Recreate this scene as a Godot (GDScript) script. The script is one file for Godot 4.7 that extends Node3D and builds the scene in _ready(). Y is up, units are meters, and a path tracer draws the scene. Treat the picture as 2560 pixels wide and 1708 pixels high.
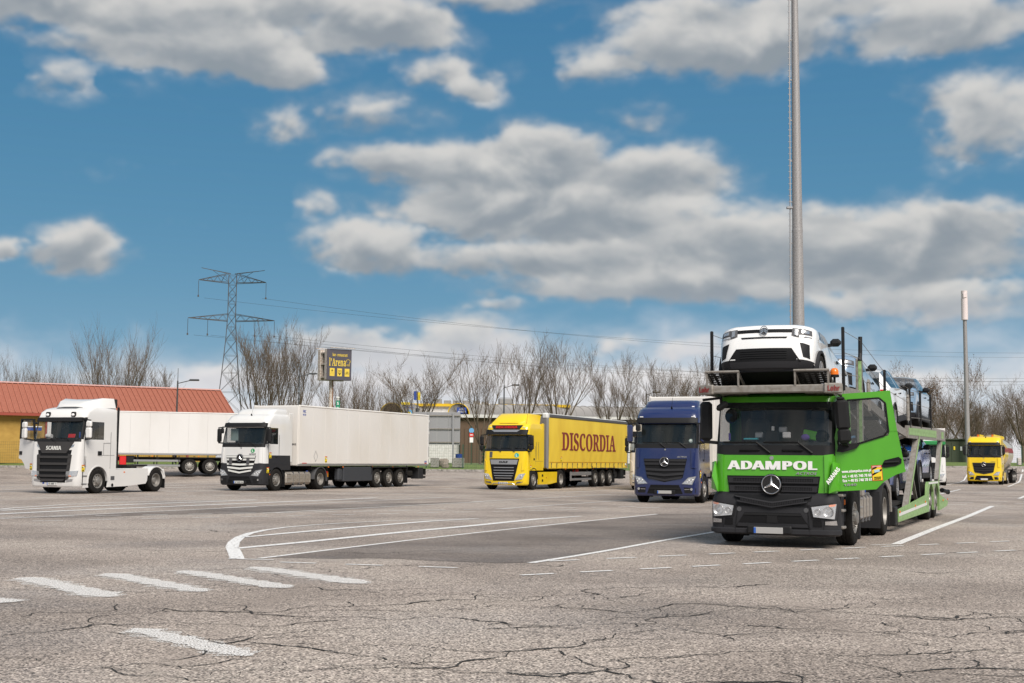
extends Node3D
# A lorry park under a broken spring sky. Units are metres, the camera stands at the origin and looks along -Z.

const CLOUDS := [-11.5,19.6,7.5,1.3,0.95, -8.6,18.4,3.2,1.0,0.8, 8.5,9.6,6.0,1.4,0.8, 15.0,8.4,5.0,1.6,0.8, -18.13,18.86,8.21,1.37,1.00, -13.03,17.53,4.50,1.47,0.90, -11.09,16.84,2.35,0.88,0.90, -5.64,19.15,3.91,1.37,1.10, -16.60,17.41,4.30,0.98,0.80, -19.81,16.02,0.98,0.88,0.25, -22.21,18.46,1.17,0.98,0.40, -3.41,17.18,1.76,0.78,0.50, -1.90,16.46,1.47,0.74,0.55, -10.64,14.64,1.56,0.88,0.45, -6.55,15.20,2.54,0.88,0.40, -9.47,14.41,1.17,0.59,0.30, 6.38,18.21,2.74,1.47,0.80, 10.12,18.08,3.91,1.76,1.05, 12.82,18.30,2.35,1.37,0.90, 3.99,17.51,1.37,0.88,0.40, 12.26,19.60,8.21,0.98,0.70, 18.78,18.38,5.09,1.37,0.90, -0.64,20.28,3.52,0.49,0.50, 20.82,14.47,2.93,2.15,0.75, 19.43,15.48,1.76,0.98,0.50, 5.98,15.23,1.37,0.78,0.40, -0.57,12.96,7.43,1.47,1.00, -5.53,13.24,3.13,0.98,0.80, 2.02,13.74,3.32,1.37,0.90, 6.37,12.56,4.11,1.56,1.00, 3.02,10.85,7.24,1.76,1.10, -1.54,11.40,5.09,1.56,1.00, -6.44,9.56,2.93,1.37,0.75, -5.06,8.82,2.35,0.98,0.70, -9.01,11.21,0.98,0.68,0.30, 3.42,8.91,8.21,1.08,0.95, 6.37,7.93,8.41,1.17,0.85, 11.38,8.82,6.45,2.15,0.90, 17.69,9.19,5.09,2.15,1.00, 19.48,10.03,3.91,1.17,0.90, 17.64,6.96,5.87,0.98,0.70, 13.67,10.47,1.96,0.98,0.60, -18.89,8.63,2.15,1.27,0.90, -18.56,9.30,1.37,0.78,0.60, -21.97,8.58,0.68,0.43,0.60, -1.67,5.16,2.93,1.47,0.85, -4.40,4.35,6.45,1.08,0.80, -7.71,4.87,2.93,0.98,0.70, -0.51,6.94,1.17,0.39,0.40, 7.91,5.01,1.76,0.63,0.70, 4.80,5.20,1.17,0.49,0.35, -12.98,3.41,2.15,0.68,0.60, 2.46,3.44,17.60,0.78,0.55, 19.40,6.35,3.13,0.78,0.50]

var M := {}
var rng := RandomNumberGenerator.new()
var used := {}

func _ready() -> void:
	rng.seed = 77
	# ---- camera
	var cam := Camera3D.new()
	cam.name = "camera"
	cam.keep_aspect = Camera3D.KEEP_HEIGHT
	cam.fov = 29.97
	cam.near = 0.1
	cam.far = 9000.0
	var bas := Basis(Vector3.RIGHT, deg_to_rad(5.3)) * Basis(Vector3.BACK, deg_to_rad(0.5))
	cam.transform = Transform3D(bas, Vector3(0, 1.51, 0))
	add_child(cam)
	cam.current = true
	# ---- sky, exposure
	var env := Environment.new()
	env.background_mode = Environment.BG_SKY
	var sky := Sky.new()
	var sm := PanoramaSkyMaterial.new()
	sm.panorama = ImageTexture.create_from_image(paint_sky())
	sky.sky_material = sm
	env.sky = sky
	env.background_energy_multiplier = 1.0
	env.tonemap_mode = Environment.TONE_MAPPER_LINEAR
	env.tonemap_exposure = 1.08
	env.sdfgi_enabled = true
	env.ssao_enabled = true
	env.ssil_enabled = true
	var we := WorldEnvironment.new()
	we.name = "world_environment"
	we.environment = env
	add_child(we)
	# ---- sun, veiled by cloud
	var sun := DirectionalLight3D.new()
	sun.name = "sun"
	sun.light_color = Color(1.0, 0.97, 0.93)
	sun.light_energy = 1.5
	sun.light_angular_distance = 34.0
	sun.shadow_enabled = true
	sun.look_at_from_position(Vector3(14, 40, 34), Vector3.ZERO)
	add_child(sun)
	print("sky ", Time.get_ticks_msec())
	materials()
	build_all()
	print("done ", Time.get_ticks_msec())

# ------------------------------------------------------------------ sky
func paint_sky() -> Image:
	var n1 := FastNoiseLite.new()
	n1.noise_type = FastNoiseLite.TYPE_SIMPLEX_SMOOTH
	n1.seed = 11
	n1.frequency = 1.0
	n1.fractal_type = FastNoiseLite.FRACTAL_FBM
	n1.fractal_octaves = 6
	n1.fractal_gain = 0.52
	var n2 := n1.duplicate()
	n2.seed = 29
	n2.fractal_octaves = 3
	var low := Image.create(512, 256, false, Image.FORMAT_RGB8)
	for y in 256:
		for x in 512:
			var az := wrapf((x + 0.5) / 512.0 * 360.0, -180.0, 180.0)
			var el := 90.0 - (y + 0.5) / 256.0 * 180.0
			low.set_pixel(x, y, sky_at(az, el, n1, n2).linear_to_srgb())
	low.resize(4096, 2048, Image.INTERPOLATE_CUBIC)
	var x0 := int(-27.0 / 360.0 * 4096.0)
	var x1 := int(27.0 / 360.0 * 4096.0)
	var y0 := int((90.0 - 25.0) / 180.0 * 2048.0)
	for y in range(y0, 1025):
		for x in range(x0, x1):
			var az := (x + 0.5) / 4096.0 * 360.0
			var el := 90.0 - (y + 0.5) / 2048.0 * 180.0
			low.set_pixel(posmod(x, 4096), y, sky_at(az, el, n1, n2).linear_to_srgb())
	return low

func sky_at(az: float, el: float, n1: FastNoiseLite, n2: FastNoiseLite) -> Color:
	if el < -1.5:
		return Color(0.20, 0.19, 0.18)
	var a := deg_to_rad(az)
	var e := deg_to_rad(el)
	var d := Vector3(sin(a) * cos(e), sin(e), -cos(a) * cos(e))
	# clear air: deep blue above, pale towards the horizon
	var t := clampf(el / 24.0, 0.0, 1.0)
	var blue := Color(0.17, 0.385, 0.53).lerp(Color(0.044, 0.168, 0.33), pow(t, 0.6))
	blue = blue.lerp(Color(0.62, 0.68, 0.74), exp(-maxf(el, 0.0) / 2.6) * 0.9)
	var p := d * 10.0
	p.y *= 1.7
	var wx := n2.get_noise_3d(p.x * 0.5, p.y * 0.5 + 9.0, p.z * 0.5)
	var f := n1.get_noise_3d(p.x + wx * 0.6, p.y, p.z + wx * 0.4)
	var f2 := n2.get_noise_3d(p.x * 3.2, p.y * 3.2, p.z * 3.2)
	# the cloud banks in view
	var best := -1.0
	var rel := 0.0
	var relw := 0.0
	if absf(az) < 40.0 and el < 30.0:
		var daz := az + f2 * 0.7 + wx * 1.2
		var del := el + f2 * 0.3
		var sum := 0.0
		for k in range(0, CLOUDS.size(), 5):
			var rx: float = CLOUDS[k + 2]
			var ry: float = CLOUDS[k + 3]
			var ux: float = (daz - CLOUDS[k]) / rx
			if absf(ux) > 1.5:
				continue
			var uy: float = (del - CLOUDS[k + 1]) / ry
			if absf(uy) > 1.9:
				continue
			if uy < 0.0:
				uy *= 1.15
			var v: float = CLOUDS[k + 4] * (1.0 - ux * ux - uy * uy)
			if v > 0.0:
				sum += v * 0.35
				relw += v * v
				rel += v * v * uy
			best = maxf(best, v)
		best += minf(sum * 1.3, 0.75) - 0.12
		rel = rel / relw if relw > 0.0 else 0.0
	# elsewhere the same broken cover goes on
	var far := maxf(smoothstep(25.0, 38.0, absf(az)), smoothstep(20.6, 26.0, el))
	var cover := n1.get_noise_3d(d.x * 3.4 + 40.0, d.y * 5.0, d.z * 3.4) * 2.1 + 0.22
	best = lerpf(best, maxf(best, cover), far)
	rel = lerpf(rel, f, far)
	var f3 := n1.get_noise_3d(p.x * 4.0, p.y * 4.0 + 3.0, p.z * 4.0)
	var dens := best + 0.08 + f * 0.86 + f2 * 0.18 + f3 * 0.34
	var veil := smoothstep(-0.75, 0.45, dens) * 0.22
	var alpha := maxf(smoothstep(-0.38, 0.80, dens), veil)
	# thick low parts are grey, thin tops are bright
	var n_above := n1.get_noise_3d(p.x + wx * 0.6 - 0.10, p.y + 0.30, p.z + wx * 0.4)
	var lit := clampf(0.60 + 0.55 * rel + (f - n_above) * 0.55 + f3 * 0.16 + f * 0.25 - 0.26 * smoothstep(0.5, 1.5, dens), 0.0, 1.0)
	lit = lit * lit * (3.0 - 2.0 * lit) * 0.6 + lit * 0.4
	var grey := Color(0.265, 0.30, 0.335)
	var white := Color(0.62, 0.61, 0.59)
	grey = grey.lerp(Color(0.54, 0.57, 0.64), clampf(1.0 - el / 8.0, 0.0, 1.0))
	white = white.lerp(Color(0.76, 0.75, 0.755), clampf(1.0 - el / 7.0, 0.0, 1.0))
	var cloud := grey.lerp(white, lit)
	var c := blue.lerp(cloud, alpha * 0.96)
	return c.lerp(Color(0.78, 0.755, 0.76), smoothstep(5.8, 1.4, el + f * 2.2 - smoothstep(-9.0, 2.0, az) * 0.7) * 0.9)

# ------------------------------------------------------------------ mesh builder
class MB:
	var v := PackedVector3Array()
	var uv := PackedVector2Array()
	var has_uv := false
	var crease := 0.72
	func tri(a: Vector3, b: Vector3, c: Vector3) -> void:
		v.append(a); v.append(b); v.append(c)
	func quad(a: Vector3, b: Vector3, c: Vector3, d: Vector3) -> void:   # counter-clockwise from outside
		tri(a, b, c); tri(a, c, d)
	func box(c: Vector3, s: Vector3, b := Basis.IDENTITY) -> MB:
		var h := s * 0.5
		var p := []
		for i in 8:
			p.append(c + b * Vector3(h.x * (1 if i & 1 else -1), h.y * (1 if i & 2 else -1), h.z * (1 if i & 4 else -1)))
		quad(p[4], p[5], p[7], p[6]); quad(p[1], p[0], p[2], p[3]); quad(p[5], p[1], p[3], p[7])
		quad(p[0], p[4], p[6], p[2]); quad(p[6], p[7], p[3], p[2]); quad(p[0], p[1], p[5], p[4])
		return self
	func rbox(c: Vector3, s: Vector3, r := 0.02, b := Basis.IDENTITY) -> MB:   # box with chamfered edges
		var h := s * 0.5
		r = minf(r, minf(h.x, minf(h.y, h.z)) * 0.98)
		var X := []; var Y := []; var Z := []
		for i in 8:
			var sg := Vector3(1 if i & 1 else -1, 1 if i & 2 else -1, 1 if i & 4 else -1)
			X.append(c + b * (sg * Vector3(h.x, h.y - r, h.z - r)))
			Y.append(c + b * (sg * Vector3(h.x - r, h.y, h.z - r)))
			Z.append(c + b * (sg * Vector3(h.x - r, h.y - r, h.z)))
		quad(Z[4], Z[5], Z[7], Z[6]); quad(Z[1], Z[0], Z[2], Z[3]); quad(X[5], X[1], X[3], X[7])
		quad(X[0], X[4], X[6], X[2]); quad(Y[6], Y[7], Y[3], Y[2]); quad(Y[0], Y[1], Y[5], Y[4])
		for e in [[4, 5], [6, 7], [0, 1], [2, 3]]:
			edge(Y[e[0]], Y[e[1]], Z[e[1]], Z[e[0]], c)
		for e in [[4, 6], [5, 7], [0, 2], [1, 3]]:
			edge(X[e[0]], X[e[1]], Z[e[1]], Z[e[0]], c)
		for e in [[0, 4], [1, 5], [2, 6], [3, 7]]:
			edge(X[e[0]], X[e[1]], Y[e[1]], Y[e[0]], c)
		for i in 8:
			otri(X[i], Y[i], Z[i], c)
		return self
	func otri(a: Vector3, b: Vector3, c: Vector3, o: Vector3) -> void:
		if (b - a).cross(c - a).dot(a - o) < 0.0:
			tri(a, c, b)
		else:
			tri(a, b, c)
	func edge(a: Vector3, b: Vector3, c: Vector3, d: Vector3, o: Vector3) -> void:
		if (b - a).cross(c - a).dot((a + c) * 0.5 - o) < 0.0:
			quad(d, c, b, a)
		else:
			quad(a, b, c, d)
	func cyl(a: Vector3, b: Vector3, r0: float, r1 := -1.0, n := 10, caps := true) -> MB:
		if r1 < 0.0:
			r1 = r0
		var ax := (b - a).normalized()
		var u := ax.cross(Vector3.UP if absf(ax.y) < 0.9 else Vector3.RIGHT).normalized()
		var w := ax.cross(u)
		for i in n:
			var t0 := TAU * i / n
			var t1 := TAU * (i + 1) / n
			var d0 := u * cos(t0) + w * sin(t0)
			var d1 := u * cos(t1) + w * sin(t1)
			quad(a + d0 * r0, a + d1 * r0, b + d1 * r1, b + d0 * r1)
			if caps:
				tri(a, a + d1 * r0, a + d0 * r0)
				tri(b, b + d0 * r1, b + d1 * r1)
		return self
	func tube(path: Array, r: float, n := 6) -> MB:
		for i in path.size() - 1:
			cyl(path[i], path[i + 1], r, r, n, true)
		return self
	func bar(a: Vector3, b: Vector3, w: float, h: float, up := Vector3.UP) -> MB:   # rectangular bar from a to b
		var z := (b - a).normalized()
		if absf(z.dot(up)) > 0.98:
			up = Vector3.BACK
		var x := up.cross(z).normalized()
		var y := z.cross(x)
		return box((a + b) * 0.5, Vector3(w, h, a.distance_to(b)), Basis(x, y, z))
	func lathe(prof: Array, n: int, xf: Transform3D) -> MB:   # profile of Vector2(radius, height along X)
		for i in n:
			var t0 := TAU * i / n
			var t1 := TAU * (i + 1) / n
			for k in prof.size() - 1:
				var p: Vector2 = prof[k]
				var q: Vector2 = prof[k + 1]
				var a := xf * Vector3(p.y, p.x * cos(t0), p.x * sin(t0))
				var b := xf * Vector3(p.y, p.x * cos(t1), p.x * sin(t1))
				var c := xf * Vector3(q.y, q.x * cos(t1), q.x * sin(t1))
				var d := xf * Vector3(q.y, q.x * cos(t0), q.x * sin(t0))
				if p.x > 0.0001:
					tri(a, b, c)
				if q.x > 0.0001:
					tri(a, c, d)
		return self
	func prism(poly: PackedVector2Array, xf: Transform3D, t: float) -> MB:   # polygon in local XY, from z 0 to t, outward +z
		var pts := poly
		if Geometry2D.is_polygon_clockwise(pts):
			pts = poly.duplicate()
			pts.reverse()
		var idx := Geometry2D.triangulate_polygon(pts)
		for i in range(0, idx.size(), 3):
			var a := pts[idx[i]]; var b := pts[idx[i + 1]]; var c := pts[idx[i + 2]]
			if (b - a).cross(c - a) < 0.0:
				var s := b; b = c; c = s
			tri(xf * Vector3(a.x, a.y, t), xf * Vector3(b.x, b.y, t), xf * Vector3(c.x, c.y, t))
			tri(xf * Vector3(a.x, a.y, 0), xf * Vector3(c.x, c.y, 0), xf * Vector3(b.x, b.y, 0))
		for i in pts.size():
			var a := pts[i]; var b := pts[(i + 1) % pts.size()]
			quad(xf * Vector3(a.x, a.y, 0), xf * Vector3(b.x, b.y, 0), xf * Vector3(b.x, b.y, t), xf * Vector3(a.x, a.y, t))
		return self
	func grid(rows: Array, flip := false) -> MB:   # rows of points
		for i in rows.size() - 1:
			var r0: Array = rows[i]
			var r1: Array = rows[i + 1]
			for j in r0.size() - 1:
				if flip:
					quad(r0[j], r1[j], r1[j + 1], r0[j + 1])
				else:
					quad(r0[j], r0[j + 1], r1[j + 1], r1[j])
		return self
	func quad_glass() -> MB:   # the pane of the open door
		quad(Vector3(-0.03, 2.12, -0.03), Vector3(-0.03, 2.2, -0.9), Vector3(-0.03, 2.97, -0.88), Vector3(-0.03, 2.95, -0.13))
		return self
	func sphere(c: Vector3, r: Vector3, n := 8, m := 6) -> MB:
		var rows := []
		for i in m + 1:
			var t := PI * i / m
			var row := []
			for j in n + 1:
				var p := TAU * j / n
				row.append(c + Vector3(sin(t) * cos(p) * r.x, cos(t) * r.y, sin(t) * sin(p) * r.z))
			rows.append(row)
		return grid(rows, false)
	func mesh() -> ArrayMesh:   # corners within the crease angle share a smooth normal
		var n := v.size()
		var nor := PackedVector3Array()
		nor.resize(n)
		var fn := PackedVector3Array()
		fn.resize(n / 3)
		var at := {}
		for i in range(0, n, 3):
			var k := (v[i + 1] - v[i]).cross(v[i + 2] - v[i])
			fn[i / 3] = k
			for j in 3:
				var key := Vector3i((v[i + j] * 2000.0).round())
				if at.has(key):
					at[key].append(i / 3)
				else:
					at[key] = PackedInt32Array([i / 3])
		var fu := PackedVector3Array()
		fu.resize(n / 3)
		for i in n / 3:
			fu[i] = fn[i].normalized()
		for i in n:
			var f := i / 3
			var s := Vector3.ZERO
			var u := fu[f]
			for g in at[Vector3i((v[i] * 2000.0).round())]:
				if fu[g].dot(u) > crease:
					s += fn[g]
			nor[i] = s.normalized() if s.length_squared() > 0.0 else u
		var idx := PackedInt32Array()
		idx.resize(n)
		for i in range(0, n, 3):
			idx[i] = i; idx[i + 1] = i + 2; idx[i + 2] = i + 1
		var arr := []
		arr.resize(Mesh.ARRAY_MAX)
		arr[Mesh.ARRAY_VERTEX] = v
		arr[Mesh.ARRAY_NORMAL] = nor
		if has_uv:
			arr[Mesh.ARRAY_TEX_UV] = uv
		arr[Mesh.ARRAY_INDEX] = idx
		var am := ArrayMesh.new()
		am.add_surface_from_arrays(Mesh.PRIMITIVE_TRIANGLES, arr)
		return am

# ------------------------------------------------------------------ scene helpers
func put(b, called: String, m, parent: Node3D) -> MeshInstance3D:   # one named mesh under parent
	var o := MeshInstance3D.new()
	o.name = called
	o.mesh = b.mesh() if b is MB else b
	o.material_override = M[m] if m is String else m
	parent.add_child(o, true)
	return o

func put_at(b, called: String, m, parent: Node3D, t: Transform3D) -> MeshInstance3D:
	var o := put(b, called, m, parent)
	o.transform = t
	return o

func numbered(called: String) -> String:
	used[called] = used.get(called, -1) + 1
	return called if used[called] == 0 else "%s_%03d" % [called, used[called]]

func thing(called: String, label: String, category: String, at := Vector3.ZERO, turn := 0.0, group := "") -> Node3D:
	var o := Node3D.new()
	o.name = numbered(called)
	add_child(o)
	o.position = at
	o.rotation.y = turn
	tag(o, label, category, group)
	return o

func tag(o: Node3D, label: String, category: String, group := "") -> void:
	o.set_meta("label", label)
	o.set_meta("category", category)
	if group != "":
		o.set_meta("group", group)

func solo(b, called: String, m, label: String, category: String, at := Vector3.ZERO, turn := 0.0, group := "") -> MeshInstance3D:
	var o := MeshInstance3D.new()
	o.name = numbered(called)
	o.mesh = b.mesh() if b is MB else b
	o.material_override = M[m] if m is String else m
	add_child(o)
	o.position = at
	o.rotation.y = turn
	tag(o, label, category, group)
	return o

func struct(b, called: String, m) -> MeshInstance3D:
	var o := MeshInstance3D.new()
	o.name = numbered(called)
	o.mesh = b.mesh() if b is MB else b
	o.material_override = M[m] if m is String else m
	add_child(o)
	o.set_meta("kind", "structure")
	return o

func joint(called: String, parent: Node3D, t := Transform3D.IDENTITY) -> Node3D:
	var o := Node3D.new()
	o.name = called
	parent.add_child(o, true)
	o.transform = t
	return o

func lin(r: float, g: float, b: float, a := 1.0) -> Color:
	var c := Color(r, g, b).linear_to_srgb()
	c.a = a
	return c

func mat(key: String, c: Color, rough := 0.6, metal := 0.0, coat := 0.0) -> StandardMaterial3D:
	var m := StandardMaterial3D.new()
	m.resource_name = key
	m.albedo_color = c
	m.roughness = rough
	m.metallic = metal
	if coat > 0.0:
		m.clearcoat_enabled = true
		m.clearcoat = coat
		m.clearcoat_roughness = 0.06
	M[key] = m
	return m

func noise_tex(size: int, freq: float, ramp: Array, octaves := 4, kind := FastNoiseLite.TYPE_SIMPLEX_SMOOTH, sd := 3) -> NoiseTexture2D:
	var n := FastNoiseLite.new()
	n.noise_type = kind
	n.seed = sd
	n.frequency = freq
	n.fractal_type = FastNoiseLite.FRACTAL_FBM if octaves > 1 else FastNoiseLite.FRACTAL_NONE
	n.fractal_octaves = octaves
	if kind == FastNoiseLite.TYPE_CELLULAR:
		n.cellular_return_type = FastNoiseLite.RETURN_CELL_VALUE
	var t := NoiseTexture2D.new()
	t.width = size
	t.height = size
	t.seamless = true
	t.noise = n
	var g := Gradient.new()
	var offs := PackedFloat32Array()
	var cols := PackedColorArray()
	for k in ramp:
		offs.append(k[0])
		cols.append(k[1])
	g.offsets = offs
	g.colors = cols
	t.color_ramp = g
	return t

func grime(m: StandardMaterial3D, scale: float, lo: Color, sd: int, freq := 0.012) -> void:   # streaky dirt over paint
	m.detail_enabled = false
	m.albedo_texture = noise_tex(256, freq, [[0.0, lo], [0.45, Color(1, 1, 1).lerp(lo, 0.3)], [0.8, Color(1, 1, 1)], [1.0, Color(1, 1, 1)]], 5, FastNoiseLite.TYPE_SIMPLEX_SMOOTH, sd)
	m.uv1_triplanar = true
	m.uv1_world_triplanar = true
	m.uv1_scale = Vector3(scale, scale * 0.35, scale) if freq < 0.015 else Vector3(scale, scale, scale)

# ------------------------------------------------------------------ materials
func materials() -> void:
	var g := StandardMaterial3D.new()
	g.resource_name = "asphalt"
	g.albedo_color = Color(1, 1, 1)
	g.albedo_texture = noise_tex(1024, 0.006, [[0.0, lin(0.60, 0.575, 0.56)], [0.35, lin(0.76, 0.73, 0.71)], [0.5, lin(0.88, 0.85, 0.83)], [0.68, lin(0.96, 0.935, 0.91)], [1.0, lin(1, 0.98, 0.96)]], 6, FastNoiseLite.TYPE_SIMPLEX_SMOOTH, 5)
	g.roughness_texture = noise_tex(1024, 0.007, [[0.0, Color(0.5, 0.5, 0.5)], [0.35, Color(0.7, 0.7, 0.7)], [0.55, Color(0.88, 0.88, 0.88)], [1.0, Color(0.95, 0.95, 0.95)]], 5, FastNoiseLite.TYPE_SIMPLEX_SMOOTH, 8)
	g.roughness = 1.0
	g.metallic_specular = 0.4
	g.detail_enabled = true
	g.detail_uv_layer = BaseMaterial3D.DETAIL_UV_2
	g.detail_blend_mode = BaseMaterial3D.BLEND_MODE_MUL
	g.detail_albedo = noise_tex(2048, 0.19, [[0.0, lin(0.06, 0.052, 0.048)], [0.14, lin(0.11, 0.096, 0.088)], [0.34, lin(0.27, 0.235, 0.21)], [0.6, lin(0.37, 0.322, 0.287)], [0.85, lin(0.50, 0.438, 0.39)], [1.0, lin(0.78, 0.70, 0.63)]], 1, FastNoiseLite.TYPE_CELLULAR, 21)
	M["asphalt"] = g
	var ga := g.duplicate()
	ga.resource_name = "asphalt_new"
	ga.albedo_color = lin(0.60, 0.60, 0.61)
	M["asphalt_new"] = ga
	var w := mat("marking", lin(0.72, 0.71, 0.70), 0.75)
	w.albedo_texture = noise_tex(1024, 0.03, [[0.0, Color(0.8, 0.79, 0.77, 0.0)], [0.24, Color(0.9, 0.89, 0.88, 0.35)], [0.36, Color(0.97, 0.97, 0.97, 1.0)], [1.0, Color(1, 1, 1, 1)]], 5, FastNoiseLite.TYPE_SIMPLEX_SMOOTH, 6)
	w.transparency = BaseMaterial3D.TRANSPARENCY_ALPHA_SCISSOR
	w.alpha_scissor_threshold = 0.5
	w.uv1_triplanar = true
	w.uv1_world_triplanar = true
	w.uv1_scale = Vector3(0.45, 0.45, 0.45)
	var ow := mat("worn_marking", lin(0.74, 0.73, 0.72), 0.8)
	ow.albedo_texture = noise_tex(1024, 0.045, [[0.0, Color(0.85, 0.84, 0.82, 0.0)], [0.42, Color(0.9, 0.89, 0.88, 0.3)], [0.50, Color(0.97, 0.96, 0.95, 1.0)], [1.0, Color(1, 1, 1, 1)]], 6, FastNoiseLite.TYPE_SIMPLEX_SMOOTH, 16)
	ow.transparency = BaseMaterial3D.TRANSPARENCY_ALPHA_SCISSOR
	ow.alpha_scissor_threshold = 0.5
	ow.uv1_triplanar = true
	ow.uv1_world_triplanar = true
	ow.uv1_scale = Vector3(0.9, 0.9, 0.9)
	var fw := ow.duplicate()
	fw.albedo_texture = noise_tex(1024, 0.05, [[0.0, Color(0.85, 0.84, 0.82, 0.0)], [0.54, Color(0.9, 0.89, 0.88, 0.3)], [0.60, Color(0.97, 0.96, 0.95, 1.0)], [1.0, Color(1, 1, 1, 1)]], 4, FastNoiseLite.TYPE_SIMPLEX_SMOOTH, 17)
	M["faded_marking"] = fw
	mat("crack", lin(0.022, 0.020, 0.018), 0.95)
	var gr := mat("grass_ground", Color(1, 1, 1), 0.95)
	gr.albedo_texture = noise_tex(512, 0.05, [[0.0, lin(0.09, 0.08, 0.035)], [0.4, lin(0.10, 0.15, 0.035)], [0.65, lin(0.13, 0.19, 0.04)], [1.0, lin(0.26, 0.24, 0.10)]], 5, FastNoiseLite.TYPE_SIMPLEX_SMOOTH, 31)
	gr.uv1_triplanar = true
	gr.uv1_world_triplanar = true
	gr.uv1_scale = Vector3(0.12, 0.12, 0.12)
	var k := mat("kerb", Color(1, 1, 1), 0.9)
	k.albedo_texture = noise_tex(256, 0.03, [[0.0, lin(0.13, 0.12, 0.11)], [0.5, lin(0.30, 0.28, 0.26)], [1.0, lin(0.42, 0.40, 0.37)]], 5, FastNoiseLite.TYPE_SIMPLEX_SMOOTH, 41)
	k.uv1_triplanar = true
	k.uv1_world_triplanar = true
	k.uv1_scale = Vector3(0.5, 0.5, 0.5)

# ------------------------------------------------------------------ ground
func gy(x: float, z: float) -> float:   # the lorry park lifts a little towards its far edge
	var e := smoothstep(8.0, 30.0, x)
	var a := lerpf(77.0, 108.0, e)
	return lerpf(0.64, 1.18, e) * smoothstep(a, a + 16.0, -z)

func vy(x: float, z: float) -> float:   # the grass bank beyond the kerb
	for i in KERB.size() - 1:
		if x <= KERB[i + 1][0] or i == KERB.size() - 2:
			var t: float = clampf((x - KERB[i][0]) / (KERB[i + 1][0] - KERB[i][0]), 0.0, 1.0)
			var zk: float = lerpf(KERB[i][1], KERB[i + 1][1], t)
			var xk: float = clampf(x, KERB[0][0], KERB[-1][0])
			return gy(xk, zk - 9.0) + 0.125 + 0.36 * smoothstep(0.0, 7.0, zk - z)
	return 0.8

func ground() -> void:
	var xs := []
	var zs := []
	for i in 101:
		xs.append(-150.0 + i * 3.0)
	for e in [-300.0, -700.0, -2500.0]:
		xs.push_front(e)
	for e in [300.0, 700.0, 2500.0]:
		xs.append(e)
	for i in 81:
		zs.append(30.0 - i * 3.0)
	zs.push_front(200.0)
	for e in [-260.0, -400.0, -900.0, -4000.0]:
		zs.append(e)
	var v := PackedVector3Array()
	var n := PackedVector3Array()
	var u1 := PackedVector2Array()
	var u2 := PackedVector2Array()
	var idx := PackedInt32Array()
	for z in zs:
		for x in xs:
			v.append(Vector3(x, gy(x, z), z))
			n.append(Vector3(gy(x - 0.5, z) - gy(x + 0.5, z), 1.0, gy(x, z - 0.5) - gy(x, z + 0.5)).normalized())
			u1.append(Vector2(x, z) / 34.0)
			u2.append(Vector2(x, z) / 5.6)
	var w := xs.size()
	for j in zs.size() - 1:
		for i in w - 1:
			var a := j * w + i
			idx.append_array([a, a + 1, a + w, a + 1, a + w + 1, a + w])
	for t in range(0, idx.size(), 3):
		var s := idx[t + 1]
		idx[t + 1] = idx[t + 2]
		idx[t + 2] = s
	var arr := []
	arr.resize(Mesh.ARRAY_MAX)
	arr[Mesh.ARRAY_VERTEX] = v
	arr[Mesh.ARRAY_NORMAL] = n
	arr[Mesh.ARRAY_TEX_UV] = u1
	arr[Mesh.ARRAY_TEX_UV2] = u2
	arr[Mesh.ARRAY_INDEX] = idx
	var am := ArrayMesh.new()
	am.add_surface_from_arrays(Mesh.PRIMITIVE_TRIANGLES, arr)
	var o := struct(am, "ground", "asphalt")
	for t in [0]:
		bay_surface(o)
		markings(o)
		cracks(o)

func ribbon(pts: Array, wd: float, lift := 0.008) -> MB:   # a painted line along ground points [x, z], width constant or per point as third value
	var b := MB.new()
	var left := []
	var right := []
	for i in pts.size():
		var p := Vector2(pts[i][0], pts[i][1])
		var q0: Array = pts[maxi(i - 1, 0)]
		var q1: Array = pts[mini(i + 1, pts.size() - 1)]
		var d := Vector2(q1[0] - q0[0], q1[1] - q0[1]).normalized()
		var nrm: Vector2 = Vector2(-d.y, d.x) * (pts[i][2] if pts[i].size() > 2 else wd) * 0.5
		var l := p + nrm
		var r := p - nrm
		left.append(Vector3(l.x, gy(l.x, l.y) + lift, l.y))
		right.append(Vector3(r.x, gy(r.x, r.y) + lift, r.y))
	for i in pts.size() - 1:
		b.edge(left[i], left[i + 1], right[i + 1], right[i], left[i] - Vector3.UP)
	return b

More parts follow.
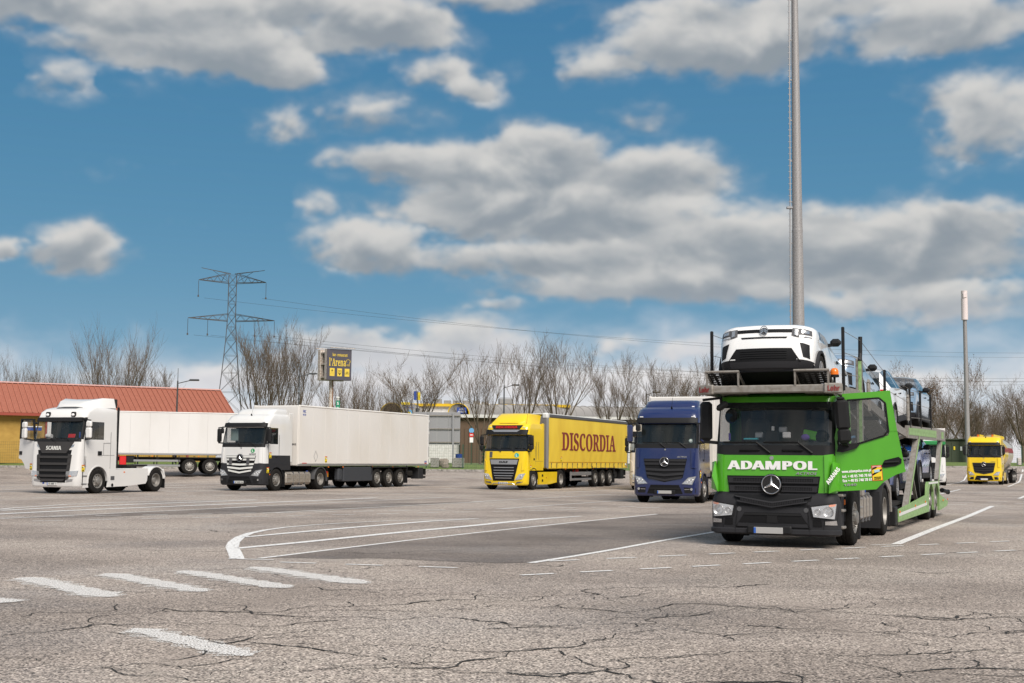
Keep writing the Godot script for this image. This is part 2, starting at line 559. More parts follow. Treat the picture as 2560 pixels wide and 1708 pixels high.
func bay_surface(o: Node3D) -> void:   # stretches of newer, darker asphalt
	var r := RandomNumberGenerator.new()
	r.seed = 12
	for q in [[[-3.75, -19.6], [0.35, -19.1], [9.8, -39.6], [4.2, -36.8]], [[-12.1, -30.9], [-7.0, -35.2], [-1.2, -46.4], [-7.8, -39.9]]]:
		var left := []
		var right := []
		for i in 31:
			var f := i / 30.0
			left.append([lerpf(q[0][0], q[3][0], f) + r.randf_range(-0.05, 0.05), lerpf(q[0][1], q[3][1], f)])
			right.append([lerpf(q[1][0], q[2][0], f) + r.randf_range(-0.05, 0.05), lerpf(q[1][1], q[2][1], f)])
		var v := PackedVector3Array()
		var n := PackedVector3Array()
		var u1 := PackedVector2Array()
		var u2 := PackedVector2Array()
		var idx := PackedInt32Array()
		for i in 31:
			for k in 9:
				var x: float = lerpf(left[i][0], right[i][0], k / 8.0)
				var z: float = lerpf(left[i][1], right[i][1], k / 8.0) + (r.randf_range(-0.25, 0.25) if i == 0 or i == 30 else 0.0)
				v.append(Vector3(x, gy(x, z) + 0.004, z))
				n.append(Vector3.UP)
				u1.append(Vector2(x, z) / 23.0)
				u2.append(Vector2(x, z) / 3.9)
		for i in 30:
			for k in 8:
				var a := i * 9 + k
				idx.append_array([a, a + 9, a + 1, a + 1, a + 9, a + 10])
		var arr := []
		arr.resize(Mesh.ARRAY_MAX)
		arr[Mesh.ARRAY_VERTEX] = v
		arr[Mesh.ARRAY_NORMAL] = n
		arr[Mesh.ARRAY_TEX_UV] = u1
		arr[Mesh.ARRAY_TEX_UV2] = u2
		arr[Mesh.ARRAY_INDEX] = idx
		var am := ArrayMesh.new()
		am.add_surface_from_arrays(Mesh.PRIMITIVE_TRIANGLES, arr)
		put(am, "newer_asphalt", "asphalt_new", o)

func subdiv(a: Array, b: Array, n: int) -> Array:
	var o := []
	for i in n + 1:
		o.append([lerpf(a[0], b[0], float(i) / n), lerpf(a[1], b[1], float(i) / n)])
	return o

func dash_row(o: Node3D, a: Array, b: Array, n: int, wd: float) -> void:   # short dashes between a and b
	for i in n:
		var t0 := (i + rng.randf_range(-0.06, 0.06)) / n
		var t1 := t0 + 0.55 / n
		put(ribbon([[lerpf(a[0], b[0], t0), lerpf(a[1], b[1], t0)], [lerpf(a[0], b[0], t1), lerpf(a[1], b[1], t1)]], wd), "dash", "marking", o)

func markings(o: Node3D) -> void:
	# the rounded island with its stripes and the bay line beside it
	put(ribbon([[-4.06, -19.2, 0.22], [-4.35, -20.4, 0.22], [-4.68, -21.7, 0.22], [-4.93, -23.0, 0.21], [-5.12, -24.4, 0.19], [-5.2, -25.7, 0.16], [-5.12, -26.9, 0.14], [-4.9, -28.0, 0.12], [-4.45, -29.15, 0.1], [-3.9, -30.1, 0.1], [-3.0, -31.3, 0.09], [-2.0, -32.1, 0.09], [-0.8, -32.95, 0.09]], 0.2), "island_outline", "marking", o)
	put(ribbon([[-4.2, -19.25], [-3.5, -19.1]], 0.08), "island_foot", "marking", o)
	put(ribbon([[-5.05, -24.45, 0.14], [-4.45, -25.95, 0.2], [-3.42, -28.3, 0.22], [-1.94, -31.4, 0.22], [-0.85, -32.85, 0.1]], 0.2), "island_stripe", "marking", o)
	put(ribbon([[-4.56, -21.42, 0.2], [-3.76, -23.07, 0.22], [-2.48, -26.05, 0.25], [-0.78, -29.6, 0.26], [0.69, -33.0, 0.26], [1.91, -34.85, 0.12]], 0.24), "island_stripe", "marking", o)
	put(ribbon([[-3.76, -19.35], [-2.94, -21.4], [-1.88, -23.95], [-0.7, -26.6], [1.44, -31.14], [4.18, -36.66]], 0.11), "bay_line", "marking", o)
	put(ribbon([[0.3, -18.95], [1.0, -20.35], [1.76, -21.95], [2.91, -24.55], [4.22, -27.32], [9.6, -39.2]], 0.13), "bay_line", "marking", o)
	put(ribbon([[6.65, -23.75], [7.2, -24.05]], 0.07), "bay_foot", "marking", o)
	put(ribbon([[7.2, -24.05], [9.77, -29.7], [13.25, -37.2], [17.36, -46.3]], 0.18), "bay_line", "marking", o)
	put(ribbon([[17.36, -46.3], [17.9, -46.4]], 0.1), "bay_foot", "marking", o)
	# rows further back
	for l in [[[-1.38, -45.85], [4.5, -57.6], 0.1], [[-0.38, -39.5], [6.61, -53.94], 0.1], [[-8.58, -38.5], [-2.33, -51.62], 0.1], [[-6.76, -35.0], [-1.0, -46.2], 0.1], [[-12.18, -30.7], [-7.82, -39.7], 0.1], [[21.4, -64.0], [26.4, -75.4], 0.14], [[27.6, -83.2], [43.0, -120.0], 0.13], [[33.6, -86.7], [50.0, -124.8], 0.14], [[22.4, -56.6], [30.0, -73.2], 0.16], [[-21.2, -53.2], [-15.2, -66.6], 0.12], [[-22.4, -56.5], [-17.2, -68.0], 0.16], [[-24.4, -61.4], [-19.0, -73.5], 0.14], [[-14.9, -55.3], [-9.6, -67.0], 0.14], [[-18.9, -69.0], [-15.0, -77.0], 0.14], [[-10.5, -61.0], [-5.0, -73.0], 0.12], [[-3.6, -65.0], [1.6, -76.5], 0.12], [[2.6, -60.5], [8.0, -72.5], 0.12]]:
		put(ribbon(subdiv(l[0], l[1], 8), l[2]), "bay_line", "marking", o)
	# the second island, left
	put(ribbon([[-14.4, -34.6, 0.22], [-14.3, -37.0, 0.16], [-13.83, -40.1, 0.13], [-12.62, -42.75, 0.11], [-11.0, -44.7, 0.1], [-9.1, -46.2, 0.1]], 0.16), "island_outline", "marking", o)
	put(ribbon([[-14.0, -35.3], [-13.15, -38.0], [-11.53, -41.4], [-9.07, -45.8]], 0.24), "island_stripe", "marking", o)
	put(ribbon([[-13.4, -32.6], [-12.29, -35.5], [-10.74, -38.6], [-8.48, -42.85], [-6.3, -47.2], [-5.2, -49.6]], 0.26), "island_stripe", "marking", o)
	# dashes
	dash_row(o, [-3.3, -18.7], [-0.35, -17.9], 3, 0.10)
	dash_row(o, [0.62, -19.35], [11.9, -26.7], 13, 0.10)
	dash_row(o, [0.15, -16.95], [10.9, -24.0], 13, 0.10)
	dash_row(o, [-12.6, -31.3], [4.6, -42.9], 17, 0.10)
	dash_row(o, [-11.0, -29.8], [3.6, -40.6], 14, 0.09)
	dash_row(o, [-17.2, -46.2], [-3.0, -57.8], 13, 0.11)
	dash_row(o, [-17.6, -48.5], [-3.6, -59.6], 11, 0.10)
	dash_row(o, [-1.0, -58.4], [6.0, -60.8], 5, 0.11)
	dash_row(o, [4.0, -41.4], [16.0, -48.6], 8, 0.10)
	dash_row(o, [17.0, -49.6], [30.0, -58.0], 7, 0.10)
	dash_row(o, [14.2, -46.0], [28.0, -54.8], 8, 0.10)
	# the wide old stripes in front, worn
	for s in [[[-6.02, -16.02], [-4.28, -13.92], 0.40], [[-5.2, -16.66], [-3.44, -14.54], 0.36], [[-4.36, -17.15], [-2.58, -15.03], 0.36], [[-3.56, -17.83], [-1.75, -15.62], 0.40], [[-3.3, -11.4], [-1.98, -9.9], 0.28], [[-5.5, -13.62], [-5.1, -13.36], 0.3]]:
		var r := RandomNumberGenerator.new()
		r.seed = int(s[0][0] * 100.0) + 5000
		for layer in [[1.45, 0.005, "faded_marking"], [1.0, 0.009, "worn_marking"]]:
			var pts := []
			for q in subdiv(s[0], s[1], 34):
				q.append(s[2] * layer[0] * r.randf_range(0.6, 1.2))
				pts.append(q)
			for e in 3:
				pts[e][2] *= 0.3 + 0.25 * e
				pts[-1 - e][2] *= 0.25 + 0.25 * e
			put(ribbon(pts, 0.3, layer[1]), "worn_stripe", layer[2], o)

func cracks(o: Node3D) -> void:
	var r := RandomNumberGenerator.new()
	r.seed = 4
	var starts := [[-4.6, -12.2, 0.5, 11.0], [-4.2, -9.5, 0.1, 7.0], [-3.5, -11.2, -0.35, 5.0], [-2.2, -12.6, 0.0, 7.0], [-1.9, -10.6, 0.2, 5.0], [-1.2, -9.3, 0.5, 3.0], [0.4, -13.4, -0.15, 6.0], [1.0, -10.0, 0.25, 5.0], [2.2, -12.0, 0.1, 6.0], [3.0, -10.0, -0.3, 4.0], [3.5, -14.5, 0.08, 8.0], [5.0, -18.5, -0.1, 7.0], [-0.5, -9.2, 0.1, 3.0], [-6.0, -21.0, 0.0, 6.0], [-9.0, -27.0, -0.25, 8.0], [-4.0, -17.4, 0.05, 6.0], [1.2, -8.9, -0.2, 2.5], [2.6, -9.2, 0.4, 3.0], [-0.2, -11.6, 0.6, 3.0], [4.4, -11.6, 0.35, 4.0], [-5.0, -16.5, -0.2, 5.0], [6.4, -22.0, 0.0, 6.0], [-3.2, -9.2, -0.1, 3.0], [-5.6, -14.6, 0.1, 6.0], [-3.0, -13.4, -0.2, 5.0], [0.8, -12.2, 0.3, 4.0], [2.0, -14.0, -0.1, 5.0], [-1.4, -14.4, 0.15, 5.0], [3.8, -12.8, -0.25, 4.0], [-4.4, -10.6, 0.3, 4.0], [0.2, -10.4, -0.3, 4.0], [1.9, -11.0, 0.7, 3.0], [-2.6, -9.6, 0.5, 3.0]]
	for s in starts:
		var p := Vector2(s[0], s[1])
		var a: float = s[2]
		var left: float = s[3]
		var pts := []
		var wdt := r.randf_range(0.010, 0.024)
		while left > 0.0:
			pts.append([p.x, p.y, wdt * (r.randf_range(0.2, 0.9) + 1.5 * maxf(0.0, sin(left * 2.3 + s[1])) * r.randf())])
			var st := r.randf_range(0.025, 0.10)
			a += r.randf_range(-1.15, 1.15)
			a = lerpf(a, s[2] + 0.5 * sin(left * 1.7 + s[0]), 0.34)
			p += Vector2(cos(a), -sin(a)) * st
			left -= st
			if r.randf() < 0.045 and left > 0.5:   # a side branch
				var q := p
				var c: float = a + r.randf_range(0.6, 1.3) * (1 if r.randf() < 0.5 else -1)
				var bp := []
				for i in r.randi_range(4, 11):
					bp.append([q.x, q.y, wdt * r.randf_range(0.2, 0.9)])
					c += r.randf_range(-0.6, 0.6)
					q += Vector2(cos(c), -sin(c)) * r.randf_range(0.05, 0.13)
				put(ribbon(bp, 0.01, 0.006), "crack", "crack", o)
		put(ribbon(pts, 0.02, 0.006), "crack", "crack", o)

func build_all() -> void:
	ground()
	vehicles()
	surroundings()

# ------------------------------------------------------------------ vehicles: shared pieces
# A vehicle's own axes: +Z forward, +X its left side, Y up; the origin lies on the ground under its front bumper.
func vmats() -> void:
	var wp := mat("white_paint", lin(0.66, 0.655, 0.65), 0.35, 0.0, 0.6)
	grime(wp, 0.25, Color(0.95, 0.945, 0.935), 51)
	mat("scania_white", lin(0.66, 0.648, 0.635), 0.35, 0.0, 0.6)
	mat("car_white", lin(0.80, 0.795, 0.79), 0.22, 0.0, 1.0)
	var yp := mat("yellow_paint", lin(0.78, 0.545, 0.006), 0.35, 0.0, 0.6)
	grime(yp, 0.3, Color(0.95, 0.93, 0.9), 52)
	mat("blue_paint", lin(0.008, 0.017, 0.082), 0.28, 0.0, 0.8)
	var gp := mat("green_paint", lin(0.075, 0.34, 0.014), 0.4, 0.0, 0.35)
	grime(gp, 0.4, Color(0.9, 0.91, 0.86), 53)
	var pg := mat("pale_green", lin(0.26, 0.42, 0.17), 0.55)
	grime(pg, 0.9, Color(0.74, 0.72, 0.68), 54, 0.03)
	mat("cream_paint", lin(0.66, 0.58, 0.47), 0.4, 0.0, 0.4)
	mat("car_pale_blue", lin(0.20, 0.29, 0.40), 0.22, 0.1, 1.0)
	mat("car_blue", lin(0.018, 0.13, 0.50), 0.2, 0.1, 1.0)
	mat("car_slate_blue", lin(0.10, 0.13, 0.26), 0.25, 0.2, 1.0)
	mat("plastic", lin(0.014, 0.014, 0.015), 0.55)
	mat("grey_plastic", lin(0.024, 0.024, 0.027), 0.6)
	mat("dark_grey", lin(0.042, 0.04, 0.04), 0.5)
	mat("mid_grey", lin(0.075, 0.075, 0.08), 0.6)
	mat("black", lin(0.007, 0.007, 0.008), 0.55)
	mat("gloss_black", lin(0.012, 0.012, 0.013), 0.15)
	mat("interior", lin(0.02, 0.02, 0.021), 0.85)
	mat("seat", lin(0.07, 0.07, 0.075), 0.9)
	mat("curtain_cloth", lin(0.28, 0.36, 0.34), 0.95)
	var ty := mat("tyre", lin(0.017, 0.016, 0.015), 0.9)
	grime(ty, 3.0, Color(0.6, 0.55, 0.5), 55)
	mat("rim", lin(0.30, 0.285, 0.265), 0.5, 0.6)
	mat("bright_rim", lin(0.55, 0.54, 0.52), 0.35, 0.8)
	mat("chrome", lin(0.62, 0.62, 0.63), 0.22, 1.0)
	mat("silver", lin(0.42, 0.42, 0.43), 0.35, 0.7)
	var al := mat("aluminium", lin(0.42, 0.39, 0.35), 0.48, 0.55)
	grime(al, 1.2, Color(0.72, 0.66, 0.6), 56, 0.03)
	var ch := mat("chassis", lin(0.028, 0.028, 0.028), 0.75)
	grime(ch, 1.5, Color(0.7, 0.62, 0.55), 57, 0.03)
	var st := mat("galvanised", lin(0.30, 0.285, 0.265), 0.6, 0.35)
	grime(st, 1.0, Color(0.78, 0.74, 0.7), 58, 0.03)
	mat("lamp_amber", lin(0.72, 0.16, 0.01), 0.25)
	mat("lamp_red", lin(0.45, 0.02, 0.015), 0.25)
	mat("sign_white", lin(0.78, 0.77, 0.77), 0.5)
	mat("sign_red", lin(0.55, 0.03, 0.025), 0.5)
	mat("sign_yellow", lin(0.75, 0.56, 0.02), 0.5)
	mat("sign_blue", lin(0.02, 0.06, 0.30), 0.5)
	mat("maroon", lin(0.20, 0.022, 0.022), 0.6)
	mat("plate_white", lin(0.62, 0.62, 0.60), 0.5)
	mat("plate_grey", lin(0.36, 0.355, 0.35), 0.6)
	mat("plate_blue", lin(0.02, 0.10, 0.42), 0.5)
	mat("trailer_white", lin(0.69, 0.665, 0.64), 0.5)
	grime(M["trailer_white"], 0.12, Color(0.95, 0.935, 0.91), 59)
	mat("trailer_grey", lin(0.64, 0.63, 0.62), 0.5)
	grime(M["trailer_grey"], 0.12, Color(0.95, 0.945, 0.935), 60)
	mat("tarpaulin", lin(0.78, 0.56, 0.05), 0.55)
	grime(M["tarpaulin"], 0.16, Color(0.90, 0.86, 0.80), 61)
	mat("skirt_grey", lin(0.045, 0.048, 0.055), 0.6)
	mat("red_paint", lin(0.55, 0.01, 0.012), 0.45)
	var gl := mat("glass", lin(0.03, 0.037, 0.036, 0.30), 0.03)
	gl.transparency = BaseMaterial3D.TRANSPARENCY_ALPHA
	var dg := mat("dark_glass", lin(0.012, 0.014, 0.015), 0.05)
	dg.metallic_specular = 0.6
	var ln := mat("lens", lin(0.75, 0.76, 0.78, 0.22), 0.04)
	ln.transparency = BaseMaterial3D.TRANSPARENCY_ALPHA
	for k in ["plastic", "grey_plastic", "black", "tyre", "chassis", "interior", "skirt_grey", "dark_grey"]:
		M[k].metallic_specular = 0.32
	mat("reflector", lin(0.62, 0.62, 0.63), 0.2, 0.9)

func side_at(x: float) -> Transform3D:   # polygons given as (-z, y), outward +X
	return Transform3D(Basis(Vector3(0, 0, -1), Vector3.UP, Vector3.RIGHT), Vector3(x, 0, 0))

func scol(sp: Dictionary) -> int:
	return sp.f.size() + sp.na + sp.sz.size()

func spt(sp: Dictionary, i: int, k: int, sgn: float) -> Vector3:
	var r: Array = sp.rows[i]
	var nf: int = sp.f.size()
	var xe: float = r[2] - r[3]
	if k < nf:
		var x: float = sp.f[k] * xe
		return Vector3(sgn * x, r[0], r[1] - r[4] * pow(x / r[2], 2.0))
	var zc: float = r[1] - r[4] * pow(xe / r[2], 2.0) - r[3]
	if k < nf + sp.na:
		var a: float = PI * 0.5 * (k - nf + 1) / sp.na
		return Vector3(sgn * (xe + r[3] * sin(a)), r[0], zc + r[3] * cos(a))
	var j: int = k - nf - sp.na
	return Vector3(sgn * r[2], r[0], minf(sp.sz[j], zc - 0.002 * (j + 1)))

func shell(sp: Dictionary, zone: Callable) -> Dictionary:   # skin of rounded rings, split by zone
	var out := {}
	var nr: int = sp.rows.size()
	var nc := scol(sp)
	for sgn in [1.0, -1.0]:
		for i in nr - 1:
			for k in nc - 1:
				var m: String = zone.call(i, k, sgn)
				if m == "":
					continue
				if not out.has(m):
					out[m] = MB.new()
				var a := spt(sp, i, k, sgn)
				var b := spt(sp, i, k + 1, sgn)
				var c := spt(sp, i + 1, k + 1, sgn)
				var d := spt(sp, i + 1, k, sgn)
				if sgn > 0.0:
					out[m].quad(a, b, c, d)
				else:
					out[m].quad(b, a, d, c)
	if sp.has("back"):
		var mb: MB = out[sp.back]
		for i in nr - 1:
			if sp.rows[i][0] >= sp.back_from:
				mb.quad(spt(sp, i, nc - 1, 1.0), spt(sp, i, nc - 1, -1.0), spt(sp, i + 1, nc - 1, -1.0), spt(sp, i + 1, nc - 1, 1.0))
		for k in nc - 1:
			mb.quad(spt(sp, nr - 1, k, 1.0), spt(sp, nr - 1, k + 1, 1.0), spt(sp, nr - 1, k + 1, -1.0), spt(sp, nr - 1, k, -1.0))
	return out

func front_z(sp: Dictionary, x: float, y: float) -> float:
	var rows: Array = sp.rows
	var i := 0
	while i < rows.size() - 2 and rows[i + 1][0] < y:
		i += 1
	var t: float = clampf((y - rows[i][0]) / (rows[i + 1][0] - rows[i][0]), 0.0, 1.0)
	var zf := lerpf(rows[i][1], rows[i + 1][1], t)
	var w := lerpf(rows[i][2], rows[i + 1][2], t)
	var r := lerpf(rows[i][3], rows[i + 1][3], t)
	var bow := lerpf(rows[i][4], rows[i + 1][4], t)
	var xe := w - r
	var ax := absf(x)
	if ax <= xe:
		return zf - bow * pow(ax / w, 2.0)
	var dx := minf(ax - xe, r * 0.995)
	return zf - bow * pow(xe / w, 2.0) - r + sqrt(r * r - dx * dx)

func patch(b: MB, sp: Dictionary, q: Array, proud := 0.01, nx := 4, ny := 3, thick := 0.03) -> MB:   # a plate that follows the front, corners [x, y] counter-clockwise from lower left
	var rows := []
	for j in ny + 1:
		var row := []
		for i in nx + 1:
			var u := float(i) / nx
			var v := float(j) / ny
			var lo := Vector2(q[0][0], q[0][1]).lerp(Vector2(q[1][0], q[1][1]), u)
			var hi := Vector2(q[3][0], q[3][1]).lerp(Vector2(q[2][0], q[2][1]), u)
			var p := lo.lerp(hi, v)
			row.append(Vector3(p.x, p.y, front_z(sp, p.x, p.y) + proud))
		rows.append(row)
	b.grid(rows)
	var back := Vector3(0, 0, -thick)
	for i in nx:
		b.quad(rows[0][i] + back, rows[0][i + 1] + back, rows[0][i + 1], rows[0][i])
		b.quad(rows[ny][i], rows[ny][i + 1], rows[ny][i + 1] + back, rows[ny][i] + back)
	for j in ny:
		b.quad(rows[j + 1][0] + back, rows[j][0] + back, rows[j][0], rows[j + 1][0])
		b.quad(rows[j][nx] + back, rows[j + 1][nx] + back, rows[j + 1][nx], rows[j][nx])
	return b

func mirq(q: Array) -> Array:   # the same quad on the other side
	return [[-q[1][0], q[1][1]], [-q[0][0], q[0][1]], [-q[3][0], q[3][1]], [-q[2][0], q[2][1]]]

func rim_of(q: Array, e: float) -> Array:   # the quad drawn in by e
	var c := Vector2.ZERO
	for p in q:
		c += Vector2(p[0], p[1]) * 0.25
	var o := []
	for p in q:
		var d := (c - Vector2(p[0], p[1])).normalized() * e
		o.append([p[0] + d.x, p[1] + d.y])
	return o

func fit_text(s: String, w: float, h: float, serif := false, bold := 0.0, depth := 0.012, slant := 0.0) -> ArrayMesh:   # lettering scaled into a box centred on the origin
	var f := SystemFont.new()
	f.font_names = PackedStringArray(["Droid Serif" if serif else "Droid Sans"])
	f.font_weight = 700
	var t := TextMesh.new()
	t.font = f
	t.font_size = 64
	t.pixel_size = 0.01
	t.text = s
	t.depth = 1.0
	t.curve_step = 3.0
	var arr := t.surface_get_arrays(0)
	var v: PackedVector3Array = arr[Mesh.ARRAY_VERTEX]
	var lo := v[0]
	var hi := v[0]
	for p in v:
		lo = lo.min(p)
		hi = hi.max(p)
	var sz := hi - lo
	var mid := (hi + lo) * 0.5
	for i in v.size():
		var p := v[i] - mid
		v[i] = Vector3(p.x / sz.x * w + slant * p.y / sz.y * h, p.y / sz.y * h, p.z / sz.z * depth)
	arr[Mesh.ARRAY_VERTEX] = v
	for k in [Mesh.ARRAY_TANGENT, Mesh.ARRAY_TEX_UV, Mesh.ARRAY_TEX_UV2]:
		arr[k] = null
	if bold > 0.0:   # heavier strokes: two more copies a little to the sides, each a hair further out
		var nor: PackedVector3Array = arr[Mesh.ARRAY_NORMAL]
		var idx: PackedInt32Array = arr[Mesh.ARRAY_INDEX]
		var n := v.size()
		var vv := v.duplicate()
		var nn := nor.duplicate()
		var ii := idx.duplicate()
		for k in [1, 2]:
			var dx: float = (1.0 if k == 1 else -1.0) * bold * h * 0.045
			for p in v:
				vv.append(p + Vector3(dx, 0, 0.0012 * k))
			nn.append_array(nor)
			for q in idx:
				ii.append(q + n * k)
		arr[Mesh.ARRAY_VERTEX] = vv
		arr[Mesh.ARRAY_NORMAL] = nn
		arr[Mesh.ARRAY_INDEX] = ii
	var am := ArrayMesh.new()
	am.add_surface_from_arrays(Mesh.PRIMITIVE_TRIANGLES, arr)
	return am

func front_text(sp: Dictionary, s: String, w: float, h: float, at: Vector2, proud := 0.01, serif := false, bold := 0.0, slant := 0.0) -> ArrayMesh:   # lettering bent onto a front
	var am := fit_text(s, w, h, serif, bold, 0.012, slant)
	var arr := am.surface_get_arrays(0)
	var v: PackedVector3Array = arr[Mesh.ARRAY_VERTEX]
	for i in v.size():
		var p := v[i]
		v[i] = Vector3(p.x + at.x, p.y + at.y, front_z(sp, p.x + at.x, p.y + at.y) + proud + p.z)
	arr[Mesh.ARRAY_VERTEX] = v
	var o := ArrayMesh.new()
	o.add_surface_from_arrays(Mesh.PRIMITIVE_TRIANGLES, arr)
	return o

func star(parent: Node3D, at: Vector3, r: float) -> void:   # three-pointed star in a ring
	var d := MB.new()
	d.cyl(at - Vector3(0, 0, 0.03), at, r * 1.08, r * 1.08, 28)
	var e := put(d, "emblem", "gloss_black", parent)
	var b := MB.new()
	var prof := []
	for i in 9:
		var t := TAU * i / 8.0
		prof.append(Vector2(r * 0.97 + cos(t) * r * 0.055, sin(t) * r * 0.06))
	b.lathe(prof, 32, Transform3D(Basis(Vector3(0, 0, 1), Vector3(0, 1, 0), Vector3(-1, 0, 0)), at + Vector3(0, 0, 0.012)))
	for k in 3:
		var a := PI * 0.5 + TAU * k / 3.0
		var tip := at + Vector3(cos(a), sin(a), 0) * r * 0.95 + Vector3(0, 0, 0.012)
		var l := at + Vector3(cos(a + PI / 3), sin(a + PI / 3), 0) * r * 0.17 + Vector3(0, 0, 0.012)
		var q := at + Vector3(cos(a - PI / 3), sin(a - PI / 3), 0) * r * 0.17 + Vector3(0, 0, 0.012)
		var top := at + Vector3(0, 0, 0.012 + r * 0.14)
		b.tri(top, q, tip)
		b.tri(top, tip, l)
	put(b, "star", "chrome", e)

var TYRE: ArrayMesh
var RIM_FRONT: ArrayMesh
var RIM_REAR: ArrayMesh
var CAR_TYRE: ArrayMesh
var CAR_RIM: ArrayMesh
var CAR_COVER: ArrayMesh

func wheel_meshes() -> void:
	var b := MB.new()
	b.lathe([Vector2(0.28, -0.13), Vector2(0.33, -0.155), Vector2(0.42, -0.16), Vector2(0.475, -0.15), Vector2(0.505, -0.115), Vector2(0.505, -0.045), Vector2(0.494, -0.04), Vector2(0.494, -0.025), Vector2(0.505, -0.02), Vector2(0.505, 0.02), Vector2(0.494, 0.025), Vector2(0.494, 0.04), Vector2(0.505, 0.045), Vector2(0.505, 0.115), Vector2(0.475, 0.15), Vector2(0.42, 0.16), Vector2(0.33, 0.155), Vector2(0.28, 0.13)], 32, Transform3D.IDENTITY)
	TYRE = b.mesh()
	b = MB.new()
	b.lathe([Vector2(0.295, 0.13), Vector2(0.29, 0.15), Vector2(0.275, 0.15), Vector2(0.262, 0.115), Vector2(0.24, 0.105)], 28, Transform3D.IDENTITY)
	b.lathe([Vector2(0.192, 0.134), Vector2(0.135, 0.145), Vector2(0.125, 0.19), Vector2(0.10, 0.205), Vector2(0.0, 0.205)], 28, Transform3D.IDENTITY)
	for k in 10:
		var a := TAU * k / 10.0
		var p := Vector3(0.135, cos(a) * 0.165, sin(a) * 0.165)
		b.cyl(p, p + Vector3(0.035, 0, 0), 0.014, 0.012, 6)
		for j in 3:   # webs between the hand holes
			var t0 := a - 0.17 + j * 0.113
			var t1 := t0 + 0.113
			b.quad(Vector3(0.105, cos(t0) * 0.24, sin(t0) * 0.24), Vector3(0.105, cos(t1) * 0.24, sin(t1) * 0.24), Vector3(0.134, cos(t1) * 0.192, sin(t1) * 0.192), Vector3(0.134, cos(t0) * 0.192, sin(t0) * 0.192))
	RIM_FRONT = b.mesh()
	b = MB.new()
	b.lathe([Vector2(0.295, 0.13), Vector2(0.29, 0.15), Vector2(0.272, 0.15), Vector2(0.258, 0.08), Vector2(0.245, 0.0), Vector2(0.225, -0.02), Vector2(0.14, -0.03), Vector2(0.125, 0.05), Vector2(0.09, 0.075), Vector2(0.0, 0.075)], 28, Transform3D.IDENTITY)
	for k in 10:
		var a := TAU * k / 10.0
		var p := Vector3(-0.03, cos(a) * 0.165, sin(a) * 0.165)
		b.cyl(p, p + Vector3(0.04, 0, 0), 0.014, 0.012, 6)
	RIM_REAR = b.mesh()
	b = MB.new()
	b.lathe([Vector2(0.215, -0.08), Vector2(0.26, -0.1), Vector2(0.31, -0.095), Vector2(0.328, -0.075), Vector2(0.328, 0.075), Vector2(0.31, 0.095), Vector2(0.26, 0.1), Vector2(0.215, 0.08)], 28, Transform3D.IDENTITY)
	CAR_TYRE = b.mesh()
	b = MB.new()
	b.lathe([Vector2(0.225, 0.085), Vector2(0.215, 0.095), Vector2(0.20, 0.085), Vector2(0.19, 0.02), Vector2(0.06, 0.03), Vector2(0.05, 0.07), Vector2(0.0, 0.075)], 24, Transform3D.IDENTITY)
	for k in 5:
		var a := TAU * k / 5.0
		for e in [-0.16, 0.16]:
			b.bar(Vector3(0.07, cos(a + e * 0.6) * 0.04, sin(a + e * 0.6) * 0.04), Vector3(0.08, cos(a + e) * 0.2, sin(a + e) * 0.2), 0.03, 0.026, Vector3.RIGHT)
	CAR_RIM = b.mesh()

func wheel(parent: Node3D, at: Vector3, left: bool, kind := "front", rim := "rim") -> void:
	var w := joint("wheel", parent, Transform3D(Basis(Vector3.UP, 0.0 if left else PI), at))
	put(TYRE, "tyre", "tyre", w)
	if kind != "inner":
		put(RIM_FRONT if kind == "front" else RIM_REAR, "rim", rim, w)

func axle(parent: Node3D, z: float, dual := false, kind := "front", rim := "rim", x := 1.06) -> void:
	for s in [1.0, -1.0]:
		wheel(parent, Vector3(s * x, 0.505, z), s > 0, kind, rim)
		if dual:
			wheel(parent, Vector3(s * (x - 0.34), 0.505, z), s > 0, "inner")
	put(MB.new().cyl(Vector3(-x, 0.505, z), Vector3(x, 0.505, z), 0.07, 0.07, 8), "axle", "chassis", parent)

func arc_band(b: MB, x0: float, x1: float, zc: float, yc: float, r: float, a0: float, a1: float, t := 0.03, n := 10) -> MB:   # a mudguard; angle 0 points forward, 90 up
	for i in n:
		var p0 := deg_to_rad(lerpf(a0, a1, float(i) / n))
		var p1 := deg_to_rad(lerpf(a0, a1, float(i + 1) / n))
		var d0 := Vector3(0, sin(p0), cos(p0))
		var d1 := Vector3(0, sin(p1), cos(p1))
		var c := Vector3(0, yc, zc)
		var A := c + d0 * r
		var B := c + d1 * r
		var C := c + d1 * (r + t)
		var D := c + d0 * (r + t)
		var X0 := Vector3(x0, 0, 0)
		var X1 := Vector3(x1, 0, 0)
		var o := c + (d0 + d1) * 0.5 * (r + t * 0.5) + (X0 + X1) * 0.5
		b.edge(D + X0, D + X1, C + X1, C + X0, o)
		b.edge(A + X0, A + X1, B + X1, B + X0, o)
		b.edge(A + X0, B + X0, C + X0, D + X0, o)
		b.edge(A + X1, B + X1, C + X1, D + X1, o)
		if i == 0:
			b.edge(A + X0, A + X1, D + X1, D + X0, o)
		if i == n - 1:
			b.edge(B + X0, B + X1, C + X1, C + X0, o)
	return b

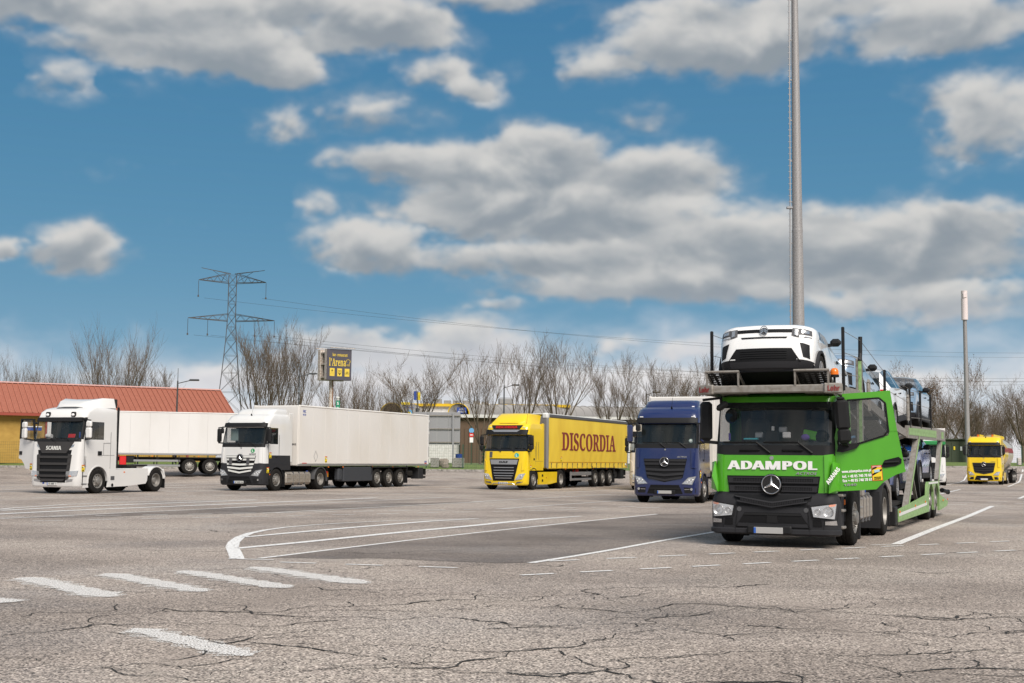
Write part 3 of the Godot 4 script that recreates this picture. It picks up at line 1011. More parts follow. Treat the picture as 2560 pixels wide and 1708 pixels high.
func arch_plate(b: MB, x: float, t: float, z0: float, z1: float, ytop: float, yb: float, zc: float, r: float, yc := 0.505) -> MB:   # body side with a round wheel opening, z0 ahead of z1
	var p := PackedVector2Array()
	p.append(Vector2(-z0, yb))
	p.append(Vector2(-z0, ytop))
	p.append(Vector2(-z1, ytop))
	p.append(Vector2(-z1, yb))
	var a1 := asin(clampf((yb - yc) / r, -1.0, 1.0))
	for i in 13:
		var a := lerpf(a1, PI - a1, i / 12.0)
		var u := -zc + cos(a) * r
		if u > -z0 + 0.01 and u < -z1 - 0.01:
			p.append(Vector2(u, yc + sin(a) * r))
	return b.prism(p, side_at(x if x > 0 else x - t), t)

func cab_inside(root: Node3D, w: float, z0: float, z1: float, y0: float, y1: float, dash: float) -> void:
	var b := MB.new()
	var A := [Vector3(-w, y0, z0), Vector3(w, y0, z0), Vector3(w, y0, z1), Vector3(-w, y0, z1)]
	b.quad(Vector3(-w, y0, z1), Vector3(w, y0, z1), Vector3(w, y1, z1), Vector3(-w, y1, z1))
	b.quad(A[3], A[2], A[1], A[0])
	b.quad(Vector3(-w, y1, z1), Vector3(w, y1, z1), Vector3(w, y1, z0 - 0.45), Vector3(-w, y1, z0 - 0.45))
	var i := put(b, "interior", "interior", root)
	put(MB.new().rbox(Vector3(0, dash - 0.24, z0 - 0.2), Vector3(w * 2.0, 0.42, 0.42), 0.06), "dashboard", "interior", i)
	for s in [0.58, -0.58]:
		var st := MB.new()
		st.rbox(Vector3(s, dash - 0.35, z0 - 0.95), Vector3(0.5, 0.16, 0.5), 0.05)
		st.rbox(Vector3(s, dash + 0.05, z0 - 1.22), Vector3(0.48, 0.75, 0.16), 0.06)
		st.rbox(Vector3(s, dash + 0.5, z0 - 1.24), Vector3(0.28, 0.2, 0.1), 0.04)
		put(st, "seat", "seat", i)
	var sw := MB.new()
	var prof := []
	for k in 7:
		prof.append(Vector2(0.22 + cos(TAU * k / 6.0) * 0.018, sin(TAU * k / 6.0) * 0.018))
	var tb := Basis(Vector3.RIGHT, deg_to_rad(35)) * Basis(Vector3(0, 1, 0), Vector3(1, 0, 0), Vector3(0, 0, -1))
	sw.lathe(prof, 20, Transform3D(tb, Vector3(0.58, dash + 0.02, z0 - 0.5)))
	sw.cyl(Vector3(0.58, dash - 0.2, z0 - 0.4), Vector3(0.58, dash + 0.02, z0 - 0.5), 0.05)
	put(sw, "steering_wheel", "black", i)

func cab_mirror(root: Node3D, s: float, x: float, y0: float, y1: float, z: float, m: String, wid := 0.2, split := 0.0) -> void:
	var g := joint("mirror", root)
	var hgt := y1 - y0
	var b := MB.new()
	if split > 0.0:
		b.rbox(Vector3(s * x, y1 - hgt * split * 0.5, z), Vector3(wid, hgt * split - 0.02, 0.14), 0.045)
		b.rbox(Vector3(s * x, y0 + hgt * (1.0 - split) * 0.5, z), Vector3(wid, hgt * (1.0 - split) - 0.02, 0.15), 0.045)
	else:
		b.rbox(Vector3(s * x, (y0 + y1) * 0.5, z), Vector3(wid, hgt, 0.15), 0.05)
	put(b, "housing", m, g)
	put(MB.new().box(Vector3(s * x, (y0 + y1) * 0.5, z - 0.078), Vector3(wid - 0.04, hgt - 0.07, 0.006)), "mirror_glass", "dark_glass", g)
	put(MB.new().bar(Vector3(s * (x - 0.3), y1 + 0.07, z - 0.02), Vector3(s * (x + wid * 0.3), y1 + 0.03, z), 0.05, 0.045), "arm", "plastic", g)
	put(MB.new().bar(Vector3(s * (x - 0.3), y0 - 0.05, z - 0.05), Vector3(s * (x + wid * 0.2), y0 - 0.02, z), 0.06, 0.06), "arm", "plastic", g)

func wipers(root: Node3D, sp: Dictionary, y: float, n := 2, span := 0.62, from := -0.85) -> void:
	for k in n:
		var x := from + k * 0.75
		var pts := []
		for i in 4:
			var px := x + span * i / 3.0
			pts.append(Vector3(px, y + 0.055, front_z(sp, px, y + 0.05) + 0.03))
		var b := MB.new()
		b.tube(pts, 0.013, 5)
		var e: Vector3 = pts[3]
		b.tube([e, Vector3(e.x + 0.26, y - 0.14, front_z(sp, e.x + 0.26, y - 0.14) + 0.025)], 0.018, 5)
		put(b, "wiper", "black", root)

func sticker(root: Node3D, at: Vector3, b: Basis, h := 0.26) -> void:   # the yellow and black blind-spot sticker
	var w := h * 0.66
	var s := put_at(MB.new().box(Vector3.ZERO, Vector3(w, h, 0.004)), "warning_sticker", "sign_yellow", root, Transform3D(b, at))
	put(MB.new().box(Vector3(0, h * 0.44, 0.003), Vector3(w, h * 0.12, 0.004)), "red_band", "sign_red", s)
	var k := MB.new()
	k.prism(PackedVector2Array([Vector2(-w * 0.46, -h * 0.02), Vector2(w * 0.46, h * 0.22), Vector2(w * 0.46, h * 0.34), Vector2(-w * 0.46, h * 0.12)]), Transform3D(Basis.IDENTITY, Vector3(0, 0, 0.001)), 0.003)
	put(k, "black_stripe", "black", s)
	put(MB.new().box(Vector3(w * 0.05, h * 0.2, 0.0045), Vector3(w * 0.5, h * 0.13, 0.003)), "lorry_symbol", "sign_white", s)
	put(MB.new().box(Vector3(0, -h * 0.3, 0.003), Vector3(w * 0.7, h * 0.07, 0.003)).box(Vector3(0, -h * 0.4, 0.003), Vector3(w * 0.6, h * 0.06, 0.003)), "print", "black", s)

func round_badge(root: Node3D, at: Vector3, b: Basis, r: float, m, letter := "L") -> void:
	var g := put_at(MB.new().cyl(Vector3(0, 0, -0.004), Vector3(0, 0, 0.003), r, r, 20), "round_badge", m, root, Transform3D(b, at))
	put_at(fit_text(letter, r * 0.75, r * 1.1, false, 0.0, 0.004), "badge_letter", "sign_white", g, Transform3D(Basis.IDENTITY, Vector3(0, 0, 0.004)))

func number_plate(root: Node3D, at: Vector3, txt: String, m := "plate_white", w := 0.52) -> void:
	var g := put(MB.new().rbox(at, Vector3(w, 0.11, 0.012), 0.004), "number_plate", m, root)
	put(MB.new().box(at + Vector3(-w * 0.46, 0, 0.007), Vector3(w * 0.075, 0.1, 0.003)), "plate_band", "plate_blue", g)
	if txt != "":
		put_at(fit_text(txt, w * 0.82, 0.07, false, 0.0, 0.003), "plate_lettering", "black", g, Transform3D(Basis.IDENTITY, at + Vector3(w * 0.04, 0, 0.0075)))

func tractor_chassis(root: Node3D, ax1: float, ax2: float, rear: float, cabz: float) -> void:   # frame, axles, fifth wheel
	var f := MB.new()
	for s in [0.42, -0.42]:
		f.box(Vector3(s, 0.86, (rear - 0.6) * 0.5), Vector3(0.09, 0.28, absf(rear + 0.6)))
	for z in [-0.8, cabz - 0.3, ax2 + 0.6, rear + 0.1]:
		f.box(Vector3(0, 0.86, z), Vector3(0.8, 0.2, 0.1))
	f.rbox(Vector3(0, 0.75, -1.1), Vector3(0.7, 0.6, 1.1), 0.1)
	put(f, "chassis_frame", "chassis", root)
	axle(root, ax1, false, "front", "rim", 1.07)
	axle(root, ax2, true, "rear", "rim", 1.08)
	var w := MB.new()
	w.prism(PackedVector2Array([Vector2(-0.45, -0.75), Vector2(-0.2, -0.85), Vector2(-0.08, -0.3), Vector2(0.08, -0.3), Vector2(0.2, -0.85), Vector2(0.45, -0.75), Vector2(0.48, 0.2), Vector2(0.3, 0.45), Vector2(-0.3, 0.45), Vector2(-0.48, 0.2)]), Transform3D(Basis(Vector3.RIGHT, Vector3(0, 0, 1), Vector3(0, -1, 0)), Vector3(0, 1.16, ax2 + 0.35)), 0.09)
	w.box(Vector3(0, 1.03, ax2 + 0.5), Vector3(0.9, 0.1, 0.3))
	put(w, "fifth_wheel", "chassis", root)
	for s in [1.0, -1.0]:
		put(MB.new().box(Vector3(s * 0.98, 0.38, rear + 0.02), Vector3(0.5, 0.45, 0.02)), "mudflap", "plastic", root)
		put(MB.new().rbox(Vector3(s * 0.95, 0.82, rear - 0.02), Vector3(0.4, 0.12, 0.06), 0.015), "tail_lamp", "lamp_red", root)

func fuel_tank(root: Node3D, x: float, z0: float, z1: float, y0: float, y1: float, m := "aluminium") -> void:
	var t := joint("fuel_tank", root)
	put(MB.new().rbox(Vector3(x, (y0 + y1) * 0.5, (z0 + z1) * 0.5), Vector3(0.62, y1 - y0, absf(z1 - z0)), 0.10), "tank_body", m, t)
	for k in 3:
		var z := lerpf(z0, z1, 0.3 + 0.22 * k)
		put(MB.new().rbox(Vector3(x, (y0 + y1) * 0.5, z), Vector3(0.635, y1 - y0 + 0.015, 0.05), 0.1), "strap", "mid_grey", t)
	put(MB.new().cyl(Vector3(x + 0.15, y1, z1 + 0.2), Vector3(x + 0.15, y1 + 0.06, z1 + 0.2), 0.05), "cap", "sign_blue", t)
	var b := MB.new()
	for yy in [0.2, 0.55, 0.85]:
		b.box(Vector3(x + 0.28 * signf(x), lerpf(y0, y1, yy), z0 - 0.25), Vector3(0.09, 0.025, 0.3))
	put(b, "step", "silver", t)

# ------------------------------------------------------------------ cabs
func cab_tall(root: Node3D, o: Dictionary) -> void:   # tall long-distance cab with a wide V grille
	var body: String = o.body
	var low: String = o.low
	var sp := {"rows": [[0.26, -0.07, 1.16, 0.30, 0.08], [0.33, 0.0, 1.20, 0.30, 0.08], [0.66, 0.02, 1.21, 0.30, 0.08], [0.98, 0.0, 1.21, 0.30, 0.08], [1.25, -0.04, 1.20, 0.28, 0.08], [1.62, -0.06, 1.19, 0.24, 0.07], [1.98, -0.09, 1.18, 0.20, 0.07], [2.13, -0.12, 1.175, 0.18, 0.07], [2.87, -0.31, 1.165, 0.18, 0.08], [2.96, -0.32, 1.165, 0.22, 0.08], [3.2, -0.40, 1.16, 0.28, 0.09], [3.4, -0.58, 1.13, 0.34, 0.09], [3.5, -0.85, 1.06, 0.36, 0.07], [3.54, -1.25, 0.92, 0.3, 0.05]],
		"f": [0.0, 0.35, 0.7, 1.0], "na": 5, "sz": [-0.5, -0.62, -1.28, -1.36, -2.3], "back": body, "back_from": 1.2}
	var two: bool = o.get("two_tone", false)
	var zones := shell(sp, func(i, k, _s):
		if i < 4:
			return low if k < 9 else ""
		if i == 4 and two and k >= 9:
			return low
		if i == 6 and k <= 6:
			return "plastic"
		if i == 7:
			if k <= 4:
				return "glass"
			if k <= 7:
				return "plastic"
			if k == 10:
				return "left" if _s > 0 else "right"
		return body)
	put(zones[body], "cab_body", body, root)
	if low != body:
		put(zones[low], "bumper", low, root)
	put(zones["plastic"], "scuttle_panel", "plastic", root)
	put(zones["glass"], "windscreen", "glass", root)
	put(zones["left"], "side_window", "glass", root)
	put(zones["right"], "side_window", "glass", root)
	var seam := MB.new()
	for s in [1.19, -1.19]:
		for z in [-0.5, -1.36]:
			seam.box(Vector3(s, 1.9, z), Vector3(0.008, 1.3, 0.012))
		seam.box(Vector3(s, 1.26, -0.93), Vector3(0.008, 0.012, 0.86))
	put(seam, "door_seam", "black", root)
	cab_inside(root, 1.1, -0.2, -2.2, 1.3, 2.95, 2.2)
	for s in [1.19, -1.21]:
		put(arch_plate(MB.new(), s, 0.02, -0.5, -2.3, 1.25, 0.95, -1.15, 0.60), "wheel_arch", low, root)
	for s in [1.0, -1.0]:
		put(arc_band(MB.new(), s * 0.86, s * 1.225, -1.15, 0.505, 0.58, 5, 165, 0.03), "mudguard", low if o.get("painted_guard", false) else "grey_plastic", root)
	for s in [1.0, -1.0]:
		var stp := MB.new()
		stp.rbox(Vector3(s * 1.08, 0.62, -0.52), Vector3(0.24, 0.7, 0.12), 0.02)
		stp.box(Vector3(s * 1.15, 0.42, -0.45), Vector3(0.12, 0.03, 0.2))
		put(stp, "step", "plastic", root)
	# grille
	var gm: String = o.grille
	var g := put(patch(MB.new(), sp, [[-0.66, 0.92], [0.66, 0.92], [0.80, 1.60], [-0.80, 1.60]], 0.008, 8, 4, 0.03), "grille", "black", root)
	var low_v := MB.new()
	patch(low_v, sp, [[0.0, 0.76], [0.62, 0.90], [0.66, 0.95], [0.0, 0.95]], 0.008, 4, 2)
	patch(low_v, sp, [[-0.62, 0.90], [0.0, 0.76], [0.0, 0.95], [-0.66, 0.95]], 0.008, 4, 2)
	put(low_v, "grille_base", "black", g)
	for r in [[1.545, 0.78, 0.0, 0.085], [1.42, 0.76, 0.0, 0.085], [1.22, 0.73, 0.03, 0.085], [1.07, 0.69, 0.06, 0.085], [0.93, 0.63, 0.10, 0.075]]:
		var b := MB.new()
		for s in [1.0, -1.0]:
			var q := [[0.0, r[0] - r[2] - r[3] * 0.5], [r[1] - 0.02, r[0] - r[3] * 0.5], [r[1], r[0] + r[3] * 0.5], [0.0, r[0] - r[2] + r[3] * 0.5]]
			patch(b, sp, q if s > 0 else mirq(q), 0.035, 4, 1, 0.03)
		put(b, "slat", gm, g)
	star(root, Vector3(-0.01, 1.49, front_z(sp, 0, 1.49) + 0.06), 0.168)
	put(MB.new().cyl(Vector3(0, 1.93, front_z(sp, 0, 1.93) - 0.01), Vector3(0, 1.93, front_z(sp, 0, 1.93) + 0.012), 0.032, 0.03, 12), "badge", "silver", root)
	if o.get("script", "") != "":
		put(front_text(sp, o.script, 0.34, 0.055, Vector2(0.62, 1.67), 0.008, false, 0.0, 0.3), "lettering", "chrome" if body == "blue_paint" else "mid_grey", root)
	# lamps
	for s in [1.0, -1.0]:
		var q := [[0.63, 0.70], [1.0, 0.67], [1.13, 0.98], [0.86, 0.93]]
		var hl := joint("headlight", root)
		put(patch(MB.new(), sp, q if s > 0 else mirq(q), 0.004, 4, 3), "housing", "mid_grey", hl)
		var rq := rim_of(q, 0.035)
		put(patch(MB.new(), sp, rq if s > 0 else mirq(rq), 0.012, 4, 3), "reflector", "reflector", hl)
		for c in [[0.86, 0.80, 0.062], [0.99, 0.82, 0.066]]:
			var z := front_z(sp, c[0], c[1])
			put(MB.new().lathe([Vector2(c[2], 0.02), Vector2(c[2] * 0.8, 0.03), Vector2(c[2] * 0.5, 0.012), Vector2(0.0, 0.03)], 14, Transform3D(Basis(Vector3(0, 0, 1), Vector3(0, 1, 0), Vector3(-1, 0, 0)), Vector3(s * c[0], c[1], z))), "bulb_bowl", "silver", hl)
		put(patch(MB.new(), sp, q if s > 0 else mirq(q), 0.045, 4, 3, 0.035), "lens", "lens", hl)
		var fq := [[0.72, 0.37], [1.10, 0.37], [1.12, 0.55], [0.70, 0.58]]
		put(patch(MB.new(), sp, fq if s > 0 else mirq(fq), 0.005, 3, 2), "fog_recess", "plastic", root)
		var fz := front_z(sp, 0.97, 0.5)
		put(MB.new().cyl(Vector3(s * 0.97, 0.51, fz - 0.02), Vector3(s * 0.97, 0.51, fz + 0.02), 0.048, 0.045, 14), "fog_lamp", "reflector", root)
		if body == "blue_paint":
			var cq := [[0.72, 0.49], [0.90, 0.495], [0.90, 0.515], [0.72, 0.51]]
			put(patch(MB.new(), sp, cq if s > 0 else mirq(cq), 0.014, 2, 1), "trim_strip", "chrome", root)
		var bq := [[0.965, 1.28], [1.125, 1.26], [1.09, 1.95], [0.95, 1.96]]
		var blade := MB.new()
		patch(blade, sp, bq if s > 0 else mirq(bq), 0.04, 4, 4, 0.05)
		put(blade, "air_deflector", body, root)
		put(MB.new().rbox(Vector3(s * 1.22, 0.75, -0.60), Vector3(0.02, 0.06, 0.05), 0.01), "side_marker", "lamp_amber", root)
	put(patch(MB.new(), sp, [[-0.66, 0.34], [0.66, 0.34], [0.52, 0.66], [-0.52, 0.66]], 0.006, 6, 3), "lower_intake", "black", root)
	put(patch(MB.new(), sp, [[-0.60, 0.50], [0.60, 0.50], [0.57, 0.56], [-0.57, 0.56]], 0.02, 6, 1), "intake_bar", "plastic", root)
	put(MB.new().rbox(Vector3(0, 0.40, front_z(sp, 0, 0.4) + 0.02), Vector3(0.78, 0.15, 0.05), 0.02), "plate_holder", "plastic", root)
	number_plate(root, Vector3(0, 0.40, front_z(sp, 0, 0.4) + 0.053), o.get("plate", ""), o.get("plate_m", "plate_white"))
	# visor, mirrors, wipers
	var vis := MB.new()
	for y in [[2.90, 3.09, 0.13]]:
		patch(vis, sp, [[-1.13, y[0]], [1.13, y[0]], [1.12, y[1]], [-1.12, y[1]]], y[2], 14, 2, 0.13)
	put(vis, "sun_visor", o.get("visor", "plastic"), root)
	for s in [1.0, -1.0]:
		cab_mirror(root, s, 1.36, 2.2, 2.83, -0.28, o.get("mirror", "plastic"))
		put(MB.new().box(Vector3(s * 0.96, 3.13, front_z(sp, 0.96, 3.13) + 0.01), Vector3(0.12, 0.035, 0.05)), "marker_lamp", "sign_white", root)
	put(MB.new().rbox(Vector3(-0.98, 2.72, 0.02), Vector3(0.18, 0.24, 0.1), 0.04).bar(Vector3(-1.1, 2.9, -0.2), Vector3(-1.02, 2.82, 0.0), 0.05, 0.05), "kerb_mirror", "plastic", root)
	wipers(root, sp, 2.13)
	put(MB.new().cyl(Vector3(0.12, 3.42, -0.68), Vector3(0.12, 3.5, -0.62), 0.035, 0.03, 8).tube([Vector3(0.12, 3.48, -0.65), Vector3(0.12, 3.85, -0.8)], 0.006, 4), "aerial", "black", root)
	if o.get("spoiler", true):
		var rf := {"rows": [[3.5, -0.95, 1.0, 0.25, 0.08], [3.58, -0.98, 1.0, 0.25, 0.08], [3.72, -1.15, 0.97, 0.28, 0.10], [3.77, -1.35, 0.9, 0.3, 0.08]], "f": [0.0, 0.5, 1.0], "na": 4, "sz": [-1.7, -2.25], "back": "x", "back_from": 0.0}
		put(shell(rf, func(_i, _k, _s): return "x")["x"], "roof_spoiler", body, root)
	# side fairing behind the cab
	for s in [1.0, -1.0]:
		put(MB.new().rbox(Vector3(s * 1.13, 2.45, -2.36), Vector3(0.05, 2.3, 0.3), 0.02), "side_fairing", body, root)
	for s in [1.0, -1.0]:
		put(MB.new().rbox(Vector3(s * 1.19, 1.55, -1.15), Vector3(0.03, 0.08, 0.2), 0.012), "door_handle", "plastic", root)
	tractor_chassis(root, -1.15, -4.95, -5.7, -2.3)
	for s in [1.0, -1.0]:
		put(arc_band(MB.new(), s * 0.72, s * 1.25, -4.95, 0.505, 0.57, 0, 190, 0.03, 12), "rear_mudguard", "mid_grey", root)
	if o.get("skirt", "") != "":
		for s in [1.0, -1.0]:
			put(MB.new().rbox(Vector3(s * 1.16, 0.58, -3.1), Vector3(0.06, 0.6, 2.3), 0.03), "side_skirt", o.skirt, root)
	else:
		for s in [1.0, -1.0]:
			fuel_tank(root, s * 0.92, -1.9, -4.15, 0.27, 0.86)
			put(MB.new().box(Vector3(s * 1.05, 0.55, -1.82), Vector3(0.36, 0.75, 0.03)), "mudflap", "plastic", root)

func cab_scania(root: Node3D) -> void:   # white square cab, right door open
	var sp := {"rows": [[0.26, -0.06, 1.15, 0.26, 0.08], [0.34, 0.0, 1.20, 0.26, 0.08], [0.72, 0.02, 1.22, 0.26, 0.08], [0.95, 0.0, 1.22, 0.24, 0.08], [1.5, -0.03, 1.22, 0.20, 0.07], [2.08, -0.08, 1.215, 0.18, 0.07], [2.18, -0.10, 1.21, 0.16, 0.07], [2.90, -0.26, 1.20, 0.16, 0.08], [3.07, -0.30, 1.20, 0.18, 0.08], [3.28, -0.38, 1.19, 0.24, 0.09], [3.42, -0.58, 1.16, 0.30, 0.09], [3.5, -0.95, 1.08, 0.34, 0.06]],
		"f": [0.0, 0.35, 0.7, 1.0], "na": 5, "sz": [-0.36, -0.5, -1.2, -1.55, -2.36], "back": "body", "back_from": 1.0}
	var zones := shell(sp, func(i, k, s):
		if i < 3:
			return "body" if k < 8 else ""
		if s < 0 and k in [9, 10] and i < 7:
			return ""   # the doorway of the open door
		if i == 3 and k > 9:
			return ""
		if i == 5 and k <= 5:
			return "black"
		if i == 6:
			if k <= 4:
				return "glass"
			if k <= 7:
				return "black"
			if k in [9, 10]:
				return "side"
			if k == 11:
				return "quarter_left" if s > 0 else "quarter_right"
		if i == 7 and k <= 7:
			return "black"
		return "body")
	put(zones["body"], "cab_body", "scania_white", root)
	put(zones["black"], "pillar_trim", "plastic", root)
	put(zones["glass"], "windscreen", "glass", root)
	put(zones["side"], "side_window", "glass", root)
	put(zones["quarter_left"], "quarter_window", "dark_glass", root)
	put(zones["quarter_right"], "quarter_window", "dark_glass", root)
	cab_inside(root, 1.14, -0.2, -2.28, 1.15, 3.2, 2.24)
	var seam := MB.new()
	for s in [1.222, -1.222]:
		for z in [-0.36, -1.98]:
			seam.box(Vector3(s, 1.75, z), Vector3(0.008, 1.5, 0.012))
		seam.box(Vector3(s, 1.55, -1.98), Vector3(0.008, 0.01, 0.5))
	seam.box(Vector3(1.222, 1.55, -1.7), Vector3(0.008, 0.01, 0.5)).box(Vector3(1.222, 2.05, -1.75), Vector3(0.008, 0.01, 0.42)).box(Vector3(1.222, 1.8, -1.54), Vector3(0.008, 0.5, 0.01))
	put(seam, "door_seam", "mid_grey", root)
	for s in [1.2, -1.22]:
		put(arch_plate(MB.new(), s, 0.02, -0.36, -2.36, 1.5 if s > 0 else 1.0, 0.25, -1.25, 0.62), "wheel_arch", "scania_white", root)
	for s in [1.0, -1.0]:
		put(arc_band(MB.new(), s * 0.85, s * 1.235, -1.25, 0.505, 0.59, -8, 180, 0.05, 14), "mudguard", "scania_white", root)
	for s in [1.0, -1.0]:
		var stp := MB.new()
		for y in [0.4, 0.72]:
			stp.box(Vector3(s * 1.15, y, -0.42), Vector3(0.18, 0.03, 0.28))
		put(stp, "step", "mid_grey", root)
	# grille
	var g := put(patch(MB.new(), sp, [[-0.62, 0.45], [0.62, 0.45], [0.84, 1.75], [-0.84, 1.75]], 0.006, 8, 5), "grille", "black", root)
	put(patch(MB.new(), sp, [[-0.60, 1.62], [0.60, 1.62], [0.92, 2.08], [-0.92, 2.08]], 0.035, 8, 3), "badge_panel", "dark_grey", g)
	put(front_text(sp, "SCANIA", 0.74, 0.16, Vector2(-0.02, 1.83), 0.045, false, 0.6), "lettering", "plate_white", g)
	for r in [[1.47, 0.84, 0.72], [1.20, 0.82, 0.70], [0.94, 0.78, 0.66], [0.72, 0.74, 0.60], [0.55, 0.64, 0.52]]:
		put(patch(MB.new(), sp, [[-r[2], r[0] - 0.05], [r[2], r[0] - 0.05], [r[1], r[0] + 0.045], [-r[1], r[0] + 0.045]], 0.045, 8, 1, 0.045), "slat", "dark_grey", g)
	for s in [1.0, -1.0]:
		var side := MB.new()
		var q := [[0.66, 0.55], [0.78, 0.62], [0.86, 1.55], [0.70, 1.6]]
		patch(side, sp, q if s > 0 else mirq(q), 0.03, 2, 4)
		put(side, "grille_side", "dark_grey", g)
		var hq := [[0.66, 0.70], [1.13, 0.72], [1.16, 0.93], [0.68, 0.90]]
		var hl := joint("headlight", root)
		put(patch(MB.new(), sp, hq if s > 0 else mirq(hq), 0.012, 4, 2), "reflector", "reflector", hl)
		var aq := [[0.67, 0.69], [0.9, 0.695], [0.9, 0.74], [0.67, 0.74]]
		put(patch(MB.new(), sp, aq if s > 0 else mirq(aq), 0.02, 2, 1), "indicator", "lamp_amber", hl)
		put(patch(MB.new(), sp, hq if s > 0 else mirq(hq), 0.04, 4, 2, 0.03), "lens", "lens", hl)
		var fq := [[0.66, 0.46], [0.95, 0.50], [0.97, 0.60], [0.68, 0.58]]
		put(patch(MB.new(), sp, fq if s > 0 else mirq(fq), 0.006, 2, 1), "fog_lamp", "silver", root)
		var eq := [[0.66, 1.80], [0.9, 1.88], [0.95, 1.98], [0.72, 1.92]]
		put(patch(MB.new(), sp, eq if s > 0 else mirq(eq), 0.01, 2, 1), "marker_lamp", "reflector", root)
		var rl := MB.new()
		rl.rbox(Vector3(s * 0.73 + 0.1 * (1 if s < 0 else -0.9), 3.19, front_z(sp, 0.7, 3.19) + 0.03), Vector3(0.22, 0.2, 0.1), 0.03)
		put(rl, "roof_lamp_housing", "plastic", root)
		put(MB.new().sphere(Vector3(s * 0.73 + 0.1 * (1 if s < 0 else -0.9), 3.17, front_z(sp, 0.7, 3.19) + 0.07), Vector3(0.085, 0.06, 0.04), 10, 6), "roof_lamp", "sign_white", root)
	put(patch(MB.new(), sp, [[-1.12, 2.90], [1.12, 2.90], [1.10, 3.06], [-1.10, 3.06]], 0.09, 12, 2, 0.09), "sun_visor", "plastic", root)
	number_plate(root, Vector3(0.0, 0.40, front_z(sp, 0, 0.4) + 0.012), "75 000  T", "plate_white", 0.5)
	put(MB.new().sphere(Vector3(-0.45, 0.42, front_z(sp, 0.45, 0.42)), Vector3(0.055, 0.035, 0.015), 10, 6), "oval_badge", "sign_blue", root)
	wipers(root, sp, 2.17, 2, 0.6, -0.8)
	cab_mirror(root, 1.0, 1.42, 2.22, 2.92, -0.35, "scania_white", 0.26, 0.36)
	put(MB.new().rbox(Vector3(-0.9, 2.82, 0.02), Vector3(0.2, 0.1, 0.1), 0.03), "kerb_mirror", "plastic", root)
	# roof deflector
	var rf := {"rows": [[3.46, -0.95, 0.95, 0.2, 0.05], [3.6, -1.05, 0.9, 0.22, 0.06], [3.86, -1.5, 0.78, 0.22, 0.05]], "f": [0.0, 0.5, 1.0], "na": 3, "sz": [-1.8, -2.3], "back": "x", "back_from": 0.0}
	var d := MB.new()
	d.grid([[Vector3(-0.62, 3.5, -0.9), Vector3(-0.3, 3.52, -0.86), Vector3(0.3, 3.52, -0.86), Vector3(0.62, 3.5, -0.9)], [Vector3(-0.75, 3.75, -1.15), Vector3(-0.35, 3.74, -1.15), Vector3(0.35, 3.74, -1.15), Vector3(0.75, 3.75, -1.15)], [Vector3(-0.95, 3.9, -1.7), Vector3(-0.4, 3.86, -1.7), Vector3(0.4, 3.86, -1.7), Vector3(0.95, 3.9, -1.7)], [Vector3(-1.05, 3.9, -2.3), Vector3(-0.4, 3.86, -2.3), Vector3(0.4, 3.86, -2.3), Vector3(1.05, 3.9, -2.3)]])
	for s in [1.0, -1.0]:
		var p := [Vector3(s * 0.62, 3.5, -0.9), Vector3(s * 0.75, 3.75, -1.15), Vector3(s * 0.95, 3.9, -1.7), Vector3(s * 1.05, 3.9, -2.3)]
		var q := [Vector3(s * 0.64, 3.46, -0.9), Vector3(s * 0.9, 3.46, -1.1), Vector3(s * 1.08, 3.48, -1.6), Vector3(s * 1.16, 3.5, -2.3)]
		for i in 3:
			d.edge(p[i], p[i + 1], q[i + 1], q[i], Vector3(0, 3.5, -1.8))
	put(d, "roof_deflector", "scania_white", root)
	var rt := MB.new()
	rt.rbox(Vector3(1.09, 3.7, -2.33), Vector3(0.2, 0.36, 0.06), 0.02).rbox(Vector3(-1.09, 3.7, -2.33), Vector3(0.2, 0.36, 0.06), 0.02)
	rt.rbox(Vector3(1.2, 2.3, -2.42), Vector3(0.04, 2.5, 0.14), 0.015).rbox(Vector3(-1.2, 2.3, -2.42), Vector3(0.04, 2.5, 0.14), 0.015)
	put(rt, "rear_rubber", "plastic", root)
	put(MB.new().rbox(Vector3(0, 3.475, -0.84), Vector3(1.0, 0.03, 0.4), 0.01, Basis(Vector3.RIGHT, 0.2)), "roof_hatch", "mid_grey", root)
	put(MB.new().rbox(Vector3(1.235, 1.63, -1.3), Vector3(0.03, 0.17, 0.24), 0.01), "door_handle", "plastic", root)
	sticker(root, Vector3(1.235, 1.03, -0.32), Basis(Vector3.UP, PI * 0.5), 0.26)
	put(front_text(sp, "500 S", 0.2, 0.03, Vector2(-0.55, 0.5), 0.012), "model_lettering", "silver", root)
	# the open door, hinged at the front pillar on the right side
	var dt := joint("open_door", root, Transform3D(Basis(Vector3.UP, deg_to_rad(72)) * Basis.from_scale(Vector3(1, 1, 1.16)), Vector3(-1.215, 0, -0.34)))
	var db := MB.new()   # door axes: z backwards along the closed door, outside is -x
	db.prism(PackedVector2Array([Vector2(0.0, 0.98), Vector2(0.0, 2.10), Vector2(0.95, 2.22), Vector2(0.98, 1.40), Vector2(0.78, 1.34), Vector2(0.6, 1.15), Vector2(0.5, 0.98)]), side_at(-0.06), 0.07)
	put(db, "door_panel", "scania_white", dt)
	var fr := MB.new()
	fr.bar(Vector3(-0.03, 2.1, 0.0), Vector3(-0.03, 2.98, -0.12), 0.06, 0.07, Vector3.RIGHT).bar(Vector3(-0.03, 2.98, -0.1), Vector3(-0.03, 3.0, -0.92), 0.06, 0.08, Vector3.RIGHT).bar(Vector3(-0.03, 2.2, -0.93), Vector3(-0.03, 3.0, -0.9), 0.06, 0.09, Vector3.RIGHT)
	put(fr, "window_frame", "plastic", dt)
	put(MB.new().quad_glass(), "door_window", "glass", dt)
	put(MB.new().rbox(Vector3(-0.07, 1.62, -0.85), Vector3(0.03, 0.15, 0.17), 0.01), "handle", "plastic", dt)
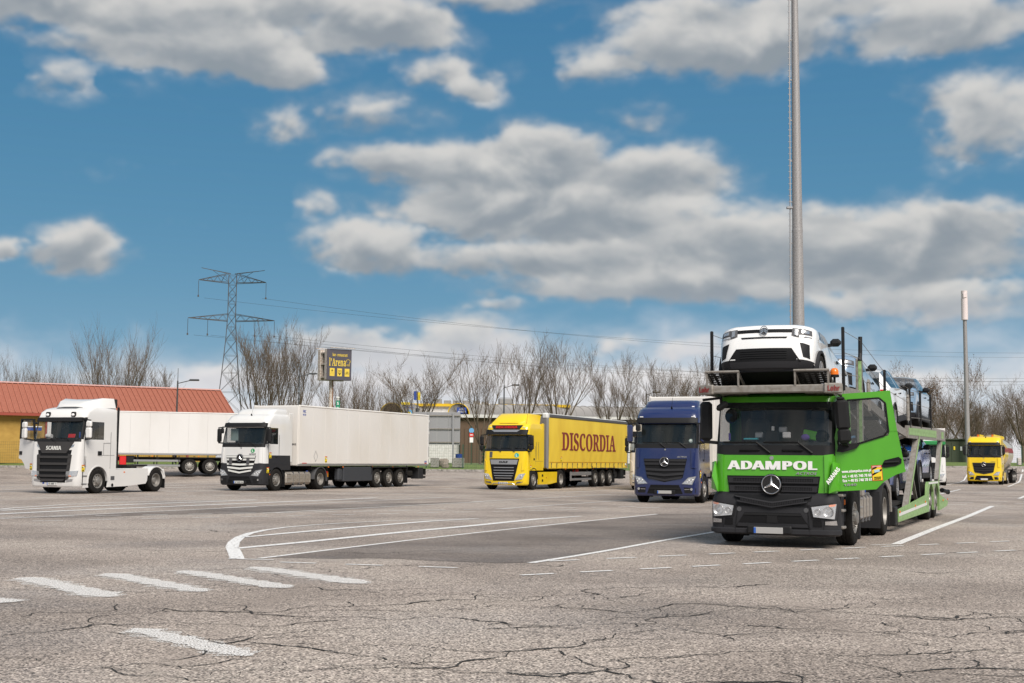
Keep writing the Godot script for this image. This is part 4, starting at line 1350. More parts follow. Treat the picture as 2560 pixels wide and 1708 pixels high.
	sticker(dt, Vector3(-0.068, 1.06, -0.13), Basis(Vector3.UP, -PI * 0.5), 0.26)
	var dm := MB.new()
	dm.rbox(Vector3(-0.22, 2.76, -0.42), Vector3(0.14, 0.25, 0.26), 0.045).rbox(Vector3(-0.22, 2.42, -0.42), Vector3(0.14, 0.42, 0.26), 0.045)
	put(dm, "mirror_housing", "scania_white", dt)
	put(MB.new().bar(Vector3(-0.05, 2.14, -0.1), Vector3(-0.22, 2.2, -0.42), 0.06, 0.06), "mirror_arm", "plastic", dt)
	put(MB.new().bar(Vector3(-0.05, 2.92, -0.3), Vector3(-0.22, 2.92, -0.42), 0.05, 0.05), "mirror_arm", "plastic", dt)
	tractor_chassis(root, -1.25, -5.08, -5.72, -2.4)
	# painted side skirts and rear mudguards
	for s in [1.0, -1.0]:
		var sk := MB.new()
		sk.prism(PackedVector2Array([Vector2(1.9, 0.26), Vector2(1.88, 0.97), Vector2(4.5, 1.0), Vector2(4.46, 0.5), Vector2(4.36, 0.36), Vector2(3.0, 0.27)]), side_at(1.15 if s > 0 else -1.23), 0.08)
		put(sk, "side_skirt", "scania_white", root)
		var tp := MB.new()
		tp.box(Vector3(s * 0.85, 1.0, -3.2), Vector3(0.7, 0.03, 2.5))
		put(tp, "skirt_top", "scania_white", root)
		put(arc_band(MB.new(), s * 0.72, s * 1.25, -5.08, 0.505, 0.56, 20, 175, 0.04, 12), "rear_mudguard", "scania_white", root)
		var tpx := MB.new()
		tpx.prism(PackedVector2Array([Vector2(5.52, 0.55), Vector2(5.45, 0.9), Vector2(5.62, 0.98), Vector2(5.76, 0.62)]), side_at(1.16 if s > 0 else -1.22), 0.06)
		put(tpx, "guard_end", "scania_white", root)
		put(MB.new().rbox(Vector3(s * 1.235, 0.62, -2.15), Vector3(0.02, 0.16, 0.24), 0.008), "step_recess", "mid_grey", root)
		put(MB.new().rbox(Vector3(s * 1.235, 0.86, -2.9), Vector3(0.015, 0.05, 0.09), 0.005), "side_marker", "lamp_amber", root)
	put(MB.new().cyl(Vector3(1.1, 0.33, -2.15), Vector3(1.24, 0.33, -2.15), 0.07, 0.07, 12), "exhaust_pipe", "black", root)
	# things lying on the dashboard
	put(MB.new().rbox(Vector3(0.62, 2.32, -0.3), Vector3(0.34, 0.16, 0.02), 0.005, Basis(Vector3.RIGHT, -0.3)), "dashboard_card", "red_paint", root)
	put(MB.new().cyl(Vector3(0.98, 2.25, -0.35), Vector3(0.98, 2.48, -0.35), 0.035, 0.03, 10), "water_bottle", "sign_blue", root)
	put(MB.new().cyl(Vector3(-0.65, 2.32, -0.32), Vector3(-0.4, 2.30, -0.32), 0.09, 0.09, 12), "paper_roll", "sign_white", root)

func cab_daf(root: Node3D, o: Dictionary) -> void:   # rounded space cab
	var body: String = o.body
	var sp := {"rows": [[0.24, -0.06, 1.14, 0.34, 0.10], [0.32, 0.0, 1.20, 0.34, 0.10], [0.66, 0.02, 1.22, 0.34, 0.10], [0.98, -0.02, 1.22, 0.32, 0.10], [1.6, -0.05, 1.21, 0.28, 0.09], [1.94, -0.09, 1.20, 0.24, 0.08], [2.06, -0.12, 1.20, 0.22, 0.08], [2.76, -0.28, 1.18, 0.22, 0.09], [3.02, -0.34, 1.18, 0.24, 0.09], [3.25, -0.42, 1.16, 0.28, 0.09], [3.36, -0.62, 1.12, 0.32, 0.08], [3.4, -0.95, 1.02, 0.32, 0.05]],
		"f": [0.0, 0.35, 0.7, 1.0], "na": 5, "sz": [-0.45, -0.52, -1.12, -1.25, -2.35], "back": "body", "back_from": 1.0}
	var zones := shell(sp, func(i, k, _s):
		if i < 3:
			return "body" if k < 9 else ""
		if i == 5 and k <= 6:
			return "black"
		if i == 6:
			if k <= 5:
				return "glass"
			if k <= 7:
				return "black"
			if k in [9, 10]:
				return "left" if _s > 0 else "right"
		return "body")
	put(zones["body"], "cab_body", body, root)
	put(zones["black"], "pillar_trim", "gloss_black", root)
	put(zones["glass"], "windscreen", "glass", root)
	put(zones["left"], "side_window", "glass", root)
	put(zones["right"], "side_window", "glass", root)
	cab_inside(root, 1.12, -0.2, -2.28, 1.1, 3.0, 2.1)
	var seam := MB.new()
	for s in [1.212, -1.212]:
		for z in [-0.45, -1.28]:
			seam.box(Vector3(s, 1.6, z), Vector3(0.008, 1.25, 0.012))
		seam.box(Vector3(s, 1.45, -1.8), Vector3(0.008, 0.01, 1.0)).box(Vector3(s, 1.98, -1.42), Vector3(0.012, 0.9, 0.01)).box(Vector3(s, 1.98, -1.72), Vector3(0.012, 0.9, 0.01))
	put(seam, "door_seam", "mid_grey", root)
	for s in [1.0, -1.0]:
		put(arc_band(MB.new(), s * 0.85, s * 1.225, -1.05, 0.505, 0.57, 10, 175, 0.04, 12), "mudguard", "plastic", root)
	var plain: bool = o.get("plain", false)
	# grille
	var g := put(patch(MB.new(), sp, [[-0.58, 0.45], [0.58, 0.45], [0.82, 1.58], [-0.82, 1.58]], 0.006, 8, 5), "grille", "black", root)
	if not plain:
		put(patch(MB.new(), sp, [[-0.70, 1.28], [0.70, 1.28], [0.76, 1.52], [-0.76, 1.52]], 0.035, 8, 2), "badge_bar", "silver", g)
		put(front_text(sp, "DAF", 0.46, 0.09, Vector2(0.0, 1.40), 0.045, false, 0.8), "lettering", "black", g)
	for r in [[1.12, 0.56], [0.98, 0.58], [0.84, 0.57], [0.71, 0.52], [0.59, 0.46]]:
		put(patch(MB.new(), sp, [[-r[1] * 0.94, r[0] - 0.014], [r[1] * 0.94, r[0] - 0.014], [r[1], r[0] + 0.02], [-r[1], r[0] + 0.02]], 0.03, 8, 1), "slat", "silver" if not plain else "mid_grey", g)
	for s in [1.0, -1.0]:
		var hq := [[0.62, 0.50], [1.0, 0.55], [1.14, 0.84], [0.84, 0.80]]
		var hl := joint("headlight", root)
		put(patch(MB.new(), sp, hq if s > 0 else mirq(hq), 0.012, 4, 3), "reflector", "reflector", hl)
		put(MB.new().sphere(Vector3(s * 0.92, 0.68, front_z(sp, 0.92, 0.68)), Vector3(0.07, 0.07, 0.035), 12, 8), "bulb_bowl", "silver", hl)
		put(patch(MB.new(), sp, hq if s > 0 else mirq(hq), 0.04, 4, 3, 0.03), "lens", "lens", hl)
		var fq := [[0.66, 0.32], [0.98, 0.36], [1.02, 0.43], [0.72, 0.41]]
		put(patch(MB.new(), sp, fq if s > 0 else mirq(fq), 0.006, 2, 1), "fog_lamp", "mid_grey", root)
		var vq := [[0.95, 0.98], [1.10, 0.98], [1.12, 1.55], [1.0, 1.42]]
		put(patch(MB.new(), sp, vq if s > 0 else mirq(vq), 0.035, 3, 4, 0.04), "air_deflector", body, root)
		cab_mirror(root, s, 1.36, 1.98, 2.72, -0.3, "plastic", 0.2, 0.62)
		if not plain:
			put(MB.new().rbox(Vector3(s * 0.92, 3.16, front_z(sp, 0.92, 3.16) + 0.015), Vector3(0.12, 0.035, 0.03), 0.01), "marker_lamp", "sign_white", root)
	put(patch(MB.new(), sp, [[-1.12, 2.78], [1.12, 2.78], [1.14, 3.04], [-1.14, 3.04]], 0.12, 14, 2, 0.12), "sun_visor", "plastic", root)
	if not plain:
		put(patch(MB.new(), sp, [[-0.62, 2.92], [0.62, 2.92], [0.80, 3.03], [-0.80, 3.03]], 0.14, 8, 1), "visor_trim", "silver", root)
		put(patch(MB.new(), sp, [[-0.72, 3.07], [0.72, 3.07], [0.86, 3.27], [-0.86, 3.27]], 0.05, 8, 2, 0.08), "name_board", "plastic", root)
		put(front_text(sp, "DISCORDIA", 1.18, 0.13, Vector2(0.0, 3.17), 0.06, false, 0.8), "board_lettering", "red_paint", root)
		round_badge(root, Vector3(0.68, 1.74, front_z(sp, 0.68, 1.74) + 0.012), Basis(Vector3.UP, 0.12), 0.115, mat("teal", lin(0.01, 0.36, 0.32), 0.5))
		put(patch(MB.new(), sp, [[-0.82, 1.62], [-0.66, 1.62], [-0.66, 1.92], [-0.82, 1.92]], 0.01, 2, 2), "tape_patch", "mid_grey", root)
		put(MB.new().tube([Vector3(-0.62, 0.27, 0.02), Vector3(-0.5, 0.33, 0.05), Vector3(0.5, 0.33, 0.05), Vector3(0.62, 0.27, 0.02)], 0.022, 6), "bumper_tube", "silver", root)
	number_plate(root, Vector3(0, 0.34, front_z(sp, 0, 0.34) + 0.06), o.get("plate", ""))
	wipers(root, sp, 2.05, 3, 0.5, -0.95)
	put(MB.new().tube([Vector3(0.95, 3.3, -0.7), Vector3(0.97, 3.85, -0.78)], 0.007, 4), "aerial", "black", root)
	# roof deflector
	var d := MB.new()
	var lines := [[0.55, 3.38, -0.62, 0.3], [0.78, 3.55, -0.75, 0.35], [0.72, 3.82, -1.15, 0.3], [0.82, 3.9, -1.5, 0.3], [1.02, 3.86, -2.2, 0.3]]
	var rows := []
	for l in lines:
		rows.append([Vector3(-1.05 if l[2] < -1.0 else -0.98, 3.36, l[2] - 0.05), Vector3(-l[0] - 0.1, l[1] - 0.05, l[2] - 0.03), Vector3(-l[0] + 0.08, l[1], l[2]), Vector3(0, l[1] + 0.01, l[2] + 0.02), Vector3(l[0] - 0.08, l[1], l[2]), Vector3(l[0] + 0.1, l[1] - 0.05, l[2] - 0.03), Vector3(1.05 if l[2] < -1.0 else 0.98, 3.36, l[2] - 0.05)])
	d.grid(rows)
	put(d, "roof_deflector", body, root)
	for s in [1.0, -1.0]:
		put(MB.new().rbox(Vector3(s * 1.16, 2.25, -2.42), Vector3(0.05, 2.3, 0.3), 0.02), "side_fairing", body, root)
		put(MB.new().rbox(Vector3(s * 1.22, 1.55, -1.1), Vector3(0.02, 0.1, 0.16), 0.008), "door_handle", "plastic", root)
		var stp := MB.new()
		stp.rbox(Vector3(s * 1.1, 0.62, -0.4), Vector3(0.2, 0.7, 0.16), 0.03)
		put(stp, "step", "plastic" if plain else body, root)
		put(arc_band(MB.new(), s * 0.72, s * 1.25, -4.95, 0.505, 0.57, 10, 185, 0.03, 12), "rear_mudguard", "plastic", root)
		var sk := MB.new()
		sk.prism(PackedVector2Array([Vector2(1.78, 0.26), Vector2(1.74, 0.9), Vector2(4.38, 0.9), Vector2(4.32, 0.34), Vector2(3.2, 0.26)]), side_at(1.14 if s > 0 else -1.22), 0.08)
		put(sk, "side_skirt", body, root)
		put(MB.new().rbox(Vector3(s * 1.225, 0.72, -2.25), Vector3(0.015, 0.12, 0.18), 0.006).rbox(Vector3(s * 1.225, 0.46, -2.25), Vector3(0.015, 0.12, 0.18), 0.006), "step_recess", "black", root)
		put(MB.new().rbox(Vector3(s * 1.225, 0.6, -2.8), Vector3(0.012, 0.05, 0.07), 0.005), "side_marker", "lamp_red", root)
	if not plain:
		sticker(root, Vector3(1.225, 1.12, -0.62), Basis(Vector3.UP, PI * 0.5), 0.26)
	tractor_chassis(root, -1.05, -4.95, -5.6, -2.4)

# ------------------------------------------------------------------ semi-trailers (local z counted from the tractor's bumper)
func running_gear(root: Node3D, z_ax: Array, zf: float, zr: float) -> void:
	var f := MB.new()
	for s in [0.45, -0.45]:
		f.box(Vector3(s, 0.98, (zf + zr) * 0.5 - 0.4), Vector3(0.1, 0.24, absf(zf - zr) - 1.6))
	var z := zf - 1.4
	while z > zr + 0.6:
		f.box(Vector3(0, 1.04, z), Vector3(2.3, 0.1, 0.08))
		z -= 1.35
	put(f, "chassis_frame", "chassis", root)
	for a in z_ax:
		axle(root, a, false, "front", "rim", 1.08)
	for s in [1.0, -1.0]:
		var p := MB.new()
		p.box(Vector3(s * 1.08, 1.07, (z_ax[0] + z_ax[-1]) * 0.5), Vector3(0.42, 0.06, absf(z_ax[-1] - z_ax[0]) + 1.5))
		p.box(Vector3(s * 1.25, 0.95, z_ax[0] + 0.68), Vector3(0.06, 0.5, 0.05)).box(Vector3(s * 1.25, 0.95, z_ax[-1] - 0.68), Vector3(0.06, 0.5, 0.05))
		put(p, "mudguard", "plastic", root)
		put(MB.new().box(Vector3(s * 1.05, 0.45, z_ax[-1] - 0.72), Vector3(0.45, 0.5, 0.02)), "mudflap", "plastic", root)
		var l := MB.new()
		l.box(Vector3(s * 0.8, 0.72, zf - 3.3), Vector3(0.14, 0.6, 0.14)).box(Vector3(s * 0.8, 0.4, zf - 3.3), Vector3(0.1, 0.35, 0.1)).box(Vector3(s * 0.8, 0.2, zf - 3.3), Vector3(0.3, 0.06, 0.3))
		put(l, "landing_leg", "chassis", root)
		put(MB.new().rbox(Vector3(s * 0.88, 0.72, zf - 3.28), Vector3(0.04, 0.26, 0.2), 0.01), "leg_gearbox", mat("gear_orange", lin(0.62, 0.24, 0.01), 0.6), root)
	put(MB.new().rbox(Vector3(0, 0.5, zr + 0.12), Vector3(2.3, 0.12, 0.1), 0.02), "underrun_bar", "chassis", root)
	for s in [1.0, -1.0]:
		put(MB.new().rbox(Vector3(s * 0.9, 0.8, zr + 0.1), Vector3(0.5, 0.35, 0.12), 0.02), "tail_lamp_box", "plastic", root)

func markers(root: Node3D, y: float, zs: Array) -> void:
	for z in zs:
		for s in [1.0, -1.0]:
			put(MB.new().rbox(Vector3(s * 1.275, y, z), Vector3(0.03, 0.05, 0.1), 0.01), "side_marker", "lamp_amber", root)

func box_trailer(root: Node3D, zf: float, zr: float, y0: float, y1: float, m: String, n: int) -> void:
	var L := zf - zr
	put(MB.new().box(Vector3(0, (y0 + y1) * 0.5, (zf + zr) * 0.5), Vector3(2.50, y1 - y0 - 0.02, L - 0.04)), "box_core", m, root)
	var pw := (L - 0.3) / n
	var panel := MB.new().rbox(Vector3.ZERO, Vector3(0.03, y1 - y0 - 0.20, pw - 0.006), 0.004).mesh()
	for s in [1.0, -1.0]:
		for k in n:
			put_at(panel, "panel", m, root, Transform3D(Basis.IDENTITY, Vector3(s * 1.258, (y0 + y1) * 0.5 + 0.02, zf - 0.15 - pw * (k + 0.5))))
		put(MB.new().rbox(Vector3(s * 1.262, y0 + 0.055, (zf + zr) * 0.5), Vector3(0.05, 0.09, L), 0.008), "bottom_rail", "silver", root)
		put(MB.new().rbox(Vector3(s * 1.24, y1 - 0.035, (zf + zr) * 0.5), Vector3(0.10, 0.09, L), 0.03), "top_rail", m, root)
		for z in [zf - 0.07, zr + 0.07]:
			put(MB.new().rbox(Vector3(s * 1.255, (y0 + y1) * 0.5, z), Vector3(0.06, y1 - y0 - 0.03, 0.13), 0.015), "corner_post", m if z > zr + 1 else "trailer_grey", root)
		var hg := MB.new()
		for y in [0.15, 0.4, 0.65, 0.88]:
			hg.rbox(Vector3(s * 1.27, lerpf(y0, y1, y), zr - 0.01), Vector3(0.05, 0.14, 0.05), 0.01)
		put(hg, "door_hinge", "plate_white", root)
	var rv := MB.new()
	for i in 16:
		rv.box(Vector3(1.14, lerpf(y0 + 0.1, y1 - 0.1, i / 15.0), zf + 0.002), Vector3(0.02, 0.02, 0.01))
	put(rv, "rivet_row", "mid_grey", root)
	put(MB.new().rbox(Vector3(0, (y0 + y1) * 0.5, zf - 0.01), Vector3(2.46, y1 - y0 - 0.06, 0.05), 0.02), "front_wall", m, root)
	for s in [0.61, -0.61]:
		put(MB.new().rbox(Vector3(s, (y0 + y1) * 0.5, zr - 0.02), Vector3(1.2, y1 - y0 - 0.08, 0.05), 0.015), "rear_door", m, root)

func trailer_for_actros(at: Vector3, turn: float) -> void:
	var t := thing("semi_trailer", "plain off-white box trailer with dark grey side locker, coupled to the white and grey tractor", "trailer", at, turn)
	box_trailer(t, -2.86, -16.46, 1.13, 4.0, "trailer_white", 12)
	running_gear(t, [-10.6, -11.9, -13.2], -2.86, -16.46)
	markers(t, 1.08, [-5.6, -7.0, -10.0, -12.2, -15.2])
	for s in [1.0, -1.0]:
		put(MB.new().rbox(Vector3(s * 1.12, 0.72, -8.55), Vector3(0.3, 0.72, 2.95), 0.03), "side_locker", "skirt_grey", t)
		put(MB.new().rbox(Vector3(s * 1.08, 0.7, -6.85), Vector3(0.3, 0.62, 0.42), 0.08), "locker_end", "skirt_grey", t)
	put(MB.new().lathe([Vector2(0.2, -0.14), Vector2(0.42, -0.15), Vector2(0.48, -0.1), Vector2(0.48, 0.1), Vector2(0.42, 0.15), Vector2(0.2, 0.14)], 20, Transform3D(Basis(Vector3.BACK, PI / 2), Vector3(0.75, 0.72, -14.5))), "spare_tyre", "tyre", t)
	put(MB.new().rbox(Vector3(0.95, 0.72, -15.7), Vector3(0.5, 0.62, 0.6), 0.03), "rear_locker", "grey_plastic", t)
	var R := Basis(Vector3.UP, PI * 0.5)
	sticker(t, Vector3(1.277, 1.45, -5.35), R, 0.30)
	put_at(fit_text("CIBT", 0.3, 0.1, false, 0.5, 0.004), "maker_lettering", "sign_blue", t, Transform3D(R, Vector3(1.276, 1.36, -16.1)))
	put(MB.new().box(Vector3(1.277, 1.28, -16.1), Vector3(0.004, 0.04, 0.26)), "maker_line", "sign_red", t)
	put(MB.new().box(Vector3(1.277, 1.27, -3.4), Vector3(0.004, 0.03, 0.4)), "maker_tag", "sign_red", t)
	put_at(fit_text("FRC", 0.26, 0.13, false, 0.3, 0.004), "type_lettering", "sign_blue", t, Transform3D(R, Vector3(1.276, 3.72, -3.32)))
	put_at(fit_text("09-26", 0.26, 0.09, false, 0.0, 0.004), "date_lettering", "sign_blue", t, Transform3D(R, Vector3(1.276, 3.56, -3.32)))
	var dm := MB.new()
	for k in 4:
		var a := TAU * k / 4.0
		var b := TAU * (k + 1) / 4.0
		dm.bar(Vector3(1.277, 1.6 + sin(a) * 0.26, -4.4 + cos(a) * 0.17), Vector3(1.277, 1.6 + sin(b) * 0.26, -4.4 + cos(b) * 0.17), 0.02, 0.006, Vector3.RIGHT)
	put(dm, "hazard_diamond", "silver", t)
	put_at(fit_text("ST 1902", 0.5, 0.09, false, 0.0, 0.004), "front_number", "black", t, Transform3D(Basis.IDENTITY, Vector3(0.9, 2.15, -2.84)))

func curtain_trailer(at: Vector3, turn: float) -> void:
	var t := thing("curtain_trailer", "yellow tarpaulin curtain trailer with maroon lettering and buckled straps", "trailer", at, turn)
	var zf := -2.86
	var zr := -16.46
	for s in [1.0, -1.0]:
		var rows := []
		for j in 11:
			var row := []
			for i in 69:
				var z := lerpf(zf - 0.16, zr + 0.1, i / 68.0)
				var y := lerpf(1.36, 3.74, j / 10.0)
				var bulge := 0.018 * sin(PI * j / 10.0) + 0.006 * sin(z * 7.3 + j) * (1.0 - j / 14.0)
				row.append(Vector3(s * (1.25 + bulge), y, z))
			rows.append(row)
		put(MB.new().grid(rows, s < 0), "curtain", "tarpaulin", t)
		var hem := MB.new()
		for i in 51:
			var za := lerpf(zf - 0.16, zr + 0.1, i / 51.0)
			var zb := lerpf(zf - 0.16, zr + 0.1, (i + 1) / 51.0)
			var ya := 1.10 + 0.018 * sin(za * 9.0)
			var yb := 1.10 + 0.018 * sin(zb * 9.0)
			var xa: float = s * (1.262 + 0.02 * sin(za * 4.7))
			var xb: float = s * (1.262 + 0.02 * sin(zb * 4.7))
			hem.edge(Vector3(xa, ya, za), Vector3(xb, yb, zb), Vector3(s * 1.256, 1.37, zb), Vector3(s * 1.256, 1.37, za), Vector3(0, 1.2, za))
		put(hem, "curtain_hem", "tarpaulin", t)
		put(MB.new().box(Vector3(s * 1.258, 1.405, (zf + zr) * 0.5), Vector3(0.01, 0.035, 13.0)), "curtain_stripe", mat("ochre", lin(0.52, 0.26, 0.015), 0.6), t)
		put(MB.new().rbox(Vector3(s * 1.24, 1.10, (zf + zr) * 0.5), Vector3(0.06, 0.06, 13.5), 0.01), "side_rail", "yellow_paint", t)
		put(MB.new().rbox(Vector3(s * 1.2, 3.83, (zf + zr) * 0.5 - 0.1), Vector3(0.16, 0.17, 13.3), 0.03), "roof_rail", "mid_grey", t)
		for k in 17:
			var z := lerpf(zf - 0.5, zr + 0.35, k / 16.0)
			var b := MB.new()
			b.box(Vector3(s * 1.285, 1.22, z), Vector3(0.012, 0.26, 0.035)).rbox(Vector3(s * 1.295, 1.33, z), Vector3(0.025, 0.09, 0.055), 0.008)
			put(b, "strap", "mid_grey", t)
		for z in [zf - 0.08, zr + 0.04]:
			put(MB.new().rbox(Vector3(s * 1.24, 2.4, z), Vector3(0.07, 2.7, 0.14), 0.02), "corner_post", "silver", t)
	var fold := MB.new()
	for i in 24:
		var z := lerpf(zf - 0.5, zr + 0.3, i / 23.0)
		fold.rbox(Vector3(0, 3.93, z), Vector3(2.4, 0.05, 0.5), 0.03)
	put(fold, "roof_sheet", "plate_white", t)
	put(MB.new().box(Vector3(0, 2.4, (zf + zr) * 0.5), Vector3(2.36, 2.7, 13.4)), "load_space", "yellow_paint", t)
	put(MB.new().rbox(Vector3(0, 2.45, zf), Vector3(2.46, 2.7, 0.06), 0.02), "front_wall", "silver", t)
	put(MB.new().rbox(Vector3(1.1, 3.82, zf - 0.12), Vector3(0.32, 0.32, 0.36), 0.07), "roof_corner_sheet", "plate_white", t)
	put(MB.new().rbox(Vector3(0, 2.4, zr), Vector3(2.44, 2.7, 0.05), 0.02), "rear_door", "yellow_paint", t)
	put_at(fit_text("DISCORDIA", 9.1, 0.98, true, 0.6, 0.006), "lettering", "maroon", t, Transform3D(Basis(Vector3.UP, PI * 0.5), Vector3(1.275, 2.52, -9.5)))
	put_at(fit_text("DISCORDIA", 9.1, 0.98, true, 0.6, 0.006), "lettering", "maroon", t, Transform3D(Basis(Vector3.UP, -PI * 0.5), Vector3(-1.275, 2.52, -9.5)))
	running_gear(t, [-10.55, -11.85, -13.15], zf, zr)
	markers(t, 1.04, [-5.5, -10.0, -12.4])
	sticker(t, Vector3(1.272, 1.58, -4.85), Basis(Vector3.UP, PI * 0.5), 0.26)
	put(MB.new().box(Vector3(1.285, 1.3, -16.0), Vector3(0.004, 0.12, 0.26)), "maker_tag", "sign_white", t)
	for s in [1.0, -1.0]:
		for y in [0.78, 0.47]:
			put(MB.new().rbox(Vector3(s * 1.22, y, -8.2), Vector3(0.04, 0.19 if y > 0.6 else 0.12, 3.2), 0.01), "side_guard", "silver", t)
		put(MB.new().rbox(Vector3(s * 1.2, 0.64, -6.5), Vector3(0.08, 0.5, 0.14), 0.02), "guard_end", "silver", t)
		for z in [-7.2, -9.2]:
			put(MB.new().box(Vector3(s * 1.18, 0.8, z), Vector3(0.05, 0.6, 0.05)), "guard_post", "chassis", t)
	put(MB.new().rbox(Vector3(0.9, 0.85, -8.1), Vector3(0.3, 0.35, 0.3), 0.04), "red_box", "red_paint", t)
	put(MB.new().rbox(Vector3(0.95, 0.72, -15.6), Vector3(0.5, 0.6, 0.6), 0.04), "rear_locker", "plastic", t)
	put(MB.new().cyl(Vector3(0.4, 0.7, -14.6), Vector3(1.1, 0.7, -14.6), 0.22, 0.22, 14), "air_tank", "chassis", t)

func lone_trailer(at: Vector3, turn: float) -> void:
	var t := thing("semi_trailer", "plain grey-white box trailer parked without a tractor beside the red roofed building", "trailer", at, turn)
	box_trailer(t, 0.0, -13.6, 1.22, 4.0, "trailer_grey", 11)
	running_gear(t, [-8.75, -10.05, -11.35], 0.0, -13.6)
	markers(t, 1.14, [-3.3, -6.4, -9.3])
	for s in [1.0, -1.0]:
		for y in [0.86, 0.55]:
			put(MB.new().rbox(Vector3(s * 1.2, y, -6.7), Vector3(0.04, 0.13, 2.9), 0.01), "side_guard", "silver", t)
		for z in [-5.5, -6.7, -7.9]:
			put(MB.new().box(Vector3(s * 1.16, 0.85, z), Vector3(0.05, 0.7, 0.06)), "guard_post", "plastic", t)
	put(MB.new().rbox(Vector3(1.05, 0.85, -4.6), Vector3(0.3, 0.6, 0.42), 0.04), "extinguisher_box", "red_paint", t)
	put(MB.new().rbox(Vector3(1.0, 0.95, -5.05), Vector3(0.4, 0.45, 0.5), 0.03), "tool_box", "plastic", t)

func plain_trailer(label: String, at: Vector3, turn: float, m: String) -> void:
	var t := thing("semi_trailer", label, "trailer", at, turn)
	box_trailer(t, -2.86, -16.46, 1.13, 4.0, m, 12)
	running_gear(t, [-10.6, -11.9, -13.2], -2.86, -16.46)

func tank_trailer(at: Vector3, turn: float) -> void:
	var t := thing("tank_trailer", "polished silo tank trailer with maroon band behind the yellow tractor", "trailer", at, turn)
	var prof := []
	for p in [[0.3, 0.0], [0.85, -0.12], [1.12, -0.4], [1.22, -0.9], [1.24, -2.0], [1.24, -9.0], [1.12, -9.7], [0.7, -10.1], [0.0, -10.2]]:
		prof.push_front(Vector2(p[0], p[1]))
	prof.append(Vector2(0.0, 0.02))
	put(MB.new().lathe(prof, 30, Transform3D(Basis(Vector3(0, 0, 1), Vector3(0, 1, 0), Vector3(-1, 0, 0)), Vector3(0, 2.3, -2.6))), "tank", mat("tank_metal", lin(0.66, 0.61, 0.5), 0.3, 0.55), t)
	put(MB.new().lathe([Vector2(1.2, -3.5), Vector2(1.262, -3.45), Vector2(1.262, -0.1), Vector2(1.2, -0.05)], 30, Transform3D(Basis(Vector3(0, 0, 1), Vector3(0, 1, 0), Vector3(-1, 0, 0)), Vector3(0, 2.3, -2.75))), "tank_front", "yellow_paint", t)
	for s in [1.0, -1.0]:
		var bd := MB.new()
		for k in 3:
			var a0 := deg_to_rad(4.0 + k * 6.0)
			var a1 := deg_to_rad(10.0 + k * 6.0)
			bd.edge(Vector3(s * cos(a0) * 1.266, 2.3 + sin(a0) * 1.266, -3.0), Vector3(s * cos(a1) * 1.266, 2.3 + sin(a1) * 1.266, -3.0), Vector3(s * cos(a1) * 1.25, 2.3 + sin(a1) * 1.25, -11.4), Vector3(s * cos(a0) * 1.25, 2.3 + sin(a0) * 1.25, -11.4), Vector3(0, 2.3, -7))
		put(bd, "maroon_band", "maroon", t)
		put(MB.new().box(Vector3(s * 0.5, 3.62, -7.4), Vector3(0.05, 0.22, 9.0)), "walkway_rail", "sign_yellow", t)
		for k in 3:
			var h := MB.new()
			h.cyl(Vector3(s * 0.5, 1.6, -4.8 - k * 3.0), Vector3(s * 0.35, 0.75, -4.8 - k * 3.0), 0.62, 0.12, 16)
			put(h, "hopper", "tank_metal", t)
	for k in 6:
		put(MB.new().cyl(Vector3(0, 3.5, -3.6 - k * 1.5), Vector3(0, 3.72, -3.6 - k * 1.5), 0.3, 0.3, 14), "hatch", "galvanised", t)
	running_gear(t, [-10.4, -11.7, -13.0], -2.4, -13.4)
	for s in [1.0, -1.0]:
		put(MB.new().cyl(Vector3(s * 0.95, 0.95, -5.2), Vector3(s * 0.95, 0.95, -9.4), 0.14, 0.14, 10), "hose_tube", "galvanised", t)
	put(MB.new().cyl(Vector3(1.1, 0.7, -13.2), Vector3(1.6, 0.8, -13.5), 0.03, 0.03, 6), "hose_arm", "black", t)

# ------------------------------------------------------------------ cars (front bumper at z 0, wheels on y 0)
func car_section(z: float) -> Array:   # half width, sill y, belt y, roof half width, roof y
	var key := [[-0.34, 0.84, 0.24, 0.92, 0.68, 1.115], [-0.75, 0.875, 0.24, 0.95, 0.68, 1.155], [-1.15, 0.885, 0.24, 0.98, 0.67, 1.18], [-1.3, 0.885, 0.24, 1.0, 0.665, 1.19], [-1.98, 0.89, 0.24, 1.03, 0.60, 1.52], [-2.5, 0.89, 0.24, 1.05, 0.60, 1.58], [-3.2, 0.89, 0.24, 1.07, 0.585, 1.57], [-3.55, 0.885, 0.24, 1.08, 0.57, 1.53], [-3.9, 0.86, 0.3, 1.07, 0.60, 1.12], [-4.05, 0.80, 0.35, 0.98, 0.55, 1.0]]
	var i := 0
	while i < key.size() - 2 and key[i + 1][0] > z:
		i += 1
	var t: float = clampf((z - key[i][0]) / (key[i + 1][0] - key[i][0]), 0.0, 1.0)
	var o := []
	for k in range(1, 6):
		o.append(lerpf(key[i][k], key[i + 1][k], t))
	return o

var CAR_MESH := {}

